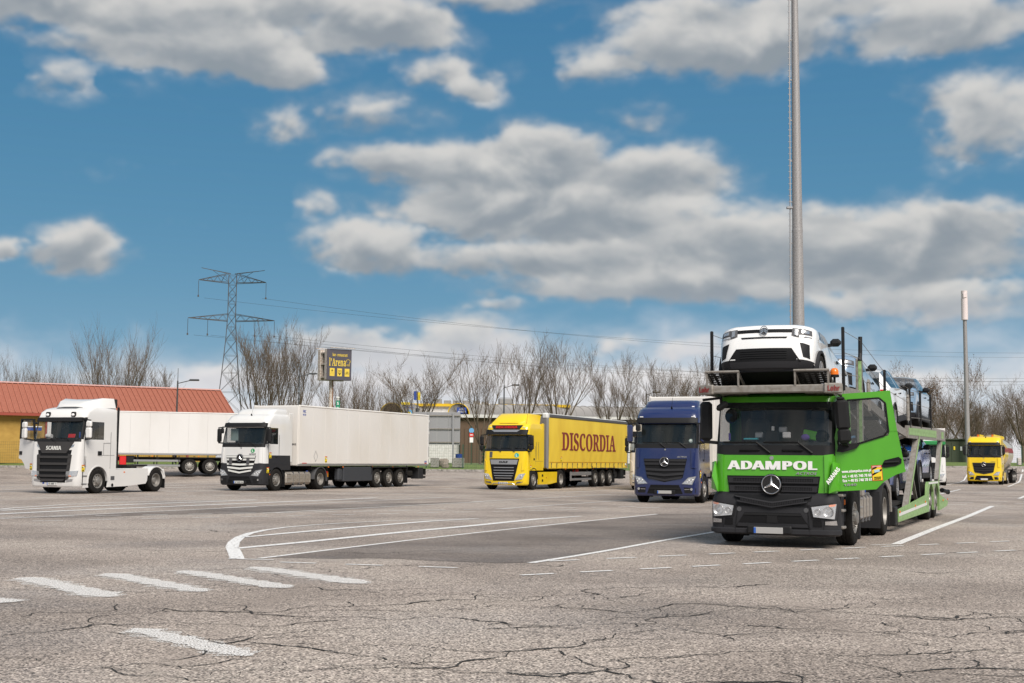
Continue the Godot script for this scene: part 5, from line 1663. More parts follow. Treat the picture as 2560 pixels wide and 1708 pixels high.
func car_meshes() -> void:
	var zs := [-0.34, -1.15, -1.3, -1.98, -2.06, -2.5, -2.58, -3.2, -3.55, -3.9, -4.05]
	for c in [-0.8, -3.35]:
		for i in 13:
			var z: float = c + 0.385 * cos(PI * i / 12.0)
			var ok := true
			for q in zs:
				if absf(q - z) < 0.012:
					ok = false
			if ok:
				zs.append(z)
	zs.sort()
	zs.reverse()
	var zones := {"body": MB.new(), "glass": MB.new(), "trim_left": MB.new(), "trim_right": MB.new()}
	var prev := []
	var prevz := 0.0
	for z in zs:
		var k := car_section(z)
		var w: float = k[0]
		var yl: float = k[1]
		for c in [-0.8, -3.35]:
			var d: float = absf(z - c)
			if d < 0.385:
				yl = maxf(yl, 0.33 + sqrt(0.385 * 0.385 - d * d))
		var row := [Vector3(w - 0.02, yl, z), Vector3(w, maxf(0.36, yl + 0.02), z), Vector3(w + 0.01, maxf(0.74, yl + 0.03), z), Vector3(w - 0.03, k[2], z), Vector3(w - 0.05, k[2] + 0.015, z), Vector3(k[3] + (0.0 if k[4] > 1.3 else (w - 0.2 - k[3]) * 0.5), k[4] - (0.06 if k[4] > 1.3 else 0.05), z), Vector3(k[3] * 0.55, k[4] - 0.012, z), Vector3(0, k[4], z)]
		if prev.size():
			for j in 7:
				var m := "body"
				var mid: float = (z + prevz) * 0.5
				if j == 0:
					m = "trim"
				elif j == 4 and mid < -1.34 and mid > -3.5:
					m = "glass" if not (mid < -2.5 and mid > -2.58) else "body"
				elif j >= 5 and ((mid < -1.3 and mid > -1.98) or (mid < -3.55 and mid > -3.9)):
					m = "glass"
				var a: Vector3 = prev[j]; var b: Vector3 = prev[j + 1]
				var c2: Vector3 = row[j + 1]; var d2: Vector3 = row[j]
				zones["trim_left" if m == "trim" else m].quad(a, d2, c2, b)
				var f := Vector3(-1, 1, 1)
				zones["trim_right" if m == "trim" else m].quad(b * f, c2 * f, d2 * f, a * f)
		prev = row
		prevz = z
	# tail
	for j in 7:
		var f := Vector3(-1, 1, 1)
		var a: Vector3 = prev[j]; var b: Vector3 = prev[j + 1]
		zones["body"].quad(a, a * f, b * f, b)
	CAR_MESH.body = zones["body"].mesh()
	CAR_MESH.glass = zones["glass"].mesh()
	CAR_MESH.trim = [zones["trim_left"].mesh(), zones["trim_right"].mesh()]
	var sp := {"rows": [[0.20, -0.12, 0.76, 0.30, 0.10], [0.26, -0.05, 0.82, 0.32, 0.10], [0.40, -0.01, 0.85, 0.34, 0.10], [0.55, 0.0, 0.86, 0.34, 0.10], [0.78, -0.01, 0.87, 0.36, 0.11], [0.96, -0.04, 0.865, 0.38, 0.12], [1.04, -0.09, 0.85, 0.40, 0.13], [1.09, -0.19, 0.81, 0.40, 0.13], [1.11, -0.32, 0.76, 0.36, 0.10]], "f": [0.0, 0.3, 0.6, 1.0], "na": 6, "sz": [-0.62]}
	CAR_MESH.sp = sp
	var z2 := shell(sp, func(i, _k, _s): return "low" if i < 2 else "skin")
	CAR_MESH.nose = z2["skin"].mesh()
	CAR_MESH.lip = z2["low"].mesh()
	var ub := MB.new()
	ub.box(Vector3(0, 0.28, -2.07), Vector3(1.35, 0.14, 3.5))
	ub.box(Vector3(0, 0.5, -2.07), Vector3(1.1, 0.4, 3.6)).box(Vector3(0, 0.21, -0.42), Vector3(1.45, 0.03, 0.6))
	CAR_MESH.under = ub.mesh()
	var inn := MB.new()
	inn.rbox(Vector3(0, 0.85, -1.55), Vector3(1.4, 0.3, 0.4), 0.08).rbox(Vector3(0.36, 0.95, -2.35), Vector3(0.5, 0.75, 0.16), 0.06).rbox(Vector3(-0.36, 0.95, -2.35), Vector3(0.5, 0.75, 0.16), 0.06).rbox(Vector3(0, 0.9, -3.2), Vector3(1.3, 0.65, 0.16), 0.06).box(Vector3(0, 0.7, -2.4), Vector3(1.6, 0.02, 2.2))
	CAR_MESH.inside = inn.mesh()
	var g := MB.new()
	patch(g, sp, [[-0.50, 0.90], [0.50, 0.90], [0.50, 0.965], [-0.50, 0.965]], 0.006, 8, 1)
	CAR_MESH.upper = g.mesh()
	CAR_MESH.slot = patch(MB.new(), sp, [[-0.40, 0.785], [0.40, 0.785], [0.42, 0.815], [-0.42, 0.815]], 0.006, 8, 1).mesh()
	g = MB.new()
	patch(g, sp, [[-0.66, 0.36], [0.66, 0.36], [0.50, 0.60], [-0.50, 0.60]], 0.008, 8, 3)
	CAR_MESH.intake = g.mesh()
	CAR_MESH.lip_strip = patch(MB.new(), sp, [[-0.60, 0.25], [0.60, 0.25], [0.62, 0.36], [-0.62, 0.36]], 0.012, 10, 2).mesh()
	CAR_MESH.vent = []
	for s in [1.0, -1.0]:
		var q := [[0.70, 0.45], [0.80, 0.43], [0.79, 0.68], [0.64, 0.71]]
		CAR_MESH.vent.append(patch(MB.new(), sp, q if s > 0 else mirq(q), 0.008, 3, 3).mesh())
	g = MB.new()
	for y in [0.42, 0.46, 0.50, 0.54]:
		patch(g, sp, [[-0.42, y], [0.42, y], [0.42, y + 0.012], [-0.42, y + 0.012]], 0.02, 8, 1, 0.01)
	CAR_MESH.bars = g.mesh()
	CAR_MESH.lamp = []
	CAR_MESH.lamp_bright = []
	for s in [1.0, -1.0]:
		g = MB.new()
		for q in [[[0.49, 0.84], [0.62, 0.80], [0.63, 0.97], [0.50, 0.985]], [[0.62, 0.86], [0.82, 0.86], [0.81, 0.96], [0.63, 0.98]]]:
			patch(g, sp, q if s > 0 else mirq(q), 0.01, 3, 3)
		CAR_MESH.lamp.append(g.mesh())
		g = MB.new()
		for q in [[[0.54, 0.845], [0.60, 0.83], [0.60, 0.95], [0.54, 0.96]], [[0.66, 0.885], [0.78, 0.885], [0.78, 0.94], [0.66, 0.95]], [[0.63, 0.81], [0.82, 0.82], [0.82, 0.832], [0.63, 0.825]]]:
			patch(g, sp, q if s > 0 else mirq(q), 0.022, 2, 2)
		CAR_MESH.lamp_bright.append(g.mesh())
	CAR_MESH.clad = []
	for s in [1.0, -1.0]:
		for c in [-0.8, -3.35]:
			CAR_MESH.clad.append(arc_band(MB.new(), s * 0.83, s * 0.905, c, 0.33, 0.365, -12, 192, 0.045, 14).mesh())
		CAR_MESH.clad.append(MB.new().rbox(Vector3(s * 0.885, 0.30, -2.08), Vector3(0.05, 0.16, 1.85), 0.02).mesh())
	CAR_MESH.mirror = []
	CAR_MESH.handle = []
	CAR_MESH.tail = []
	for s in [1.0, -1.0]:
		CAR_MESH.mirror.append(MB.new().rbox(Vector3(s * 1.0, 1.10, -1.5), Vector3(0.2, 0.15, 0.12), 0.05).bar(Vector3(s * 0.86, 1.05, -1.5), Vector3(s * 0.95, 1.06, -1.5), 0.06, 0.05).mesh())
		for z in [-2.3, -3.2]:
			CAR_MESH.handle.append(MB.new().rbox(Vector3(s * 0.895, 0.93, z), Vector3(0.03, 0.035, 0.17), 0.012).mesh())
		CAR_MESH.tail.append(MB.new().rbox(Vector3(s * 0.62, 0.98, -4.03), Vector3(0.32, 0.16, 0.06), 0.02).mesh())
	# oval badge with two chevrons
	g = MB.new()
	var prof := []
	for i in 7:
		prof.append(Vector2(0.068 + cos(TAU * i / 6.0) * 0.007, sin(TAU * i / 6.0) * 0.008))
	g.lathe(prof, 24, Transform3D(Basis(Vector3(0, 0, 1), Vector3(0, 1.2, 0), Vector3(-1, 0, 0)), Vector3(0, 0.93, 0.0)))
	for y in [0.93, 0.895]:
		for s in [1.0, -1.0]:
			g.bar(Vector3(0, y + 0.035, 0.0), Vector3(s * 0.055, y - 0.015, 0.0), 0.012, 0.022, Vector3.BACK.cross(Vector3(s * 0.055, -0.05, 0).normalized()))
	CAR_MESH.badge = g.mesh()
	CAR_MESH.badge_disc = MB.new().cyl(Vector3(0, 0.93, -0.05), Vector3(0, 0.93, -0.01), 0.06, 0.06, 20).mesh()

func car(label: String, paint: String, xf: Transform3D) -> void:
	var o := thing("car", label, "car")
	o.transform = xf
	o.set_meta("group", "cars carried on the transporter")
	put(CAR_MESH.body, "body", paint, o)
	put(CAR_MESH.nose, "front_panel", paint, o)
	put(CAR_MESH.lip, "front_skirt", "grey_plastic", o)
	put(CAR_MESH.glass, "window", "glass", o)
	for c in CAR_MESH.trim:
		put(c, "sill", "plastic", o)
	for c in CAR_MESH.clad:
		put(c, "wheel_arch_trim", "grey_plastic", o)
	put(CAR_MESH.under, "underbody", "black", o)
	put(CAR_MESH.inside, "interior", "interior", o)
	var g := put(CAR_MESH.upper, "grille", "black", o)
	put(CAR_MESH.slot, "grille_slot", "black", o)
	put(CAR_MESH.intake, "lower_intake", "black", o)
	put(CAR_MESH.lip_strip, "front_lip", "grey_plastic", o)
	for c in CAR_MESH.vent:
		put(c, "vent", "plastic", o)
	put(CAR_MESH.bars, "intake_bar", "plastic", o)
	for i in 2:
		var l := put(CAR_MESH.lamp[i], "headlight", "mid_grey", o)
		put(CAR_MESH.lamp_bright[i], "reflector", "reflector", l)
		put(CAR_MESH.mirror[i], "mirror", "plastic", o)
		put(CAR_MESH.tail[i], "tail_lamp", "lamp_red", o)
	for c in CAR_MESH.handle:
		put(c, "door_handle", "black", o)
	put(CAR_MESH.badge_disc, "badge_disc", "mid_grey", g)
	put(CAR_MESH.badge, "badge", "chrome", g)
	for z in [-0.8, -3.35]:
		for s in [1.0, -1.0]:
			var w := joint("wheel", o, Transform3D(Basis(Vector3.UP, 0.0 if s > 0 else PI), Vector3(s * 0.80, 0.328, z)))
			put(CAR_TYRE, "tyre", "tyre", w)
			put(CAR_RIM, "rim", "silver", w)

# ------------------------------------------------------------------ the green car transporter
func green_tractor(at: Vector3, turn: float) -> void:
	var root := thing("truck", "bright green car transporter tractor with open door and white front lettering", "truck", at, turn)
	var sp := {"rows": [[0.21, -0.07, 1.12, 0.26, 0.06], [0.245, 0.03, 1.18, 0.26, 0.06], [0.31, 0.03, 1.18, 0.26, 0.06], [0.33, -0.01, 1.16, 0.26, 0.06], [0.55, 0.0, 1.165, 0.26, 0.06], [0.80, -0.01, 1.165, 0.26, 0.06], [0.90, -0.06, 1.13, 0.24, 0.05], [0.97, -0.08, 1.09, 0.22, 0.04], [1.28, -0.08, 1.09, 0.22, 0.04], [1.635, -0.10, 1.085, 0.2, 0.04], [1.815, -0.12, 1.08, 0.18, 0.05], [2.60, -0.31, 1.07, 0.18, 0.06], [2.70, -0.35, 1.06, 0.2, 0.06], [2.76, -0.55, 0.98, 0.22, 0.05]],
		"f": [0.0, 0.35, 0.7, 1.0], "na": 6, "sz": [-0.42, -0.5, -1.2, -1.5, -1.95], "back": "body", "back_from": 0.95}
	var zones := shell(sp, func(i, k, s):
		if i < 6:
			return "bumper" if k < 9 else ""
		if i == 6:
			return "bumper" if k < 9 else ""
		if s > 0 and k in [10, 11, 12] and i < 11:
			return ""   # doorway
		if i == 9 and k <= 7:
			return "black"
		if i == 10:
			if k <= 5:
				return "glass"
			if k <= 8:
				return "black"
			if k in [11]:
				return "side"
			if k == 10:
				return "black"
		return "body")
	put(zones["body"], "cab_body", "green_paint", root)
	put(zones["bumper"], "bumper", "grey_plastic", root)
	put(zones["black"], "scuttle_panel", "plastic", root)
	put(zones["glass"], "windscreen", "glass", root)
	put(zones["side"], "side_window", "glass", root)
	cab_inside(root, 1.02, -0.2, -1.9, 1.0, 2.66, 1.9)
	# things on the dashboard
	var dz := -0.34
	put(MB.new().rbox(Vector3(-0.06, 1.98, -0.3), Vector3(0.27, 0.2, 0.03), 0.01), "tablet", "black", root)
	put(MB.new().rbox(Vector3(0.21, 2.0, -0.3), Vector3(0.15, 0.11, 0.03), 0.015), "toll_box", "sign_white", root)
	put(MB.new().rbox(Vector3(-0.45, 1.93, dz), Vector3(0.24, 0.03, 0.16), 0.005), "paper_pad", mat("cyan_paper", lin(0.06, 0.42, 0.5), 0.7), root)
	put(MB.new().rbox(Vector3(0.62, 2.0, -0.36), Vector3(0.26, 0.17, 0.05), 0.02, Basis(Vector3.BACK, -0.2)), "crisp_bag", "green_paint", root)
	put(MB.new().sphere(Vector3(0.55, 1.96, -0.28), Vector3(0.08, 0.06, 0.04), 8, 6), "purple_packet", mat("purple", lin(0.10, 0.06, 0.3), 0.6), root)
	put(MB.new().sphere(Vector3(0.82, 1.98, -0.4), Vector3(0.14, 0.12, 0.1), 10, 6), "cap", "black", root)
	put(MB.new().rbox(Vector3(-0.06, 2.12, -0.4), Vector3(0.05, 0.09, 0.04), 0.01), "dashboard_bottle", "sign_white", root)
	for p in [[-0.32, 2.0], [0.12, 2.10]]:
		put(MB.new().rbox(Vector3(p[0], p[1], -0.42), Vector3(0.15, 0.12, 0.04), 0.02), "lamp_cluster", "silver", root)
	put(MB.new().rbox(Vector3(-0.84, 1.97, -0.3), Vector3(0.04, 0.13, 0.01), 0.004), "purple_tag", "purple", root)
	var arch := MB.new()
	arch_plate(arch, -1.09, 0.02, -0.42, -1.95, 1.28, 0.95, -1.4, 0.60)
	put(arch, "wheel_arch", "green_paint", root)
	for s in [1.0, -1.0]:
		put(arc_band(MB.new(), s * 0.84, s * 1.14, -1.4, 0.505, 0.57, -5, 175, 0.03, 12), "mudguard", "grey_plastic", root)
		var st := MB.new()
		st.rbox(Vector3(s * 1.0, 0.62, -0.62), Vector3(0.26, 0.62, 0.35), 0.03)
		put(st, "step_housing", "grey_plastic", root)
		for y in [0.36, 0.66, 0.93]:
			put(MB.new().rbox(Vector3(s * 1.08, y, -0.5), Vector3(0.22, 0.05, 0.3), 0.012), "step", "galvanised", root)
		put(MB.new().rbox(Vector3(s * 1.13, 0.80, -0.83), Vector3(0.03, 0.1, 0.07), 0.012), "side_marker", "lamp_amber", root)
	# radiator grille: three perforated bars
	var g := put(patch(MB.new(), sp, [[-0.80, 0.97], [0.80, 0.97], [0.84, 1.265], [-0.84, 1.265]], 0.004, 8, 3), "grille", "black", root)
	put(patch(MB.new(), sp, [[-0.66, 0.72], [0.66, 0.72], [0.70, 0.93], [-0.70, 0.93]], 0.004, 8, 2), "lower_opening", "black", g)
	for r in [[1.135, 1.245, 0.82], [0.985, 1.09, 0.80]]:
		for s in [1.0, -1.0]:
			var q := [[0.16, r[0]], [r[2] - 0.02, r[0]], [r[2], r[1]], [0.16, r[1]]]
			for e in [[0.0, 0.24], [0.76, 1.0]]:   # solid lower and upper edge of the bar
				var ya := lerpf(r[0], r[1], e[0])
				var yb := lerpf(r[0], r[1], e[1])
				var qe := [[0.16, ya], [r[2] - 0.02, ya], [r[2], yb], [0.16, yb]]
				put(patch(MB.new(), sp, qe if s > 0 else mirq(qe), 0.035, 5, 1, 0.03), "grille_bar", "grey_plastic", g)
			var qs := [[r[2] - 0.1, r[0]], [r[2] - 0.02, r[0]], [r[2], r[1]], [r[2] - 0.1, r[1]]]
			put(patch(MB.new(), sp, qs if s > 0 else mirq(qs), 0.034, 2, 1, 0.03), "grille_bar_end", "grey_plastic", g)
			grille_mesh(g, sp, s, 0.18, r[2] - 0.1, lerpf(r[0], r[1], 0.24), lerpf(r[0], r[1], 0.76), 0.0, 0.03)
	for s in [1.0, -1.0]:
		for q in [[[0.0, 0.70], [0.62, 0.80], [0.64, 0.825], [0.0, 0.725]], [[0.0, 0.78], [0.66, 0.885], [0.70, 0.91], [0.0, 0.805]]]:
			put(patch(MB.new(), sp, q if s > 0 else mirq(q), 0.05, 6, 1, 0.05), "grille_bar", "grey_plastic", g)
		grille_mesh(g, sp, s, 0.01, 0.56, 0.725, 0.78, 0.158, 0.045)
	put(MB.new().rbox(Vector3(0.03, 0.86, -0.1), Vector3(0.28, 0.1, 0.08), 0.03), "coolant_bottle", "plate_blue", g)
	star(root, Vector3(-0.01, 1.115, front_z(sp, 0, 1.115) + 0.075), 0.172)
	put(front_text(sp, "ADAMPOL", 1.60, 0.155, Vector2(-0.02, 1.455), 0.008, false, 1.6), "lettering", "sign_white", root)
	put(front_text(sp, "ACTROS", 0.36, 0.045, Vector2(0.60, 1.315), 0.008, false, 0.0, 0.4), "model_lettering", "chrome", root)
	put(MB.new().cyl(Vector3(-0.02, 1.585, front_z(sp, 0, 1.585) - 0.01), Vector3(-0.02, 1.585, front_z(sp, 0, 1.585) + 0.012), 0.038, 0.036, 16), "badge", "silver", root)
	# lamps
	for s in [1.0, -1.0]:
		var hl := joint("headlight", root)
		var q := [[0.735, 0.555], [1.085, 0.52], [1.115, 0.785], [0.70, 0.725]]
		put(patch(MB.new(), sp, rim_of(q, -0.05) if s > 0 else mirq(rim_of(q, -0.05)), 0.006, 5, 3), "surround", "plastic", hl)
		put(patch(MB.new(), sp, q if s > 0 else mirq(q), 0.014, 5, 3), "reflector", "reflector", hl)
		for c in [[0.985, 0.645, 0.098], [0.805, 0.635, 0.066]]:
			var z := front_z(sp, c[0], c[1])
			put(MB.new().lathe([Vector2(c[2], 0.015), Vector2(c[2], 0.035), Vector2(c[2] * 0.92, 0.045), Vector2(c[2] * 0.6, 0.02), Vector2(c[2] * 0.35, 0.012), Vector2(c[2] * 0.3, 0.035), Vector2(0.0, 0.045)], 20, Transform3D(Basis(Vector3(0, 0, 1), Vector3(0, 1, 0), Vector3(-1, 0, 0)) if s > 0 else Basis(Vector3(0, 0, 1), Vector3(0, 1, 0), Vector3(-1, 0, 0)), Vector3(s * c[0], c[1], z))), "bulb_bowl", "silver", hl)
		var aq := [[1.0, 0.73], [1.095, 0.745], [1.105, 0.78], [1.0, 0.768]]
		put(patch(MB.new(), sp, aq if s > 0 else mirq(aq), 0.035, 2, 1), "indicator", "lamp_amber", hl)
		put(patch(MB.new(), sp, q if s > 0 else mirq(q), 0.055, 5, 3, 0.04), "lens", "lens", hl)
		var fq := [[0.93, 0.415], [1.12, 0.41], [1.11, 0.49], [0.93, 0.475]]
		put(patch(MB.new(), sp, fq if s > 0 else mirq(fq), 0.012, 3, 2), "fog_lamp", "reflector", root)
		var vq := [[0.72, 0.385], [0.88, 0.385], [0.86, 0.50], [0.72, 0.505]]
		put(patch(MB.new(), sp, vq if s > 0 else mirq(vq), 0.01, 2, 2), "bumper_vent", "black", root)
		put(MB.new().cyl(Vector3(s * 0.60, 0.665, front_z(sp, 0.6, 0.665) - 0.005), Vector3(s * 0.60, 0.665, front_z(sp, 0.6, 0.665) + 0.008), 0.042, 0.042, 18), "tow_cap", "mid_grey", root)
		# corner air deflectors
		var d1 := [[0.92, 0.98], [1.02, 0.98], [1.06, 1.66], [0.91, 1.64]]
		put(patch(MB.new(), sp, d1 if s > 0 else mirq(d1), 0.025, 4, 5, 0.05), "corner_panel", "green_paint", root)
		var dd := MB.new()
		var pr := [[1.0, 0.97, 0.07], [1.15, 1.03, -0.05], [1.15, 1.50, -0.10], [1.06, 1.52, 0.02], [1.0, 1.12, 0.06]]
		var c0 := Vector3(s * 1.05, 1.25, -0.18)
		var pts := []
		for p in pr:
			pts.append(Vector3(s * p[0], p[1], p[2] - 0.10))
		for i in pr.size():
			var a: Vector3 = pts[i]
			var b: Vector3 = pts[(i + 1) % pr.size()]
			dd.otri(a, b, Vector3(s * 1.1, 1.25, 0.0) + Vector3(0, 0, -0.02), c0)
			dd.edge(a, b, b + Vector3(0, 0, -0.1), a + Vector3(0, 0, -0.1), c0)
		put(dd, "air_deflector", "green_paint", root)
	put_at(fit_text("ANANAS", 0.34, 0.075, false, 0.4, 0.004), "name_lettering", "sign_white", root, Transform3D(Basis(Vector3.UP, deg_to_rad(28)) * Basis(Vector3.BACK, deg_to_rad(52)), Vector3(1.085, 1.28, 0.03)))
	put(patch(MB.new(), sp, [[-0.68, 0.33], [0.68, 0.33], [0.50, 0.61], [-0.50, 0.61]], 0.005, 8, 3), "lower_intake", "black", root)
	put(patch(MB.new(), sp, [[-0.64, 0.36], [0.64, 0.36], [0.62, 0.42], [-0.62, 0.42]], 0.02, 8, 1), "intake_lip", "grey_plastic", root)
	put(patch(MB.new(), sp, [[-0.10, 0.43], [0.10, 0.43], [0.09, 0.56], [-0.09, 0.56]], 0.02, 2, 2), "radar_cover", "plastic", root)
	put(patch(MB.new(), sp, [[-0.52, 0.565], [0.52, 0.565], [0.50, 0.60], [-0.50, 0.60]], 0.015, 8, 1), "intake_bar", "plastic", root)
	var ln := MB.new()
	for s in [1.0, -1.0]:
		for q in [[0.67, 0.25, 0.62, 0.78], [0.90, 0.33, 0.92, 0.52]]:
			ln.bar(Vector3(s * q[0], q[1], front_z(sp, q[0], q[1]) + 0.001), Vector3(s * q[2], q[3], front_z(sp, q[2], q[3]) + 0.001), 0.008, 0.006, Vector3.BACK)
	put(ln, "bumper_joint", "black", root)
	put(MB.new().rbox(Vector3(-0.04, 0.31, front_z(sp, 0, 0.31) + 0.03), Vector3(0.80, 0.16, 0.06), 0.03), "plate_holder", "plastic", root)
	number_plate(root, Vector3(-0.05, 0.30, front_z(sp, 0, 0.30) + 0.066), "", "plate_grey")
	wipers(root, sp, 1.815, 2, 0.62, -0.92)
	for s in [-0.42, 0.35]:
		put(MB.new().rbox(Vector3(s, 1.725, front_z(sp, s, 1.725) + 0.005), Vector3(0.38, 0.05, 0.05), 0.02), "grab_handle", "black", root)
	cab_mirror(root, -1.0, 1.28, 1.90, 2.62, -0.3, "plastic", 0.22)
	put(MB.new().rbox(Vector3(-0.88, 2.52, 0.06), Vector3(0.24, 0.12, 0.1), 0.04, Basis(Vector3.BACK, 0.6)).bar(Vector3(-1.0, 2.68, -0.3), Vector3(-0.9, 2.58, 0.05), 0.05, 0.06), "kerb_mirror", "plastic", root)
	put(MB.new().sphere(Vector3(-0.82, 2.35, -0.36), Vector3(0.12, 0.14, 0.05), 10, 8), "front_mirror_shade", "black", root)
	var vs := MB.new()
	vs.box(Vector3(0, 2.58, -0.42), Vector3(1.95, 0.16, 0.03))
	put(vs, "sun_blind", "black", root)
	# the open driver's door
	var tilt := Basis(Vector3.UP, deg_to_rad(-80)) * Basis(Vector3.RIGHT, deg_to_rad(4.0))
	var dt := joint("open_door", root, Transform3D(tilt, Vector3(1.09, 0, -0.36)))
	# door axes: backwards along the closed door is -z, outside is +x
	var db := MB.new()
	db.prism(PackedVector2Array([Vector2(0.02, 1.0), Vector2(0.06, 1.80), Vector2(0.18, 1.80), Vector2(0.42, 1.80), Vector2(1.02, 1.93), Vector2(1.05, 2.0), Vector2(1.18, 2.0), Vector2(1.26, 1.28), Vector2(1.1, 1.24), Vector2(0.88, 1.13), Vector2(0.74, 1.0)]), side_at(-0.05), 0.1)
	db.prism(PackedVector2Array([Vector2(0.06, 1.80), Vector2(0.28, 2.62), Vector2(0.30, 2.72), Vector2(1.12, 2.72), Vector2(1.18, 1.99), Vector2(1.05, 1.99), Vector2(1.02, 2.5), Vector2(0.92, 2.6), Vector2(0.36, 2.6), Vector2(0.16, 1.84), Vector2(0.18, 1.80)]), side_at(-0.05), 0.1)
	put(db, "door_panel", "green_paint", dt)
	var rub := MB.new()
	var ring := [Vector2(0.16, 1.80), Vector2(0.42, 1.80), Vector2(0.95, 1.93), Vector2(1.03, 2.02), Vector2(1.02, 2.50), Vector2(0.92, 2.60), Vector2(0.37, 2.60), Vector2(0.15, 1.86)]
	for i in ring.size():
		var a: Vector2 = ring[i]
		var b: Vector2 = ring[(i + 1) % ring.size()]
		rub.bar(Vector3(0.052, a.y, -a.x), Vector3(0.052, b.y, -b.x), 0.03, 0.03, Vector3.RIGHT)
	put(rub, "window_seal", "black", dt)
	var pane := MB.new()
	pane.prism(PackedVector2Array(ring), side_at(0.0), 0.006)
	put(pane, "door_window", "glass", dt)
	put(MB.new().prism(PackedVector2Array([Vector2(0.12, 1.70), Vector2(0.16, 1.83), Vector2(0.46, 1.83), Vector2(0.52, 1.80), Vector2(0.46, 1.74), Vector2(0.22, 1.68)]), side_at(0.045), 0.05), "mirror_base", "plastic", dt)
	put(MB.new().prism(PackedVector2Array([Vector2(0.86, 1.40), Vector2(0.92, 1.50), Vector2(1.16, 1.545), Vector2(1.21, 1.50), Vector2(1.20, 1.43), Vector2(1.10, 1.385), Vector2(0.9, 1.37)]), side_at(0.046), 0.02), "handle_recess", "black", dt)
	put(MB.new().rbox(Vector3(0.08, 1.46, -1.03), Vector3(0.04, 0.035, 0.26), 0.012), "handle", "plastic", dt)
	var mh := MB.new()
	mh.rbox(Vector3(0.24, 2.34, -0.27), Vector3(0.15, 0.54, 0.24), 0.05).rbox(Vector3(0.24, 1.97, -0.27), Vector3(0.15, 0.26, 0.23), 0.05)
	put(mh, "mirror_housing", "plastic", dt)
	put(MB.new().rbox(Vector3(0.15, 2.63, -0.26), Vector3(0.28, 0.06, 0.14), 0.025), "mirror_arm", "plastic", dt)
	put(MB.new().bar(Vector3(0.06, 1.80, -0.3), Vector3(0.2, 1.86, -0.26), 0.09, 0.07), "mirror_arm", "plastic", dt)
	var R := Basis(Vector3.UP, PI * 0.5)
	put_at(fit_text("www.adampolsa.com.pl", 0.50, 0.062, false, 0.5, 0.004), "web_lettering", "sign_white", dt, Transform3D(R, Vector3(0.053, 1.335, -0.425)))
	put_at(fit_text("tel. + 48 85 740 78 60", 0.50, 0.052, false, 0.5, 0.004), "telephone_lettering", "sign_white", dt, Transform3D(R, Vector3(0.053, 1.255, -0.425)))
	put_at(fit_text("fax + 48 85 740 78 61", 0.50, 0.052, false, 0.5, 0.004), "fax_lettering", "sign_white", dt, Transform3D(R, Vector3(0.053, 1.180, -0.425)))
	put_at(fit_text("1840", 0.22, 0.04, false, 0.4, 0.01), "model_number", "chrome", dt, Transform3D(R, Vector3(0.054, 1.105, -0.3)))
	# warning sticker with its words
	var sk := put_at(MB.new().box(Vector3.ZERO, Vector3(0.18, 0.27, 0.004)), "warning_sticker", "sign_red", dt, Transform3D(R, Vector3(0.053, 1.285, -0.775)))
	put(MB.new().box(Vector3(0, -0.015, 0.003), Vector3(0.16, 0.22, 0.004)), "yellow_field", "sign_yellow", sk)
	put_at(fit_text("ATTENTION", 0.15, 0.02, false, 0.0, 0.002), "sticker_heading", "sign_white", sk, Transform3D(Basis.IDENTITY, Vector3(0, 0.114, 0.003)))
	put_at(fit_text("ANGLES", 0.12, 0.022, false, 0.4, 0.002), "sticker_word", "black", sk, Transform3D(Basis.IDENTITY, Vector3(0, -0.075, 0.0065)))
	put_at(fit_text("MORTS", 0.11, 0.022, false, 0.4, 0.002), "sticker_word", "black", sk, Transform3D(Basis.IDENTITY, Vector3(0, -0.104, 0.0065)))
	var bz := MB.new()
	for e in [[-0.08, -0.045, 0.08, 0.035, 0.035], [-0.08, 0.055, 0.0, 0.085, 0.03]]:
		bz.prism(PackedVector2Array([Vector2(e[0], e[1]), Vector2(e[2], e[3]), Vector2(e[2], e[3] + e[4]), Vector2(e[0], e[1] + e[4])]), Transform3D(Basis.IDENTITY, Vector3(0, 0, 0.005)), 0.001)
	put(bz, "black_stripe", "black", sk)
	put(MB.new().rbox(Vector3(0.0, 0.035, 0.008), Vector3(0.09, 0.045, 0.004), 0.002, Basis(Vector3.BACK, 0.15)), "lorry_symbol", mat("pale_cyan", lin(0.36, 0.55, 0.62), 0.5), sk)
	tractor_chassis(root, -1.4, -5.1, -5.8, -1.95)
	fuel_tank(root, 0.86, -2.15, -3.9, 0.36, 0.92)
	fuel_tank(root, -0.86, -2.15, -3.9, 0.36, 0.92)
	for s in [1.0, -1.0]:
		put(MB.new().rbox(Vector3(s * 1.06, 0.6, -2.05), Vector3(0.3, 1.05, 0.05), 0.015), "splash_guard", "grey_plastic", root)
		put(MB.new().cyl(Vector3(s * 0.6, 0.5, -2.35), Vector3(s * 1.1, 0.5, -2.35), 0.2, 0.2, 16), "air_tank", "mid_grey", root)
		put(arc_band(MB.new(), s * 0.72, s * 1.24, -5.1, 0.505, 0.56, -20, 190, 0.04, 14), "rear_mudguard", "grey_plastic", root)
		put(MB.new().box(Vector3(s * 1.0, 0.55, -4.42), Vector3(0.46, 0.75, 0.03)), "mudflap", "grey_plastic", root)

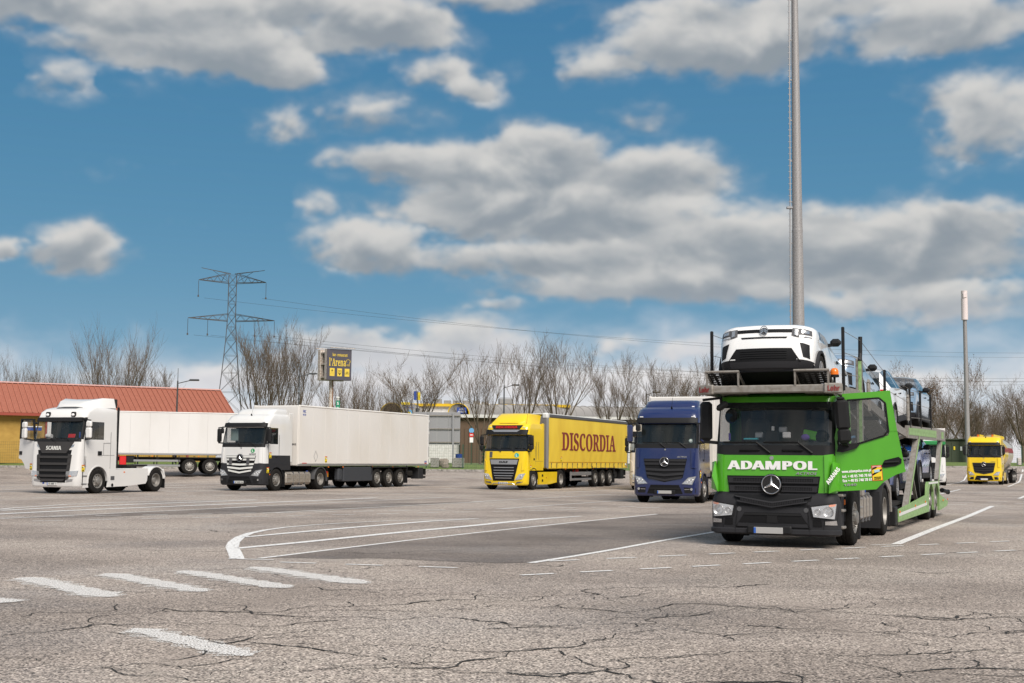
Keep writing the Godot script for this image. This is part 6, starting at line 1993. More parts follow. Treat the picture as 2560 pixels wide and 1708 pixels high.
func grille_mesh(g: Node3D, sp: Dictionary, s: float, x0: float, x1: float, y0: float, y1: float, rise: float, proud: float) -> void:   # fine plastic mesh, open to the space behind
	var b := MB.new()
	var n := int((x1 - x0) / 0.03)
	for i in n + 1:
		var x := lerpf(x0, x1, float(i) / n)
		var z := front_z(sp, x, y0) + proud - 0.006
		b.box(Vector3(s * x, (y0 + y1) * 0.5 + rise * x, z), Vector3(0.012, y1 - y0 + 0.004, 0.012))
	for k in 2:
		var y := lerpf(y0, y1, (k + 1) / 3.0)
		b.bar(Vector3(s * x0, y + rise * x0, front_z(sp, x0, y) + proud - 0.008), Vector3(s * x1, y + rise * x1, front_z(sp, x1, y) + proud - 0.008), 0.01, 0.01)
	var o := put(b, "mesh_insert", "grey_plastic", g)
	o.set_meta("kind", "stuff")

func pole_rail(root: Node3D, s: float, pts: Array) -> void:   # stanchions and the wires between them
	var last := []
	for p in pts:
		var b := MB.new()
		b.rbox(Vector3(s * p[3], (p[1] + p[2]) * 0.5, p[0]), Vector3(0.055, p[2] - p[1], 0.055), 0.012)
		put(b, "stanchion", "plastic", root)
		for f in [0.08, 0.42, 0.76]:
			pass
		last.append(p)
	for i in last.size() - 1:
		var a: Array = last[i]
		var c: Array = last[i + 1]
		var w := MB.new()
		for f in [0.06, 0.40, 0.74]:
			w.cyl(Vector3(s * a[3], lerpf(a[2], a[1], f), a[0]), Vector3(s * c[3], lerpf(c[2], c[1], f), c[0]), 0.006, 0.006, 4, false)
		put(w, "wire", "galvanised", root)

func car_trailer(at: Vector3, turn: float) -> void:
	var t := thing("car_transporter_trailer", "pale green and grey two-deck car transporter trailer loaded with cars", "trailer", at, turn)
	# lower frame sides
	for s in [1.0, -1.0]:
		var x := 1.21 if s > 0 else -1.27
		var lb := MB.new()
		lb.prism(PackedVector2Array([Vector2(6.93, 0.20), Vector2(6.93, 0.46), Vector2(12.5, 0.68), Vector2(12.5, 0.24)]), side_at(x), 0.06)
		put(lb, "lower_side_beam", "pale_green", t)
		put(MB.new().bar(Vector3(x + (0.062 if s > 0 else -0.002), 0.36, -7.0), Vector3(x + (0.062 if s > 0 else -0.002), 0.46, -12.4), 0.006, 0.07), "reflective_tape", "plate_white", t)
		var ar := MB.new()
		ar.prism(PackedVector2Array([Vector2(12.5, 0.24), Vector2(12.5, 0.68), Vector2(12.62, 0.95), Vector2(12.8, 1.02), Vector2(15.3, 1.02), Vector2(15.55, 0.92), Vector2(15.62, 0.64), Vector2(17.95, 0.38), Vector2(17.6, 0.26), Vector2(15.6, 0.19), Vector2(15.45, 0.19), Vector2(15.42, 0.6), Vector2(15.3, 0.8), Vector2(15.0, 0.95), Vector2(14.6, 0.95), Vector2(14.3, 0.75), Vector2(14.25, 0.25), Vector2(14.05, 0.25), Vector2(14.0, 0.75), Vector2(13.7, 0.95), Vector2(13.3, 0.95), Vector2(13.0, 0.8), Vector2(12.9, 0.6), Vector2(12.88, 0.24)]), side_at(x), 0.06)
		put(ar, "wheel_cover", "pale_green", t)
		put(MB.new().box(Vector3(x + (0.064 if s > 0 else -0.004), 0.985, -14.05), Vector3(0.004, 0.05, 2.3)), "reflective_tape", "plate_white", t)
		put(MB.new().rbox(Vector3(s * 1.245, 0.6, -14.15), Vector3(0.08, 0.62, 0.17), 0.01), "cover_strut", "galvanised", t)
		for z in [-7.1, -9.9, -12.0, -16.4, -17.7]:
			put(MB.new().rbox(Vector3(s * 1.28, 0.42 + (-z - 7.0) * 0.02 if z > -13 else 0.45, z), Vector3(0.02, 0.05, 0.08), 0.006), "side_marker", "lamp_amber", t)
		# gooseneck
		var gn := MB.new()
		gn.prism(PackedVector2Array([Vector2(3.95, 1.04), Vector2(4.0, 1.14), Vector2(5.3, 1.24), Vector2(5.75, 1.18), Vector2(6.3, 0.98), Vector2(6.42, 0.45), Vector2(6.22, 0.45), Vector2(6.1, 0.88), Vector2(5.6, 1.07), Vector2(5.2, 1.12)]), side_at(1.12 if s > 0 else -1.2), 0.08)
		put(gn, "gooseneck", "galvanised", t)
		put(MB.new().box(Vector3(s * 1.165, 1.15, -4.6), Vector3(0.085, 0.1, 1.2)), "gooseneck_panel", "pale_green", t)
		put(MB.new().rbox(Vector3(s * 0.95, 0.34, -6.75), Vector3(0.6, 0.42, 0.4), 0.02), "front_locker", "plastic", t)
		# sloping lift posts
		var post := MB.new()
		post.bar(Vector3(s * 1.17, 0.4, -8.75), Vector3(s * 1.17, 2.2, -11.3), 0.16, 0.12, Vector3.RIGHT)
		put(post, "lift_post", "galvanised", t)
		put(MB.new().bar(Vector3(s * 1.236, 0.42, -8.9), Vector3(s * 1.236, 2.18, -11.4), 0.09, 0.008, Vector3.RIGHT), "post_panel", "pale_green", t)
		put(MB.new().bar(Vector3(s * 1.1, 0.55, -11.9), Vector3(s * 1.1, 1.55, -11.2), 0.14, 0.16, Vector3.RIGHT), "hydraulic_ram", "plastic", t)
		put(MB.new().bar(Vector3(s * 1.1, 0.5, -11.6), Vector3(s * 1.1, 1.3, -10.6), 0.05, 0.08, Vector3.RIGHT), "brace", "galvanised", t)
		put(MB.new().bar(Vector3(s * 1.17, 0.5, -15.9), Vector3(s * 1.17, 1.1, -15.75), 0.2, 0.1, Vector3.RIGHT).bar(Vector3(s * 1.17, 1.0, -15.7), Vector3(s * 1.17, 2.25, -16.9), 0.2, 0.1, Vector3.RIGHT), "rear_post", "galvanised", t)
		put(MB.new().bar(Vector3(s * 1.225, 0.95, -15.85), Vector3(s * 1.225, 2.2, -17.05), 0.09, 0.008, Vector3.RIGHT), "post_panel", "pale_green", t)
		# front tower
		put(MB.new().rbox(Vector3(s * 1.17, 2.2, -2.45), Vector3(0.11, 2.65, 0.2), 0.02), "tower_post", "galvanised", t)
		put(MB.new().box(Vector3(s * 1.2, 2.3, -2.345), Vector3(0.06, 2.35, 0.008)), "tower_panel", "pale_green", t)
		put(MB.new().tube([Vector3(s * 1.2, 3.48, -2.35), Vector3(s * 1.2, 3.62, -2.42), Vector3(s * 1.2, 3.95, -2.45)], 0.04, 8), "tower_hook", "plastic", t)
		# upper deck runners: front arm, sloping middle, rear
		var pr := PackedVector2Array([Vector2(-0.1, 2.72), Vector2(-0.1, 2.88), Vector2(2.3, 2.90), Vector2(7.6, 2.42), Vector2(9.2, 2.30), Vector2(9.2, 2.14), Vector2(7.5, 2.24), Vector2(2.3, 2.72)])
		put(MB.new().prism(pr, side_at(1.14 if s > 0 else -1.2), 0.06), "upper_deck_beam", "galvanised", t)
		put(MB.new().prism(PackedVector2Array([Vector2(9.1, 2.12), Vector2(9.1, 2.42), Vector2(15.5, 2.5), Vector2(15.5, 2.16)]), side_at(1.17 if s > 0 else -1.23), 0.06), "rear_deck_beam", "galvanised", t)
		put(MB.new().prism(PackedVector2Array([Vector2(9.3, 2.2), Vector2(9.3, 2.37), Vector2(15.4, 2.44), Vector2(15.4, 2.24)]), side_at(1.232 if s > 0 else -1.238), 0.006), "deck_panel", "pale_green", t)
		put(MB.new().rbox(Vector3(s * 1.2, 2.34, -16.6), Vector3(0.1, 0.34, 2.2), 0.02), "deck_end", "galvanised", t)
		put(MB.new().box(Vector3(s * 1.253, 2.34, -16.9), Vector3(0.006, 0.2, 0.6)), "deck_panel", "pale_green", t)
		# wheel tracks
		for tr in [[0.1, 2.92, -3.9, 2.28], [-3.9, 2.74, -8.2, 2.06], [-8.2, 2.1, -13.2, 2.42], [-13.2, 2.52, -17.7, 2.46]]:
			put(MB.new().bar(Vector3(s * 0.78, tr[1] - 0.06, tr[0]), Vector3(s * 0.78, tr[3] - 0.06, tr[2]), 0.5, 0.05), "wheel_track", "galvanised", t)
		for tr in [[-6.6, 0.5, -12.3, 0.66], [-12.3, 0.82, -17.6, 0.80]]:
			put(MB.new().bar(Vector3(s * 0.78, tr[1], tr[0]), Vector3(s * 0.78, tr[3], tr[2]), 0.5, 0.06), "wheel_track", "chassis", t)
		pole_rail(t, s, [[-0.46, 2.80, 3.95, 1.21], [-2.45, 2.9, 3.94, 1.2], [-5.55, 2.5, 3.52, 1.21], [-9.65, 2.36, 3.38, 1.22], [-11.8, 2.42, 3.40, 1.22], [-14.15, 2.44, 3.41, 1.22]])
		for z in [-3.3, -9.4]:
			put(MB.new().tube([Vector3(s * 1.2, 2.55, z), Vector3(s * 1.2, 3.1, z), Vector3(s * 1.2, 3.16, z - 0.08), Vector3(s * 1.2, 3.1, z - 0.16), Vector3(s * 1.2, 2.55, z - 0.16)], 0.03, 6), "guide_loop", "galvanised", t)
		# perforated ramps at the very front
		var rx: float = s * 0.80 - 0.02
		var rp := joint("loading_ramp", t)
		var fr := MB.new()
		fr.cyl(Vector3(rx - 0.31, 3.13, 0.28), Vector3(rx + 0.31, 3.13, 0.28), 0.022, 0.022, 8)
		for e in [-0.29, 0.29]:
			fr.bar(Vector3(rx + e, 3.12, 0.27), Vector3(rx + e, 2.88, -0.25), 0.03, 0.05)
			fr.bar(Vector3(rx + e, 3.12, 0.27), Vector3(rx + e, 2.86, 0.24), 0.03, 0.03)
		put(fr, "ramp_frame", "galvanised", rp)
		for k in 7:
			var f := k / 6.0
			var c := Vector3(rx, lerpf(3.095, 2.90, f), lerpf(0.22, -0.2, f))
			put(MB.new().box(c, Vector3(0.56, 0.012, 0.036), Basis(Vector3.RIGHT, -0.43)), "ramp_rung", "chassis", rp)
		for k in 6:
			var xx := rx - 0.28 + k * 0.112
			put(MB.new().bar(Vector3(xx, 3.10, 0.235), Vector3(xx, 2.90, -0.2), 0.05, 0.01), "ramp_strip", "chassis", rp)
		put_at(fit_text("Lohr", 0.20, 0.10, false, 0.4, 0.004), "maker_lettering", "maroon", t, Transform3D(Basis(Vector3.UP, s * 0.25), Vector3(s * 1.16, 2.81, 0.255)))
		put(MB.new().rbox(Vector3(s * 1.14, 2.81, 0.2), Vector3(0.32, 0.18, 0.1), 0.02, Basis(Vector3.UP, s * 0.25)), "front_corner", "galvanised", t)
	put(MB.new().rbox(Vector3(0, 2.81, 0.18), Vector3(2.2, 0.14, 0.14), 0.02), "front_beam", "galvanised", t)
	put(MB.new().cyl(Vector3(1.14, 2.88, 0.05), Vector3(1.14, 3.03, 0.05), 0.022, 0.022, 8), "beacon_stem", "black", t)
	put(MB.new().lathe([Vector2(0.075, 0.0), Vector2(0.075, 0.04), Vector2(0.07, 0.08), Vector2(0.045, 0.115), Vector2(0.0, 0.125)], 16, Transform3D(Basis(Vector3.BACK, PI / 2), Vector3(1.14, 3.05, 0.05))), "beacon", "lamp_amber", t)
	put(MB.new().cyl(Vector3(1.14, 3.01, 0.05), Vector3(1.14, 3.055, 0.05), 0.08, 0.08, 14), "beacon_base", "black", t)
	var x := MB.new()
	for z in [-1.2, -3.0, -5.0, -7.0, -9.1, -11.0, -13.0, -15.0, -17.3]:
		var y := 2.7 if z > -2.5 else (lerpf(2.66, 2.22, (-z - 2.5) / 6.0) if z > -8.5 else 2.28)
		x.box(Vector3(0, y, z), Vector3(2.3, 0.12, 0.14))
	for z in [-7.0, -9.0, -11.0, -12.6, -15.8, -17.2]:
		x.box(Vector3(0, 0.42, z), Vector3(2.4, 0.14, 0.14))
	put(x, "cross_member", "chassis", t)
	var mc := MB.new()
	mc.rbox(Vector3(0.7, 1.9, -8.4), Vector3(0.5, 0.5, 0.7), 0.05).cyl(Vector3(0.9, 1.6, -8.9), Vector3(0.9, 2.2, -9.4), 0.08, 0.08, 8).cyl(Vector3(-0.9, 1.6, -8.9), Vector3(-0.9, 2.2, -9.4), 0.08, 0.08, 8).rbox(Vector3(0, 1.0, -5.4), Vector3(1.6, 0.2, 1.8), 0.05)
	put(mc, "hydraulic_unit", "plastic", t)
	for z in [-13.5, -14.8]:
		axle(t, z, false, "front", "rim", 1.06)
	put(MB.new().cyl(Vector3(1.15, 0.72, -17.4), Vector3(1.25, 0.66, -18.1), 0.07, 0.05, 10).rbox(Vector3(1.25, 0.66, -18.1), Vector3(0.12, 0.14, 0.14), 0.03), "ramp_hinge", "black", t)
	put(MB.new().box(Vector3(0.0, 0.3, -17.6), Vector3(2.3, 0.1, 0.2)), "underrun_bar", "pale_green", t)
	# the cars
	var T := Transform3D(Basis(Vector3.UP, turn), at)
	var up := func(deg): return Basis(Vector3.RIGHT, deg_to_rad(-deg))
	car("white hatchback at the front of the upper deck above the green cab", "car_white", T * Transform3D(up.call(11.0), Vector3(-0.07, 2.95, 0.38)))
	car("pale blue hatchback nose up on the upper deck behind the first white car", "car_pale_blue", T * Transform3D(up.call(9.0), Vector3(-0.05, 2.72, -3.95)))
	car("white car carried backwards on the upper deck between two pale blue cars", "car_white", T * Transform3D(Basis(Vector3.UP, PI) * up.call(4.0), Vector3(0.0, 2.50, -12.9)))
	car("pale blue car at the tail end of the upper deck", "car_pale_blue", T * Transform3D(up.call(1.0), Vector3(0.0, 2.52, -13.7)))
	car("slate blue car on the lower deck in front of the sloping lift post", "car_slate_blue", T * Transform3D(up.call(-2.0), Vector3(0.0, 0.58, -8.9)))
	car("bright blue car on the lower deck over the trailer wheels", "car_blue", T * Transform3D(up.call(0.0), Vector3(0.0, 0.87, -13.6)))

func vehicles() -> void:
	vmats()
	wheel_meshes()
	car_meshes()
	var a := thing("truck", "white tractor unit without trailer, right door open and grey barred grille", "truck", Vector3(-18.39, 0, -51.49), deg_to_rad(-21.0))
	cab_scania(a)
	var w := thing("truck", "white over dark grey tractor pulling the plain off-white box trailer", "truck", Vector3(-12.29, 0, -58.1), deg_to_rad(-23.0))
	cab_tall(w, {"body": "white_paint", "low": "grey_plastic", "grille": "plate_white", "script": "ACTROS", "plate": "GT 8505 IN", "two_tone": true})
	round_badge(w, Vector3(0.62, 1.82, -0.09), Basis(Vector3.UP, 0.1), 0.1, mat("badge_green", lin(0.01, 0.26, 0.08), 0.5))
	for p in [[1.2, 1.62], [1.22, 0.95]]:
		sticker(w, Vector3(p[0] + 0.012, p[1], -0.62 if p[1] > 1.2 else -0.42), Basis(Vector3.UP, PI * 0.5), 0.26)
	for x in [-0.48, 0.46]:
		put(MB.new().rbox(Vector3(x, 1.36, 0.04), Vector3(0.16, 0.3, 0.02), 0.006), "grille_cover", "mid_grey", w)
	put(MB.new().rbox(Vector3(-0.62, 2.55, -0.42), Vector3(0.42, 0.55, 0.02), 0.01), "blind", "curtain_cloth", w)
	trailer_for_actros(Vector3(-12.29, 0, -58.1), deg_to_rad(-23.0))
	var d := thing("truck", "yellow tractor with black sun visor and red name board", "truck", Vector3(-0.37, 0, -64.7), deg_to_rad(-23.0))
	cab_daf(d, {"body": "yellow_paint", "plate": "CB 9914 CC"})
	curtain_trailer(Vector3(-0.37, 0, -64.7), deg_to_rad(-23.0))
	var b := thing("truck", "dark blue tractor with star emblem and black visor", "truck", Vector3(5.56, 0, -46.36), deg_to_rad(-20.0))
	cab_tall(b, {"body": "blue_paint", "low": "blue_paint", "grille": "grey_plastic", "script": "ACTROS", "plate": "", "plate_m": "plate_grey", "mirror": "blue_paint", "painted_guard": true})
	round_badge(b, Vector3(0.92, 2.25, -0.2), Basis(Vector3.UP, 0.2), 0.07, "curtain_cloth", "O")
	sticker(b, Vector3(1.225, 1.05, -0.42), Basis(Vector3.UP, PI * 0.5), 0.26)
	plain_trailer("white box trailer coupled behind the dark blue tractor", Vector3(5.56, 0, -46.36), deg_to_rad(-20.0), "trailer_white")
	green_tractor(Vector3(4.67, 0, -22.96), deg_to_rad(-24.3))
	car_trailer(Vector3(4.67, 0, -22.96), deg_to_rad(-24.3))
	var y := thing("truck", "yellow tractor with black grille and amber beacons pulling a silo tank", "truck", Vector3(34.67, 0, -93.96), deg_to_rad(-25.5))
	cab_tall(y, {"body": "yellow_paint", "low": "yellow_paint", "grille": "grey_plastic", "script": "ACTROS", "plate": "", "plate_m": "plate_white", "painted_guard": true, "spoiler": false, "skirt": "yellow_paint"})
	for x in [-0.45, 0.55]:
		put(MB.new().cyl(Vector3(x, 3.53, -1.0), Vector3(x, 3.68, -1.0), 0.07, 0.06, 10), "beacon", "lamp_amber", y)
	tank_trailer(Vector3(34.67, 0, -93.96), deg_to_rad(-25.5))
	var c := thing("truck", "cream tractor half hidden between the yellow curtain trailer and the blue tractor", "truck", Vector3(7.2, 0, -66.0), deg_to_rad(-21.0))
	cab_daf(c, {"body": "cream_paint", "plain": true})
	plain_trailer("white box trailer coupled to the half hidden cream tractor", Vector3(7.2, 0, -66.0), deg_to_rad(-21.0), "trailer_white")
	var e := thing("truck", "white tractor with green visor seen through the back of the car transporter", "truck", Vector3(28.6, 0.0, -88.0), deg_to_rad(-17.0))
	cab_daf(e, {"body": "white_paint", "plain": true})
	put(MB.new().rbox(Vector3(0, 2.92, -0.18), Vector3(2.4, 0.3, 0.3), 0.06), "green_visor", mat("dark_green", lin(0.02, 0.22, 0.06), 0.5), e)
	plain_trailer("white box trailer behind the white tractor with the green visor", Vector3(28.6, 0.0, -88.0), deg_to_rad(-17.0), "trailer_white")
	lone_trailer(Vector3(-29.47, 0.40, -81.25), deg_to_rad(-70.0))
	print("vehicles ", Time.get_ticks_msec())

# ------------------------------------------------------------------ surroundings
func smats() -> void:
	var rf := mat("roof_red", lin(0.34, 0.12, 0.076), 0.6)
	grime(rf, 0.5, Color(0.86, 0.8, 0.78), 71, 0.03)
	mat("ridge_cap", lin(0.60, 0.36, 0.33), 0.5)
	var ye := mat("ochre_wall", lin(0.42, 0.26, 0.06), 0.85)
	grime(ye, 0.3, Color(0.88, 0.86, 0.82), 72, 0.02)
	mat("red_column", lin(0.28, 0.05, 0.03), 0.6)
	var tr := mat("bark", lin(0.14, 0.108, 0.075), 0.95)
	grime(tr, 1.0, Color(0.7, 0.7, 0.62), 73, 0.04)
	mat("twig", lin(0.135, 0.098, 0.068), 0.95)
	var lf := mat("dead_leaf", lin(0.12, 0.062, 0.030), 0.9)
	lf.backlight_enabled = true
	lf.backlight = lin(0.05, 0.025, 0.01)
	mat("steel_grey", lin(0.30, 0.30, 0.31), 0.55, 0.4)
	var gv := mat("mast_steel", lin(0.34, 0.33, 0.33), 0.6, 0.3)
	grime(gv, 0.8, Color(0.8, 0.79, 0.78), 74, 0.04)
	mat("lattice", lin(0.06, 0.06, 0.065), 0.7)
	mat("dark_pole", lin(0.05, 0.052, 0.055), 0.6)
	mat("antenna", lin(0.66, 0.58, 0.57), 0.6)
	mat("sign_grey", lin(0.075, 0.068, 0.085), 0.55)
	mat("sign_gold", lin(0.72, 0.52, 0.07), 0.5)
	var sw := mat("weathered_white", lin(0.60, 0.57, 0.53), 0.7)
	grime(sw, 0.9, Color(0.66, 0.52, 0.42), 75, 0.03)
	mat("rust", lin(0.22, 0.10, 0.045), 0.9)
	mat("green_sign", lin(0.0, 0.22, 0.115), 0.5)
	var co := mat("concrete", lin(0.34, 0.33, 0.31), 0.9)
	grime(co, 1.0, Color(0.68, 0.66, 0.62), 76, 0.03)
	mat("fence_green", lin(0.008, 0.055, 0.03), 0.6)
	mat("shed_green", lin(0.035, 0.045, 0.024), 0.8)
	var wc := mat("wall_white", lin(0.62, 0.61, 0.60), 0.75)
	grime(wc, 0.3, Color(0.88, 0.87, 0.86), 77, 0.03)
	mat("vault_grey", lin(0.24, 0.23, 0.225), 0.6)
	mat("trim_yellow", lin(0.66, 0.42, 0.01), 0.6)
	mat("panel_blue", lin(0.14, 0.36, 0.62), 0.5)
	mat("wood_brown", lin(0.11, 0.07, 0.045), 0.85)
	mat("van_blue", lin(0.022, 0.032, 0.05), 0.3, 0.0, 0.6)
	var st := mat("stone", lin(0.30, 0.26, 0.22), 0.95)
	grime(st, 2.0, Color(0.6, 0.58, 0.55), 78, 0.04)
	mat("evergreen", lin(0.03, 0.06, 0.02), 0.9)

func surroundings() -> void:
	smats()
	verges()
	red_building()
	pylon_and_wires()
	masts()
	totem()
	station()
	clutter()
	woods()
	print("surroundings ", Time.get_ticks_msec())

const KERB := [[-90.0, -94.5], [-60.0, -94.0], [-36.0, -93.5], [-20.0, -93.2], [-5.0, -93.0], [8.0, -94.0], [18.0, -98.5], [28.0, -110.0], [36.0, -120.0], [46.0, -123.5], [62.0, -124.5], [110.0, -126.0]]

func verges() -> void:
	var b := MB.new()
	var far := MB.new()
	for i in KERB.size() - 1:
		var p: Array = KERB[i]
		var q: Array = KERB[i + 1]
		for s in 1:
			var rows := []
			for e in [p, q]:
				var row := []
				for d in [0.0, 1.5, 3.0, 4.5, 7.0, 14.0, 40.0, 120.0, 260.0, 700.0]:
					var x: float = e[0] * (1.0 + d * 0.004)
					var z: float = e[1] - d - 0.12
					row.append(Vector3(x, gy(e[0], e[1] - 9.0) + 0.125 + 0.36 * smoothstep(0.0, 7.0, d), z))
				rows.append(row)
			if s == 0:
				b.grid(rows, true)
		var n := int(Vector2(q[0] - p[0], q[1] - p[1]).length() / 2.0) + 1
	struct(b, "verge", "grass_ground")
	var k := struct(MB.new().box(Vector3(-90, -0.5, -94.5), Vector3(0.2, 0.2, 0.2)), "kerb", "kerb")
	for i in KERB.size() - 1:
		var p: Array = KERB[i]
		var q: Array = KERB[i + 1]
		var n := maxi(1, int(Vector2(q[0] - p[0], q[1] - p[1]).length() / 2.0))
		for j in n:
			var a := Vector3(lerpf(p[0], q[0], (j + 0.01) / n), 0, lerpf(p[1], q[1], (j + 0.01) / n))
			var c := Vector3(lerpf(p[0], q[0], (j + 0.99) / n), 0, lerpf(p[1], q[1], (j + 0.99) / n))
			a.y = gy(a.x, a.z) + 0.03
			c.y = gy(c.x, c.z) + 0.03
			put(MB.new().bar(a, c, 0.22, 0.24), "kerb_stone", "kerb", k)
	var rd := MB.new()
	rd.grid([[Vector3(-60, 1.14, -104.5), Vector3(6, 1.14, -104.5), Vector3(12, 1.3, -112)], [Vector3(-60, 1.14, -109.5), Vector3(4, 1.14, -109.5), Vector3(8, 1.3, -114)]], true)
	struct(rd, "road", mat("road_grey", lin(0.16, 0.155, 0.155), 0.9))

func red_building() -> void:
	var dir := Vector3(0.858, 0, -0.512)
	var nrm := Vector3(0.512, 0, 0.858)
	var t := thing("building", "low ochre building with red ribbed metal roof beside the lone trailer", "building")
	var g := 0.95
	var R1 := Vector3(-25.7, 7.19, -108.6)
	var L := 32.0
	var half := 4.6
	var eave := 4.72
	var bas := Basis(dir, Vector3.UP, nrm)
	t.transform = Transform3D(bas, Vector3(R1.x, g, R1.z))   # own axes: x along the ridge (end at 0), z towards the lorries
	var hr := R1.y - g
	var he := eave - g
	put(MB.new().box(Vector3(-L * 0.5 - 0.6, he * 0.5 + 0.1, 0), Vector3(L, he + 0.2, half * 2.0 - 1.2)), "wall", "ochre_wall", t)
	var gab := MB.new()
	gab.prism(PackedVector2Array([Vector2(-half + 0.6, he), Vector2(0, hr - 0.35), Vector2(half - 0.6, he)]), Transform3D(Basis(Vector3(0, 0, -1), Vector3.UP, Vector3.RIGHT), Vector3(-0.9, 0, 0)), 0.3)
	put(gab, "gable", "ochre_wall", t)
	var sl := sqrt(half * half + (hr - he) * (hr - he))
	var ang := atan2(hr - he, half)
	var wdt := 0.42
	var sheet := MB.new()
	sheet.box(Vector3(0, 0, sl * 0.5), Vector3(wdt, 0.05, sl))
	sheet.box(Vector3(-wdt * 0.16, 0.03, sl * 0.5), Vector3(0.04, 0.02, sl)).box(Vector3(wdt * 0.16, 0.03, sl * 0.5), Vector3(0.04, 0.02, sl))
	var sm := sheet.mesh()
	var rib := MB.new().box(Vector3(wdt * 0.5, 0.05, sl * 0.5), Vector3(0.07, 0.11, sl)).mesh()
	var roof := put(MB.new().box(Vector3(-L * 0.5, hr - 0.14, 0), Vector3(L, 0.12, 0.3)), "roof", "roof_red", t)
	var n := int((L + 0.9) / wdt)
	for i in n:
		for s in [0.0, PI]:
			if s > 0.0 and i % 1 == 0 and i > 3:
				continue
			var tf := Transform3D(Basis(Vector3.UP, s) * Basis(Vector3.RIGHT, ang), Vector3(0.85 - wdt * (i + 0.5), hr, 0))
			var o := put_at(sm, "roof_sheet", "roof_red", roof, tf)
			if s == 0.0:
				put_at(rib, "roof_seam", "roof_red", roof, tf)
	put(MB.new().box(Vector3(-L * 0.5, hr - (hr - he) * 0.5 + 0.0, -half * 0.5), Vector3(L + 1.5, 0.05, sl), Basis(Vector3.RIGHT, -ang)), "rear_roof", "roof_red", t)
	put(MB.new().box(Vector3(-L * 0.5 + 0.3, hr + 0.06, 0), Vector3(L + 1.2, 0.1, 0.42)), "ridge_cap", "ridge_cap", t)
	put(MB.new().box(Vector3(-L * 0.5 + 0.3, he - 0.10, half - 0.02), Vector3(L + 1.2, 0.2, 0.1)), "gutter", "red_column", t)
	put(MB.new().bar(Vector3(0.86, hr - 0.05, 0.1), Vector3(0.86, he - 0.05, half), 0.08, 0.22), "verge_board", "roof_red", t)
	for x in [-3.0, -4.0, -8.5, -9.0, -13.6, -14.0, -18.5, -18.9]:
		put(MB.new().box(Vector3(x, he * 0.5, half - 0.45), Vector3(0.16, he, 0.14)), "column", "red_column", t)
	for x in [-6.5, -11.5]:
		put(MB.new().rbox(Vector3(x, 1.4, half - 0.58), Vector3(1.2, 1.3, 0.06), 0.02), "window", "dark_glass", t)
	put(MB.new().rbox(Vector3(-15.1, 2.62, half - 0.1), Vector3(1.4, 0.34, 0.12), 0.02), "hanging_sign", "sign_blue", t)
	put(MB.new().box(Vector3(-15.1, 2.75, half - 0.02), Vector3(1.42, 0.07, 0.06)), "sign_stripe", "sign_white", t)

func beam(b: MB, p: Vector3, q: Vector3, r: float) -> void:
	b.cyl(p, q, r, r, 3, false)

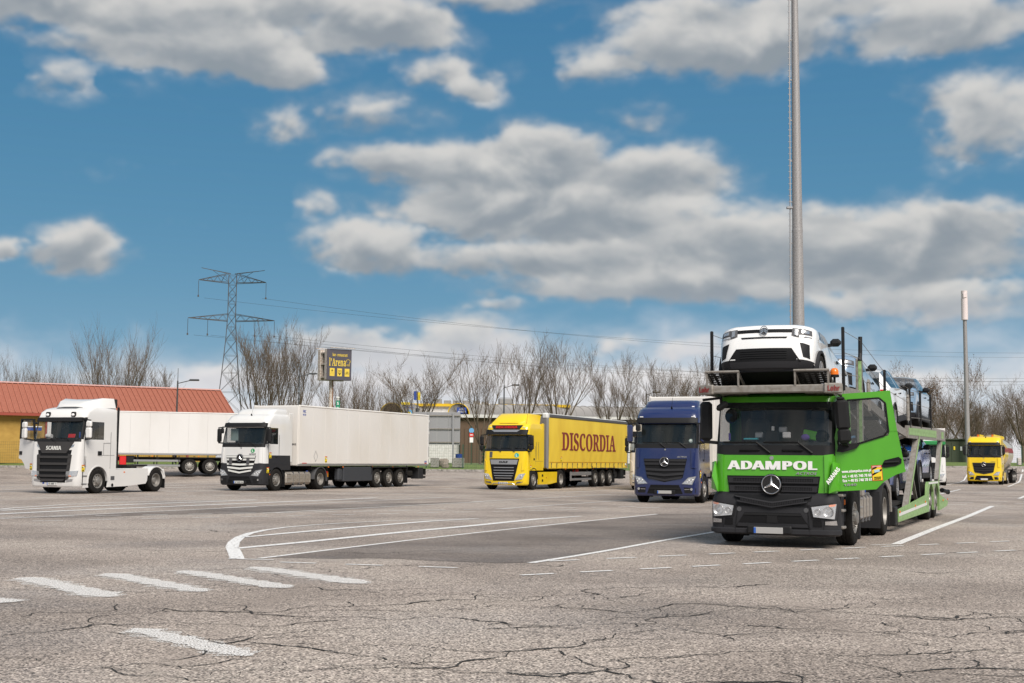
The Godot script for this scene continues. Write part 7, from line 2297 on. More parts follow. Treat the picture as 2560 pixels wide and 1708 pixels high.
func pylon_and_wires() -> void:
	var t := thing("pylon", "steel lattice electricity pylon with two cross arms behind the bare poplars", "pylon", Vector3(-73.0, 0.8, -330.0), deg_to_rad(14.0))
	var lv := [[0.0, 4.4], [6.0, 3.8], [12.0, 3.2], [17.5, 2.6], [22.5, 2.1], [27.0, 1.7], [31.0, 1.35], [34.5, 1.15], [37.5, 1.0], [40.5, 1.0], [43.0, 1.0], [45.5, 1.0], [48.0, 1.0]]
	var legs := MB.new()
	var br := MB.new()
	for i in lv.size() - 1:
		var y0: float = lv[i][0]; var w0: float = lv[i][1]
		var y1: float = lv[i + 1][0]; var w1: float = lv[i + 1][1]
		var c0 := [Vector3(-w0, y0, -w0), Vector3(w0, y0, -w0), Vector3(w0, y0, w0), Vector3(-w0, y0, w0)]
		var c1 := [Vector3(-w1, y1, -w1), Vector3(w1, y1, -w1), Vector3(w1, y1, w1), Vector3(-w1, y1, w1)]
		for k in 4:
			beam(legs, c0[k], c1[k], 0.095)
			var m := (k + 1) % 4
			beam(br, c0[k], c1[m], 0.045)
			beam(br, c0[m], c1[k], 0.045)
			beam(br, c1[k], c1[m], 0.04)
	put(legs, "leg", "lattice", t)
	put(br, "bracing", "lattice", t)
	for a in [[36.0, 37.8, 11.0, 2], [46.0, 48.4, 8.6, 1]]:
		for s in [1.0, -1.0]:
			var b := MB.new()
			for z in [-1.3, 1.3]:
				var tip := Vector3(s * a[2], a[0] + 0.5, z * 0.1)
				beam(b, Vector3(s * 1.0, a[0], z), tip, 0.1)
				beam(b, Vector3(s * 1.0, a[1], z), tip, 0.08)
				for k in 4:
					var f := k / 4.0
					var g := (k + 0.5) / 4.0
					beam(b, Vector3(s * 1.0, a[0], z).lerp(tip, f), Vector3(s * 1.0, a[1], z).lerp(tip, g), 0.04)
					beam(b, Vector3(s * 1.0, a[1], z).lerp(tip, g), Vector3(s * 1.0, a[0], z).lerp(tip, (k + 1) / 4.0), 0.04)
			put(b, "cross_arm", "lattice", t)
			for k in a[3]:
				var x: float = s * (a[2] - k * 5.0)
				put(MB.new().cyl(Vector3(x, a[0] + 0.3, 0), Vector3(x, a[0] - 3.6, 0), 0.06, 0.06, 4, false).box(Vector3(x, a[0] - 3.7, 0), Vector3(0.4, 0.5, 0.3)), "insulator", "lattice", t)
	for s in [1.0, -1.0]:
		var b := MB.new()
		beam(b, Vector3(s * 0.5, 48.2, 0.8), Vector3(s * 8.0, 49.3, 2.6), 0.09)
		beam(b, Vector3(s * 0.5, 48.6, -0.8), Vector3(s * 8.0, 49.3, 2.6), 0.06)
		beam(b, Vector3(s * 1.4, 46.5, 0), Vector3(s * 5.0, 48.8, 1.6), 0.06)
		put(b, "earth_wire_horn", "lattice", t)
	# conductors run on to the right, well past the picture
	var from := [Vector3(-83.5, 33.4, -333), Vector3(-78.8, 33.3, -332), Vector3(-67.4, 33.0, -328), Vector3(-62.5, 32.8, -327), Vector3(-81.0, 43.2, -333), Vector3(-64.8, 42.6, -328)]
	for i in from.size():
		var to := Vector3(215.0 + i * 4.0, from[i].y - 2.0, -428.0 - i * 3.0)
		var b := MB.new()
		var last: Vector3 = from[i]
		for k in range(1, 25):
			var f := k / 24.0
			var p: Vector3 = from[i].lerp(to, f)
			p.y -= 4.0 * f * (1.0 - f) * (4.6 + (i % 3))
			b.cyl(last, p, 0.032, 0.032, 3, false)
			last = p
		solo(b, "power_line", "lattice", "thin power cable hung from the pylon's " + ["lower arm, outer end away from the poplars", "lower arm, inner point away from the poplars", "lower arm, inner point over the poplars", "lower arm, outer end over the poplars", "upper arm, end away from the poplars", "upper arm, end over the poplars"][i], "cable", Vector3.ZERO, 0.0, "power cables")

func masts() -> void:
	var t := thing("floodlight_mast", "tall tapered galvanised mast with a ladder rail behind the green transporter", "mast", Vector3(15.35, 0, -68.0))
	var prof := []
	for p in [[0.0, 33.0], [0.13, 33.0], [0.19, 25.0], [0.275, 14.05], [0.29, 14.0], [0.29, 13.9], [0.28, 13.85], [0.36, 3.0], [0.40, 0.0], [0.0, 0.0]]:
		prof.push_front(Vector2(p[0], p[1]))
	put(MB.new().lathe(prof, 24, Transform3D(Basis(Vector3(0, 1, 0), Vector3(1, 0, 0), Vector3(0, 0, -1)), Vector3.ZERO)), "pole", "mast_steel", t)
	var rail := MB.new()
	rail.cyl(Vector3(-0.48, 1.5, 0.05), Vector3(-0.27, 32.0, 0.05), 0.04, 0.04, 5)
	for k in 92:
		rail.box(Vector3(-0.48 + k * 0.0022, 2.0 + k * 0.33, 0.05), Vector3(0.16, 0.03, 0.04))
	put(rail, "ladder_rail", "steel_grey", t)
	for k in 14:
		var y := 2.0 + k * 2.25
		put(MB.new().bar(Vector3(-0.1, y - 0.02, 0), Vector3(-0.48 + y * 0.0066, y + 0.05, 0.04), 0.05, 0.06), "bracket", "steel_grey", t)
	put(MB.new().rbox(Vector3(-0.42, 15.2, 0.05), Vector3(0.32, 0.12, 0.2), 0.02), "rail_stop", "steel_grey", t)
	var a := thing("antenna_mast", "slim steel mast topped by a pale pink antenna drum behind the yellow tanker", "mast", Vector3(46.4, 1.2, -130.0))
	put(MB.new().cyl(Vector3.ZERO, Vector3(0.0, 15.0, 0), 0.26, 0.19, 16), "pole", "mast_steel", a)
	put(MB.new().cyl(Vector3(0.0, 15.0, 0), Vector3(0.0, 17.2, 0), 0.33, 0.33, 18), "antenna_drum", "antenna", a)
	put(MB.new().cyl(Vector3(0.0, 17.2, 0), Vector3(0.0, 18.0, 0), 0.31, 0.31, 18).rbox(Vector3(-0.05, 17.5, 0.32), Vector3(0.35, 0.5, 0.1), 0.03), "antenna_top", "antenna", a)
	for l in [[-26.2, -100.0, 7.3, 1.0, "thin grey street lamp rising above the red roof"], [-20.0, -120.0, 9.2, 1.0, "thin grey street lamp left of the restaurant sign"], [-0.7, -120.0, 8.3, 0.8, "thin grey street lamp over the yellow truck"], [13.2, -125.0, 8.0, 0.7, "thin grey street lamp among the bare trees"]]:
		var s := thing("street_lamp", l[4], "street lamp", Vector3(l[0], 0.75, l[1]), 0.0, "street lamps")
		put(MB.new().cyl(Vector3.ZERO, Vector3(0, l[2] - 0.6, 0), 0.09, 0.06, 8).cyl(Vector3(0, l[2] - 0.6, 0), Vector3(0, l[2] + 0.4, 0), 0.03, 0.02, 5), "pole", "dark_pole", s)
		put(MB.new().bar(Vector3(0, l[2] - 0.8, 0), Vector3(l[3], l[2] - 0.55, 0), 0.06, 0.06), "arm", "dark_pole", s)
		put(MB.new().rbox(Vector3(l[3] + 0.3, l[2] - 0.52, 0), Vector3(0.75, 0.14, 0.3), 0.05), "lamp_head", "dark_pole", s)

func totem() -> void:
	# the restaurant sign on its post
	var t := thing("restaurant_sign", "grey and gold restaurant sign box on a rusty white post", "sign", Vector3(-15.6, 0.75, -110.0), deg_to_rad(36.0))
	put(MB.new().cyl(Vector3(0, 0, 0), Vector3(0, 7.6, 0), 0.17, 0.16, 14), "post", "weathered_white", t)
	put(MB.new().rbox(Vector3(0.12, 6.0, 0.16), Vector3(0.08, 3.4, 0.02), 0.005), "rust_streak", "rust", t)
	var W := 2.35
	var y0 := 7.45
	var y1 := 10.1
	for z in [0.62, -0.62]:
		put(MB.new().rbox(Vector3(0.3, (y0 + y1) * 0.5, z), Vector3(W, y1 - y0, 0.46), 0.02), "light_box", "weathered_white", t)
	var fr := MB.new()
	for y in [y0 + 0.25, (y0 + y1) * 0.5 + 0.05, y1 - 0.3]:
		fr.box(Vector3(0.3, y, 0), Vector3(W - 0.1, 0.09, 0.8))
	fr.box(Vector3(0.3 - W * 0.42, (y0 + y1) * 0.5, 0.3), Vector3(0.1, y1 - y0 - 0.3, 0.08)).box(Vector3(0.3 - W * 0.42, (y0 + y1) * 0.5, -0.3), Vector3(0.1, y1 - y0 - 0.3, 0.08))
	put(fr, "inner_frame", "weathered_white", t)
	put(MB.new().box(Vector3(0.4, (y0 + y1) * 0.5, 0.0), Vector3(1.9, y1 - y0 - 0.4, 0.25)), "sign_core", "black", t)
	var f := put(MB.new().rbox(Vector3(0.3, (y0 + y1) * 0.5, 0.87), Vector3(W + 0.02, y1 - y0 + 0.02, 0.05), 0.01), "sign_face", "sign_grey", t)
	put(MB.new().box(Vector3(0.55, y1 + 0.13, 1.0), Vector3(2.4, 0.05, 0.08)), "strip_lamp", "weathered_white", t)
	put(MB.new().box(Vector3(0.3, y1 + 0.13, -0.95), Vector3(2.6, 0.05, 0.08)), "strip_lamp", "weathered_white", t)
	put_at(fit_text("bar - restaurant", 1.45, 0.28, true, 0.0, 0.01), "small_lettering", "sign_gold", f, Transform3D(Basis.IDENTITY, Vector3(0.35, 9.63, 0.903)))
	put_at(fit_text("l'Arena", 1.62, 0.68, true, 0.0, 0.01), "large_lettering", "sign_gold", f, Transform3D(Basis.IDENTITY, Vector3(0.12, 9.0, 0.903)))
	# chef's hat drawn as a line
	var hat := MB.new()
	var pts := [Vector2(0.98, 8.74), Vector2(1.26, 8.70), Vector2(1.27, 8.95), Vector2(1.36, 9.08), Vector2(1.3, 9.2), Vector2(1.16, 9.26), Vector2(1.02, 9.22), Vector2(0.96, 9.1), Vector2(1.04, 9.0)]
	for i in pts.size() - 1:
		hat.bar(Vector3(pts[i].x, pts[i].y, 0.9), Vector3(pts[i + 1].x, pts[i + 1].y, 0.9), 0.03, 0.03, Vector3.BACK)
	hat.bar(Vector3(1.0, 8.83, 0.9), Vector3(1.26, 8.8, 0.9), 0.025, 0.025, Vector3.BACK)
	put(hat, "hat_drawing", "sign_gold", f)
	for k in 3:
		var c := Vector3(-0.38 + k * 0.72, 8.12, 0.897)
		var p := put(MB.new().rbox(c, Vector3(0.46, 0.68, 0.012), 0.004), "pictogram", "sign_gold", f)
		var b := MB.new()
		if k == 0:
			b.prism(PackedVector2Array([Vector2(-0.1, 0.12), Vector2(0.1, 0.12), Vector2(0.04, 0.2), Vector2(-0.04, 0.2)]), Transform3D(Basis.IDENTITY, c + Vector3(0, 0, 0.006)), 0.006)
			for r in 4:
				for q in 3:
					b.box(c + Vector3((q - 1) * (0.07 + r * 0.02), 0.06 - r * 0.08, 0.009), Vector3(0.022, 0.04, 0.006))
		elif k == 1:
			b.box(c + Vector3(0, 0.15, 0.009), Vector3(0.3, 0.025, 0.006)).box(c + Vector3(0, -0.06, 0.009), Vector3(0.3, 0.025, 0.006)).box(c + Vector3(-0.14, 0.05, 0.009), Vector3(0.025, 0.22, 0.006)).box(c + Vector3(0.14, 0.05, 0.009), Vector3(0.025, 0.22, 0.006)).box(c + Vector3(0, -0.12, 0.009), Vector3(0.26, 0.04, 0.006)).box(c + Vector3(0, -0.2, 0.009), Vector3(0.1, 0.07, 0.006))
			put_at(fit_text("TV", 0.13, 0.1, false, 0.0, 0.006), "pictogram_lettering", "black", p, Transform3D(Basis.IDENTITY, c + Vector3(0, 0.05, 0.009)))
		else:
			for s in [-0.11, 0.11]:
				for q in 10:
					var a0 := TAU * q / 10.0
					var a1 := TAU * (q + 1) / 10.0
					b.bar(c + Vector3(s + cos(a0) * 0.085, -0.08 + sin(a0) * 0.085, 0.009), c + Vector3(s + cos(a1) * 0.085, -0.08 + sin(a1) * 0.085, 0.009), 0.016, 0.006, Vector3.BACK)
			for e in [[-0.11, -0.08, -0.03, 0.06], [-0.03, 0.06, 0.07, 0.05], [0.07, 0.05, 0.0, -0.08], [0.0, -0.08, -0.05, 0.1], [0.11, -0.08, 0.06, 0.12], [0.0, -0.08, -0.11, -0.08]]:
				b.bar(c + Vector3(e[0], e[1], 0.009), c + Vector3(e[2], e[3], 0.009), 0.016, 0.006, Vector3.BACK)
		put(b, "pictogram_drawing", "black", p)
	var g := thing("exit_sign", "narrow green vertical exit sign with a dome camera on top", "sign", Vector3(-14.75, 1.5, -108.5))
	put(MB.new().rbox(Vector3(0, 3.4, 0), Vector3(0.32, 3.0, 0.1), 0.01), "sign_board", "green_sign", g)
	put(MB.new().cyl(Vector3(-0.1, -0.6, 0), Vector3(-0.1, 2.0, 0), 0.04), "post", "dark_pole", g)
	for i in 6:
		put_at(fit_text("SORTIE"[i], 0.16 if i != 4 else 0.05, 0.26, false, 0.0, 0.01), "letter", "sign_white", g, Transform3D(Basis.IDENTITY, Vector3(0, 4.66 - i * 0.42, 0.055)))
	put(MB.new().rbox(Vector3(-0.02, 5.15, 0), Vector3(0.3, 0.16, 0.24), 0.05).cyl(Vector3(0, 4.92, 0), Vector3(0, 5.08, 0), 0.09, 0.11, 10), "dome_camera", "plate_white", g)

func station() -> void:
	var t := thing("service_building", "white service station hall with yellow roof edge and grey barrel vaults", "building", Vector3(0, 0.7, -141.0))
	put(MB.new().box(Vector3(-3.2, 3.3, -6.0), Vector3(19.4, 6.9, 8.0)), "hall_wall", "wall_white", t)
	put(MB.new().box(Vector3(-3.2, 6.85, -1.9), Vector3(19.6, 0.3, 0.5)), "roof_edge", "trim_yellow", t)
	var ws := put(MB.new().box(Vector3(9.5, 2.8, -0.4), Vector3(17.0, 5.6, 3.0)), "wash_wall", "wall_white", t)
	put(MB.new().box(Vector3(-2.3, 2.75, -0.5), Vector3(6.6, 5.4, 2.6)), "wash_bay", "wood_brown", t)
	for i in 14:
		put(MB.new().box(Vector3(-5.4 + i * 0.46, 2.2, 0.84), Vector3(0.3, 4.0, 0.08)), "bay_board", "wood_brown", t)
	put(MB.new().box(Vector3(-9.5, 2.9, -1.0), Vector3(7.6, 5.8, 2.0)), "kiosk_wall", "wall_white", t)
	put(MB.new().box(Vector3(-1.5, 5.55, 1.0), Vector3(12.0, 0.35, 0.5)), "fascia", "wall_white", t)
	for x in [0.85, 1.35, 9.0]:
		put(MB.new().box(Vector3(x, 2.7, 1.15), Vector3(0.24, 5.4, 0.24)), "pillar", "wall_white", t)
	for w in [[3.4, 4.45, 3.2, 1.7], [3.4, 1.7, 3.2, 1.0], [8.0, 4.45, 4.0, 1.7], [13.0, 4.45, 4.0, 1.7]]:
		var wn := put(MB.new().box(Vector3(w[0], w[1], 1.12), Vector3(w[2], w[3], 0.06)), "window", "dark_glass", t)
		put(MB.new().box(Vector3(w[0], w[1], 1.16), Vector3(w[2], 0.06, 0.05)), "glazing_bar", "wall_white", wn)
	# barrel vaults with ribs
	for v in [[-5.8, 5.75, 1.15, 24.0], [-13.2, 5.75, 1.15, 5.0]]:
		var b := MB.new()
		var rows := []
		for j in 13:
			var a := PI * j / 12.0
			rows.append([Vector3(v[0] - cos(a) * v[2] , v[1] + sin(a) * v[2], 0.9), Vector3(v[0] + v[3] - cos(a) * v[2], v[1] + sin(a) * v[2] * 0.95, -5.0)])
		b.grid(rows)
		put(b, "vault", "vault_grey", t)
		for k in 26:
			var f := k / 26.0
			var rb := MB.new()
			for j in 12:
				var a0 := PI * j / 12.0
				var a1 := PI * (j + 1) / 12.0
				var c := Vector3(v[0] + v[3] * f, v[1], 0.9 - 5.9 * f)
				rb.cyl(c + Vector3(-cos(a0), sin(a0), 0) * (v[2] + 0.02), c + Vector3(-cos(a1), sin(a1), 0) * (v[2] + 0.02), 0.03 if k else 0.06, 0.03 if k else 0.06, 4, false)
			put(rb, "vault_rib", "trim_yellow" if k == 0 else "vault_grey", t)
		var e := MB.new()
		var poly := PackedVector2Array()
		for j in 13:
			var a := PI * j / 12.0
			poly.append(Vector2(-cos(a) * v[2] * 0.96, sin(a) * v[2] * 0.96))
		e.prism(poly, Transform3D(Basis.IDENTITY, Vector3(v[0], v[1], 0.6)), 0.05)
		put(e, "vault_end", "black", t)
	var sg := put(MB.new().rbox(Vector3(-5.45, 6.15, 1.05), Vector3(1.05, 0.66, 0.08), 0.01), "wash_sign", "sign_blue", t)
	put_at(fit_text("LAVAGE", 0.6, 0.17, false, 0.0, 0.01), "sign_lettering", "sign_white", sg, Transform3D(Basis.IDENTITY, Vector3(-5.45, 6.28, 1.1)))
	put_at(fit_text("INTERIEUR", 0.85, 0.17, false, 0.0, 0.01), "sign_lettering", "sign_white", sg, Transform3D(Basis.IDENTITY, Vector3(-5.45, 6.02, 1.1)))
	for x in [[-8.2, 0.55], [-7.2, 0.4], [-6.2, 0.4], [-5.1, 0.4], [-3.9, 0.4], [-3.0, 0.3]]:
		put(MB.new().rbox(Vector3(x[0], 7.0 + x[1] * 0.5, -2.4), Vector3(0.75, x[1], 0.6), 0.04), "cooling_unit", "steel_grey", t)
	put(MB.new().rbox(Vector3(-0.7, 7.35, -3.0), Vector3(1.6, 0.9, 1.2), 0.2), "roof_vent", "steel_grey", t)
	put(MB.new().rbox(Vector3(-11.7, 6.9, 0.2), Vector3(0.95, 0.28, 0.1), 0.02), "yellow_sign", "sign_yellow", t)
	put_at(fit_text("Superclean", 1.5, 0.26, false, 0.0, 0.03), "roof_lettering", "sign_blue", t, Transform3D(Basis.IDENTITY, Vector3(-11.5, 6.45, 0.25)))
	put(MB.new().rbox(Vector3(-11.4, 5.85, 0.12), Vector3(1.1, 0.7, 0.08), 0.01), "blue_panel", "panel_blue", t)
	put(MB.new().sphere(Vector3(-11.3, 5.75, 0.17), Vector3(0.25, 0.25, 0.02), 12, 8), "panel_mark", "sign_yellow", t)
	put(MB.new().box(Vector3(-20.0, 4.7, -2.0), Vector3(8.0, 0.5, 4.0)), "canopy", "mid_grey", t)
	for x in [-23.0, -17.0]:
		put(MB.new().box(Vector3(x, 2.3, -2.0), Vector3(0.3, 4.6, 0.3)), "canopy_post", "steel_grey", t)

func clutter() -> void:
	# billboard seen from behind
	var t := thing("billboard", "grey sheet billboard seen from behind on two steel posts", "billboard", Vector3(-5.9, 1.0, -101.0))
	for i in 4:
		for j in 2:
			put(MB.new().rbox(Vector3(-1.35 + i * 0.92, 2.3 + j * 1.28, 0), Vector3(0.91, 1.27, 0.03), 0.005), "panel", "steel_grey", t)
	for y in [1.85, 2.9, 3.95]:
		put(MB.new().box(Vector3(0.03, y, 0.07), Vector3(3.66, 0.09, 0.08)), "rail", "galvanised", t)
	for x in [-0.62, 1.32]:
		put(MB.new().box(Vector3(x, 2.1, 0.14), Vector3(0.14, 4.2, 0.1)), "post", "steel_grey", t)
	for c in [[-5.7, -92.9 - 3.0, 0.62, 0.72, "concrete block with a lifting slot behind the off-white trailer"], [-3.95, -96.0, 0.9, 0.72, "wide concrete block under the billboard"], [1.0, -97.5, 0.5, 0.3, "low pale concrete stub near the fence"]]:
		solo(MB.new().rbox(Vector3(0, c[3] * 0.5, 0), Vector3(c[2], c[3], 0.6), 0.03).box(Vector3(-0.05, c[3] * 0.6, 0.302), Vector3(0.05, 0.3, 0.01)), "concrete_block", "concrete", c[4], "block", Vector3(c[0], vy(c[0], c[1]), c[1]), 0.0)
	var r := RandomNumberGenerator.new()
	r.seed = 9
	for c in [[-5.1, -97.0, 0.36, "tall brown boulder between the concrete blocks"], [-4.9, -95.4, 0.26, "small brown boulder beside the concrete block"], [0.2, -97.0, 0.34, "grey boulder left of the pale stub"]]:
		var b := MB.new()
		b.sphere(Vector3(0, c[2] * 0.6, 0), Vector3(c[2] * 1.2, c[2], c[2]), 9, 6)
		for i in b.v.size():
			var p := b.v[i]
			b.v[i] = p * (1.0 + 0.16 * sin(p.x * 19.0 + p.z * 23.0) * cos(p.y * 17.0))
		solo(b, "boulder", "stone", c[3], "boulder", Vector3(c[0], vy(c[0], c[1]), c[1]))
	# wire fences
	for f in [[[-9.0, -95.0], [10.0, -95.6], 0.76, "green wire mesh fence in front of the service station"], [[37.0, -124.0], [66.0, -128.0], 1.3, "green wire mesh fence in front of the dark green shed"], [[-46.0, -95.2], [-20.0, -95.6], 0.74, "green wire mesh fence in front of the ochre building"]]:
		var a := Vector3(f[0][0], vy(f[0][0], f[0][1]), f[0][1])
		var b := Vector3(f[1][0], vy(f[1][0], f[1][1]), f[1][1])
		var o := thing("fence", f[3], "fence")
		var L := a.distance_to(b)
		var n := int(L / 2.5)
		for i in n + 1:
			put_at(MB.new().box(Vector3(0, 0.9, 0), Vector3(0.07, 1.85, 0.07)), "post", "fence_green", o, Transform3D(Basis.IDENTITY, a.lerp(b, float(i) / n)))
		var wires := MB.new()
		for k in 9:
			wires.bar(a + Vector3(0, 0.1 + k * 0.2, 0), b + Vector3(0, 0.1 + k * 0.2, 0), 0.006, 0.007)
		var m := int(L / 0.16)
		for i in m:
			var p := a.lerp(b, float(i) / m)
			wires.box(p + Vector3(0, 0.9, 0), Vector3(0.007, 1.7, 0.005))
		var wi := put(wires, "wire_mesh", "fence_green", o)
		wi.set_meta("kind", "stuff")
	# parked van behind the fence
	var v := thing("van", "dark blue van parked behind the billboard", "van", Vector3(-7.4, 1.08, -114.0), deg_to_rad(90.0))
	var sp := {"rows": [[0.3, -0.05, 0.92, 0.2, 0.05], [0.7, 0.0, 0.95, 0.22, 0.06], [1.0, -0.1, 0.95, 0.22, 0.06], [1.15, -0.8, 0.93, 0.2, 0.05], [1.75, -1.5, 0.86, 0.2, 0.05], [1.9, -1.75, 0.8, 0.2, 0.05], [1.95, -2.2, 0.7, 0.2, 0.02]], "f": [0.0, 0.5, 1.0], "na": 4, "sz": [-1.6, -2.6, -3.6, -4.7], "back": "body", "back_from": 0.0}
	var z := shell(sp, func(i, k, _s): return "glass" if (i == 3 and (k < 2 or k in [6, 7, 8])) else "body")
	put(z["body"], "body", "van_blue", v)
	put(z["glass"], "window", "dark_glass", v)
	for q in [-0.85, -3.8]:
		for s in [1.0, -1.0]:
			var w := joint("wheel", v, Transform3D(Basis(Vector3.UP, 0.0 if s > 0 else PI), Vector3(s * 0.88, 0.33, q)))
			put(CAR_TYRE, "tyre", "tyre", w)
			put(CAR_RIM, "rim", "bright_rim", w)
	solo(MB.new().cyl(Vector3.ZERO, Vector3(0, 0.9, 0), 0.3, 0.3, 14).cyl(Vector3(0, 0.28, 0), Vector3(0, 0.31, 0), 0.315, 0.315, 14).cyl(Vector3(0, 0.58, 0), Vector3(0, 0.61, 0), 0.315, 0.315, 14), "barrel", "sign_blue", "blue barrel standing behind the fence near the van", "barrel", Vector3(-4.6, 1.08, -113.0))
	var rs := thing("road_sign", "round blue sign above a round red no-entry sign on a thin post", "sign", Vector3(-3.15, 1.05, -101.5))
	put(MB.new().cyl(Vector3.ZERO, Vector3(0, 3.1, 0), 0.03), "post", "fence_green", rs)
	put(MB.new().cyl(Vector3(0, 2.75, 0.03), Vector3(0, 2.75, 0.05), 0.2, 0.2, 20), "blue_disc", "panel_blue", rs)
	put(MB.new().cyl(Vector3(0, 2.4, 0.03), Vector3(0, 2.4, 0.05), 0.19, 0.19, 20), "red_disc", "sign_red", rs)
	put(MB.new().box(Vector3(0, 2.4, 0.053), Vector3(0.22, 0.07, 0.006)), "white_bar", "sign_white", rs)
	put(MB.new().rbox(Vector3(0, 2.0, 0.03), Vector3(0.28, 0.4, 0.02), 0.005), "text_plate", "sign_white", rs)
	var bp := thing("banner_pole", "grey pole with a blue and yellow banner in front of the service station", "pole", Vector3(-9.0, 0.75, -122.0))
	put(MB.new().cyl(Vector3.ZERO, Vector3(0, 5.6, 0), 0.16, 0.16, 12).cyl(Vector3(0, 5.6, 0), Vector3(0, 7.2, 0), 0.05, 0.05, 8), "pole", "dark_pole", bp)
	put(MB.new().box(Vector3(-0.2, 6.8, 0), Vector3(0.28, 0.85, 0.03)), "banner_blue", "sign_blue", bp)
	put(MB.new().box(Vector3(0.12, 6.75, 0), Vector3(0.34, 0.75, 0.03)), "banner_yellow", "sign_yellow", bp)
	# right-hand side
	var sh := thing("shed", "dark olive green metal shed behind the fence", "shed", Vector3(46.0, 1.55, -132.5))
	put(MB.new().rbox(Vector3(0.5, 1.2, 0), Vector3(6.6, 2.4, 3.0), 0.03), "wall", "shed_green", sh)
	put(MB.new().box(Vector3(0.5, 2.45, 0), Vector3(6.9, 0.12, 3.3)), "roof", "shed_green", sh)
	for i in 8:
		put(MB.new().box(Vector3(-2.6 + i * 0.85, 1.2, 1.52), Vector3(0.05, 2.3, 0.04)), "wall_rib", "shed_green", sh)
	put(MB.new().rbox(Vector3(-0.65, 1.55, 1.55), Vector3(0.17, 0.36, 0.03), 0.01), "notice", "sign_yellow", sh)
	put(MB.new().rbox(Vector3(0.05, 1.5, 1.55), Vector3(0.2, 0.42, 0.03), 0.01), "white_notice", "sign_white", sh)
	put(MB.new().box(Vector3(-1.8, 0.75, 1.54), Vector3(0.4, 0.6, 0.03)), "louvre", "mid_grey", sh)
	solo(MB.new().rbox(Vector3(0, 0.36, 0), Vector3(0.42, 0.72, 0.35), 0.04), "stone_post", "antenna", "pale stone post on the grass right of the tanker", "post", Vector3(50.2, vy(50.2, -126.5), -126.5))
	var sb := thing("shrub", "slim young evergreen shrub in front of the white hall", "shrub", Vector3(-2.1, 1.05, -100.0))
	var cr := MB.new()
	for i in 260:
		var y := r.randf_range(0.2, 1.5)
		var a := r.randf() * TAU
		var p := Vector3(cos(a), 0, sin(a)) * r.randf_range(0.0, 0.26) * (1.0 - y / 1.8) + Vector3(0, y, 0)
		var u := Vector3(r.randf_range(-1, 1), r.randf_range(-0.3, 1), r.randf_range(-1, 1)).normalized() * 0.07
		var w := u.cross(Vector3(r.randf_range(-1, 1), 0.3, r.randf_range(-1, 1))).normalized() * 0.05
		cr.tri(p - w, p + w, p + u * 2.0)
	put(cr, "crown", "evergreen", sb)
	put(MB.new().cyl(Vector3.ZERO, Vector3(0, 0.6, 0), 0.03, 0.02, 6), "trunk", "bark", sb)

# ------------------------------------------------------------------ trees
class Twigs:   # tapered three- or five-sided sticks with radial normals, cheap to build
	var v := PackedVector3Array()
	var n := PackedVector3Array()
	var idx := PackedInt32Array()
	func stick(a: Vector3, b: Vector3, r0: float, r1: float, m: int) -> void:
		var ax := (b - a).normalized()
		var u := ax.cross(Vector3.UP if absf(ax.y) < 0.95 else Vector3.RIGHT).normalized()
		var w := ax.cross(u)
		var s := v.size()
		for i in m:
			var t := TAU * i / m
			var d := u * cos(t) + w * sin(t)
			v.append(a + d * r0); v.append(b + d * r1)
			n.append(d); n.append(d)
		for i in m:
			var p := s + i * 2
			var q := s + ((i + 1) % m) * 2
			idx.append_array([p, p + 1, q, q, p + 1, q + 1])
	func leaf(p: Vector3, u: Vector3, w: Vector3) -> void:
		var s := v.size()
		var nn := u.cross(w).normalized()
		for q in [p - w, p + w, p + u]:
			v.append(q); n.append(nn)
		idx.append_array([s, s + 1, s + 2])
	func mesh() -> ArrayMesh:
		var arr := []
		arr.resize(Mesh.ARRAY_MAX)
		arr[Mesh.ARRAY_VERTEX] = v
		arr[Mesh.ARRAY_NORMAL] = n
		arr[Mesh.ARRAY_INDEX] = idx
		var am := ArrayMesh.new()
		am.add_surface_from_arrays(Mesh.PRIMITIVE_TRIANGLES, arr)
		return am

# kind: height, trunk height share, number of main limbs, spread (0 upright .. 1 wide), twig levels, twig count factor
func grow(trunk: Twigs, crown: Twigs, r: RandomNumberGenerator, p: Vector3, d: Vector3, len: float, rad: float, level: int, most: int, upr: float, dense: float) -> void:
	var segs := 5 if level < 2 else (4 if level == 2 else 3)
	var step := len / segs
	var q := p
	var dir := d
	for i in segs:
		dir = (dir + Vector3(r.randf_range(-1, 1), r.randf_range(-0.6, 0.8), r.randf_range(-1, 1)) * (0.10 + 0.04 * level) + Vector3(0, upr * 0.10, 0)).normalized()
		var e := q + dir * step
		var r0 := rad * (1.0 - 0.72 * i / segs)
		var r1 := rad * (1.0 - 0.72 * (i + 1) / segs)
		(trunk if level <= 1 else crown).stick(q, e, r0, r1, 6 if level == 0 else (4 if level == 1 else 3))
		q = e
		if level < most:
			var kids := 0
			if level == 0:
				kids = 0 if i < 1 else int(round(2.4 * dense))
			elif level == 1:
				kids = 0 if i == 0 else int(round(2.2 * dense))
			else:
				kids = int(round(r.randf_range(1.3, 2.6) * dense))
			for k in kids:
				var a := r.randf() * TAU
				var perp := dir.cross(Vector3(cos(a), 0.2, sin(a))).normalized()
				var open := r.randf_range(0.42, 0.95) * (1.15 - 0.35 * upr)
				var nd := (dir * cos(open) + perp * sin(open) + Vector3(0, 0.25 * upr, 0)).normalized()
				grow(trunk, crown, r, q, nd, len * r.randf_range(0.42, 0.68) * (1.0 - 0.25 * i / segs), maxf(r1 * r.randf_range(0.42, 0.58), 0.011), level + 1, most, upr, dense)

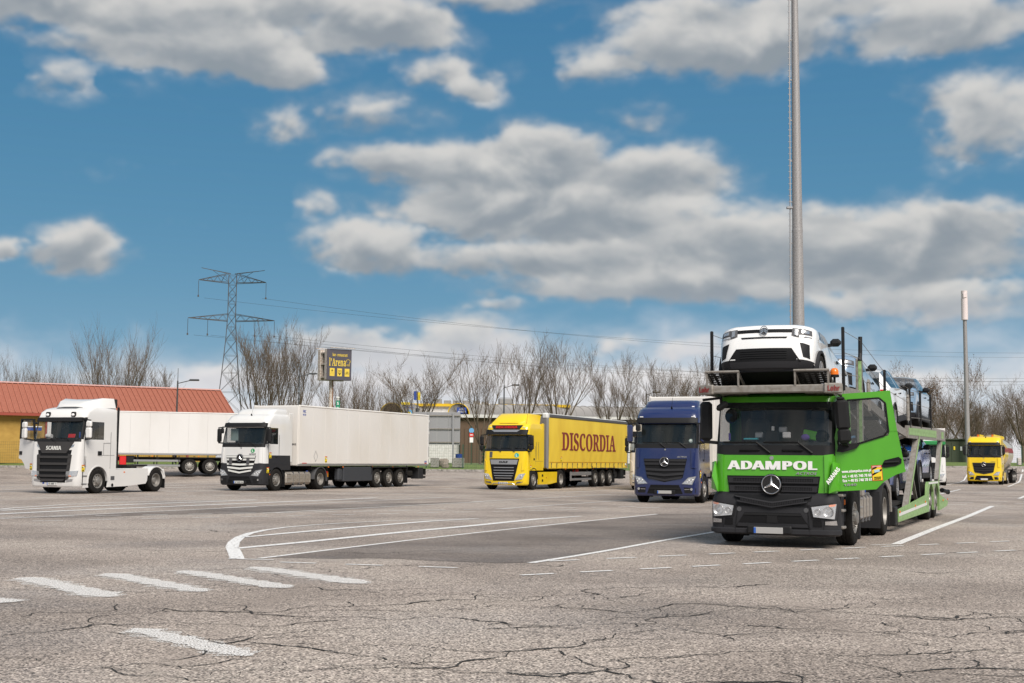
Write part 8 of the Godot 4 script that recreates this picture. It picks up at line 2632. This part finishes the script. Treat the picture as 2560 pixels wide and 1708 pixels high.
func tree_kind(sd: int, h: float, stems: int, fork: float, spread: float, upr: float, most: int, dense: float, leaves := 0) -> Array:
	var r := RandomNumberGenerator.new()
	r.seed = sd
	var t := Twigs.new()
	var c := Twigs.new()
	var l := Twigs.new()
	if fork > 0.0:
		t.stick(Vector3(0, -0.3, 0), Vector3(0.05, h * fork, 0), h * 0.017, h * 0.012, 8)
	for k in stems:
		var a := TAU * (k + r.randf_range(-0.3, 0.3)) / stems
		var out := spread * r.randf_range(0.5, 1.0) if stems > 1 else 0.05
		var d := Vector3(cos(a) * out, 1.0, sin(a) * out).normalized()
		grow(t, c, r, Vector3(0.05 if fork > 0.0 else cos(a) * 0.2, h * fork * r.randf_range(0.85, 1.0), 0.0 if fork > 0.0 else sin(a) * 0.2), d, h * (1.0 - fork) * r.randf_range(0.72, 0.98), h * 0.0115 * (1.0 if stems > 3 else 1.2), 0 if stems < 4 else 0, most, upr, dense)
	if leaves > 0:
		for i in leaves:
			var at: Vector3 = c.v[r.randi() % c.v.size()]
			var u := Vector3(r.randf_range(-1, 1), r.randf_range(-1, 0.3), r.randf_range(-1, 1)).normalized() * r.randf_range(0.1, 0.2)
			var w := u.cross(Vector3(r.randf_range(-1, 1), r.randf_range(-1, 1), 0.4)).normalized() * 0.06
			l.leaf(at + Vector3(r.randf_range(-0.08, 0.08), r.randf_range(-0.1, 0.05), r.randf_range(-0.08, 0.08)), u, w)
	return [t.mesh(), c.mesh(), l.mesh() if leaves > 0 else null]

func place_tree(called: String, kind: Array, at: Vector3, sc: float, turn: float, label: String, group: String, wide := 1.0) -> void:
	var o := thing(called, label, "tree" if called != "bush" else "bush", at, turn, group)
	o.scale = Vector3(sc * wide, sc, sc * wide)
	put(kind[0], "trunk", "bark", o)
	put(kind[1], "crown", "twig", o)
	if kind[2] != null:
		put(kind[2], "leaves", "dead_leaf", o)

func woods() -> void:
	var K := {
		"vase": tree_kind(101, 10.0, 5, 0.22, 0.62, 0.9, 3, 0.72),
		"vase2": tree_kind(113, 10.0, 6, 0.26, 0.75, 0.8, 3, 0.72),
		"vase3": tree_kind(127, 10.0, 4, 0.2, 0.55, 1.0, 3, 0.74),
		"poplar": tree_kind(131, 10.0, 4, 0.12, 0.28, 1.3, 3, 0.76),
		"poplar2": tree_kind(137, 10.0, 3, 0.10, 0.36, 1.2, 3, 0.76),
		"shrub": tree_kind(139, 10.0, 11, 0.0, 0.55, 1.2, 2, 1.25),
		"leafy": tree_kind(149, 10.0, 5, 0.15, 0.75, 0.7, 3, 0.78, 1300),
		"round": tree_kind(151, 10.0, 6, 0.30, 0.85, 0.7, 3, 0.74)}
	print("trees ", Time.get_ticks_msec())
	var row := "bare trees behind the lorry park"
	for a in [
		["tree", "vase2", -8.3, -112.0, 0.95, 1.0, "spreading bare tree with a bird nest over the off-white trailer", 1.15],
		["tree", "vase", -2.6, -108.0, 0.93, 2.0, "bare tree right of the concrete blocks behind the yellow truck", 1.0],
		["tree", "vase3", 1.0, -112.0, 1.06, 0.4, "bare tree rising straight behind the yellow truck's roof", 1.1],
		["tree", "vase", 4.3, -115.0, 1.06, 4.0, "bare tree behind the front of the curtain trailer", 1.1],
		["tree", "vase", 9.4, -119.0, 0.98, 3.1, "bare tree behind the tail of the curtain trailer", 1.0],
		["tree", "vase2", 12.0, -117.0, 0.84, 0.9, "shorter bare tree between the curtain trailer and the blue truck", 1.0],
		["tree", "vase3", 14.6, -118.0, 0.92, 5.2, "bare tree behind the roof of the blue truck", 1.1],
		["tree", "vase", 17.0, -121.0, 0.96, 2.6, "bare tree between the blue truck and the transporter", 1.1],
		["tree", "round", 20.5, -125.0, 0.9, 2.0, "bare tree behind the white car on the upper deck", 1.0],
		["tree", "poplar", -28.2, -142.0, 1.36, 0.3, "tall upright bare poplar nearest the pylon", 1.15],
		["tree", "poplar2", -26.0, -139.0, 1.26, 2.2, "tall upright bare poplar in the middle of its clump", 1.2],
		["tree", "poplar", -23.6, -138.0, 1.30, 3.9, "tall upright bare poplar beside the restaurant sign", 1.15],
		["tree", "shrub", -43.0, -138.0, 1.28, 0.8, "many-stemmed bare tree behind the red roof", 1.0],
		["tree", "poplar2", -38.8, -141.0, 1.02, 1.9, "bare tree behind the street lamp on the red roof", 1.2],
		["bush", "shrub", -21.5, -128.0, 0.62, 2.0, "brushy bare bush left of the restaurant sign post", 1.0],
		["bush", "shrub", -15.6, -122.0, 0.80, 4.2, "brushy bare bush right of the restaurant sign post", 1.1],
		["bush", "shrub", -13.0, -126.0, 0.72, 0.2, "brushy bare bush in front of the dark canopy", 1.1],
		["bush", "shrub", -59.0, -140.0, 1.02, 0.5, "bare bush at the end of the red roof", 0.8],
		["bush", "shrub", -54.0, -142.0, 1.0, 1.5, "bare bush behind the red roof left of the brown thicket", 0.9],
		["bush", "shrub", -50.0, -140.0, 0.92, 3.5, "low bare bush behind the red roof beside the brown thicket", 0.9],
		["bush", "leafy", -47.4, -146.0, 0.80, 2.5, "brown-leaved thicket behind the red roof", 1.3],
		["tree", "leafy", 43.6, -141.0, 0.98, 0.0, "tree with clinging brown leaves left of the antenna mast", 1.1],
		["tree", "leafy", 47.6, -140.0, 1.02, 2.1, "tree with clinging brown leaves right of the antenna mast", 1.1],
		["tree", "leafy", 39.4, -144.0, 0.92, 4.0, "tree with clinging brown leaves behind the transporter's tail", 1.1],
		["tree", "vase2", 56.0, -140.0, 0.96, 1.0, "gnarled bare tree behind the tank trailer", 1.2],
		["tree", "round", 53.0, -150.0, 0.86, 3.0, "bare tree standing behind the gnarled one", 1.3],
		["tree", "leafy", 61.0, -146.0, 0.8, 5.0, "brown-leaved tree at the end of the fence", 1.3]]:
		place_tree(a[0], K[a[1]], Vector3(a[2], vy(a[2], a[3]) - 0.1, a[3]), a[4] * 0.81, a[5], a[6], row, a[7])
	# a far belt of scrub that reads as one brown mass
	var r := RandomNumberGenerator.new()
	r.seed = 5
	for belt in [[-120.0, 40.0, -190.0, 5.0], [30.0, 160.0, -185.0, 6.5]]:
		var mm := MultiMesh.new()
		mm.transform_format = MultiMesh.TRANSFORM_3D
		mm.mesh = K["shrub"][1]
		mm.instance_count = 60
		for i in 60:
			var s: float = belt[3] * 0.1 * r.randf_range(0.7, 1.25)
			var x: float = lerpf(belt[0], belt[1], (i + r.randf()) / 60.0)
			mm.set_instance_transform(i, Transform3D(Basis(Vector3.UP, r.randf() * TAU).scaled(Vector3(s * 1.6, s, s * 1.6)), Vector3(x, 0.6, belt[2] + r.randf_range(-12, 12))))
		var o := MultiMeshInstance3D.new()
		o.name = numbered("scrub_belt")
		o.multimesh = mm
		o.material_override = M["twig"]
		add_child(o)
		o.set_meta("kind", "stuff")
		tag(o, "far brown belt of bare scrub along the horizon", "scrub", "far scrub")
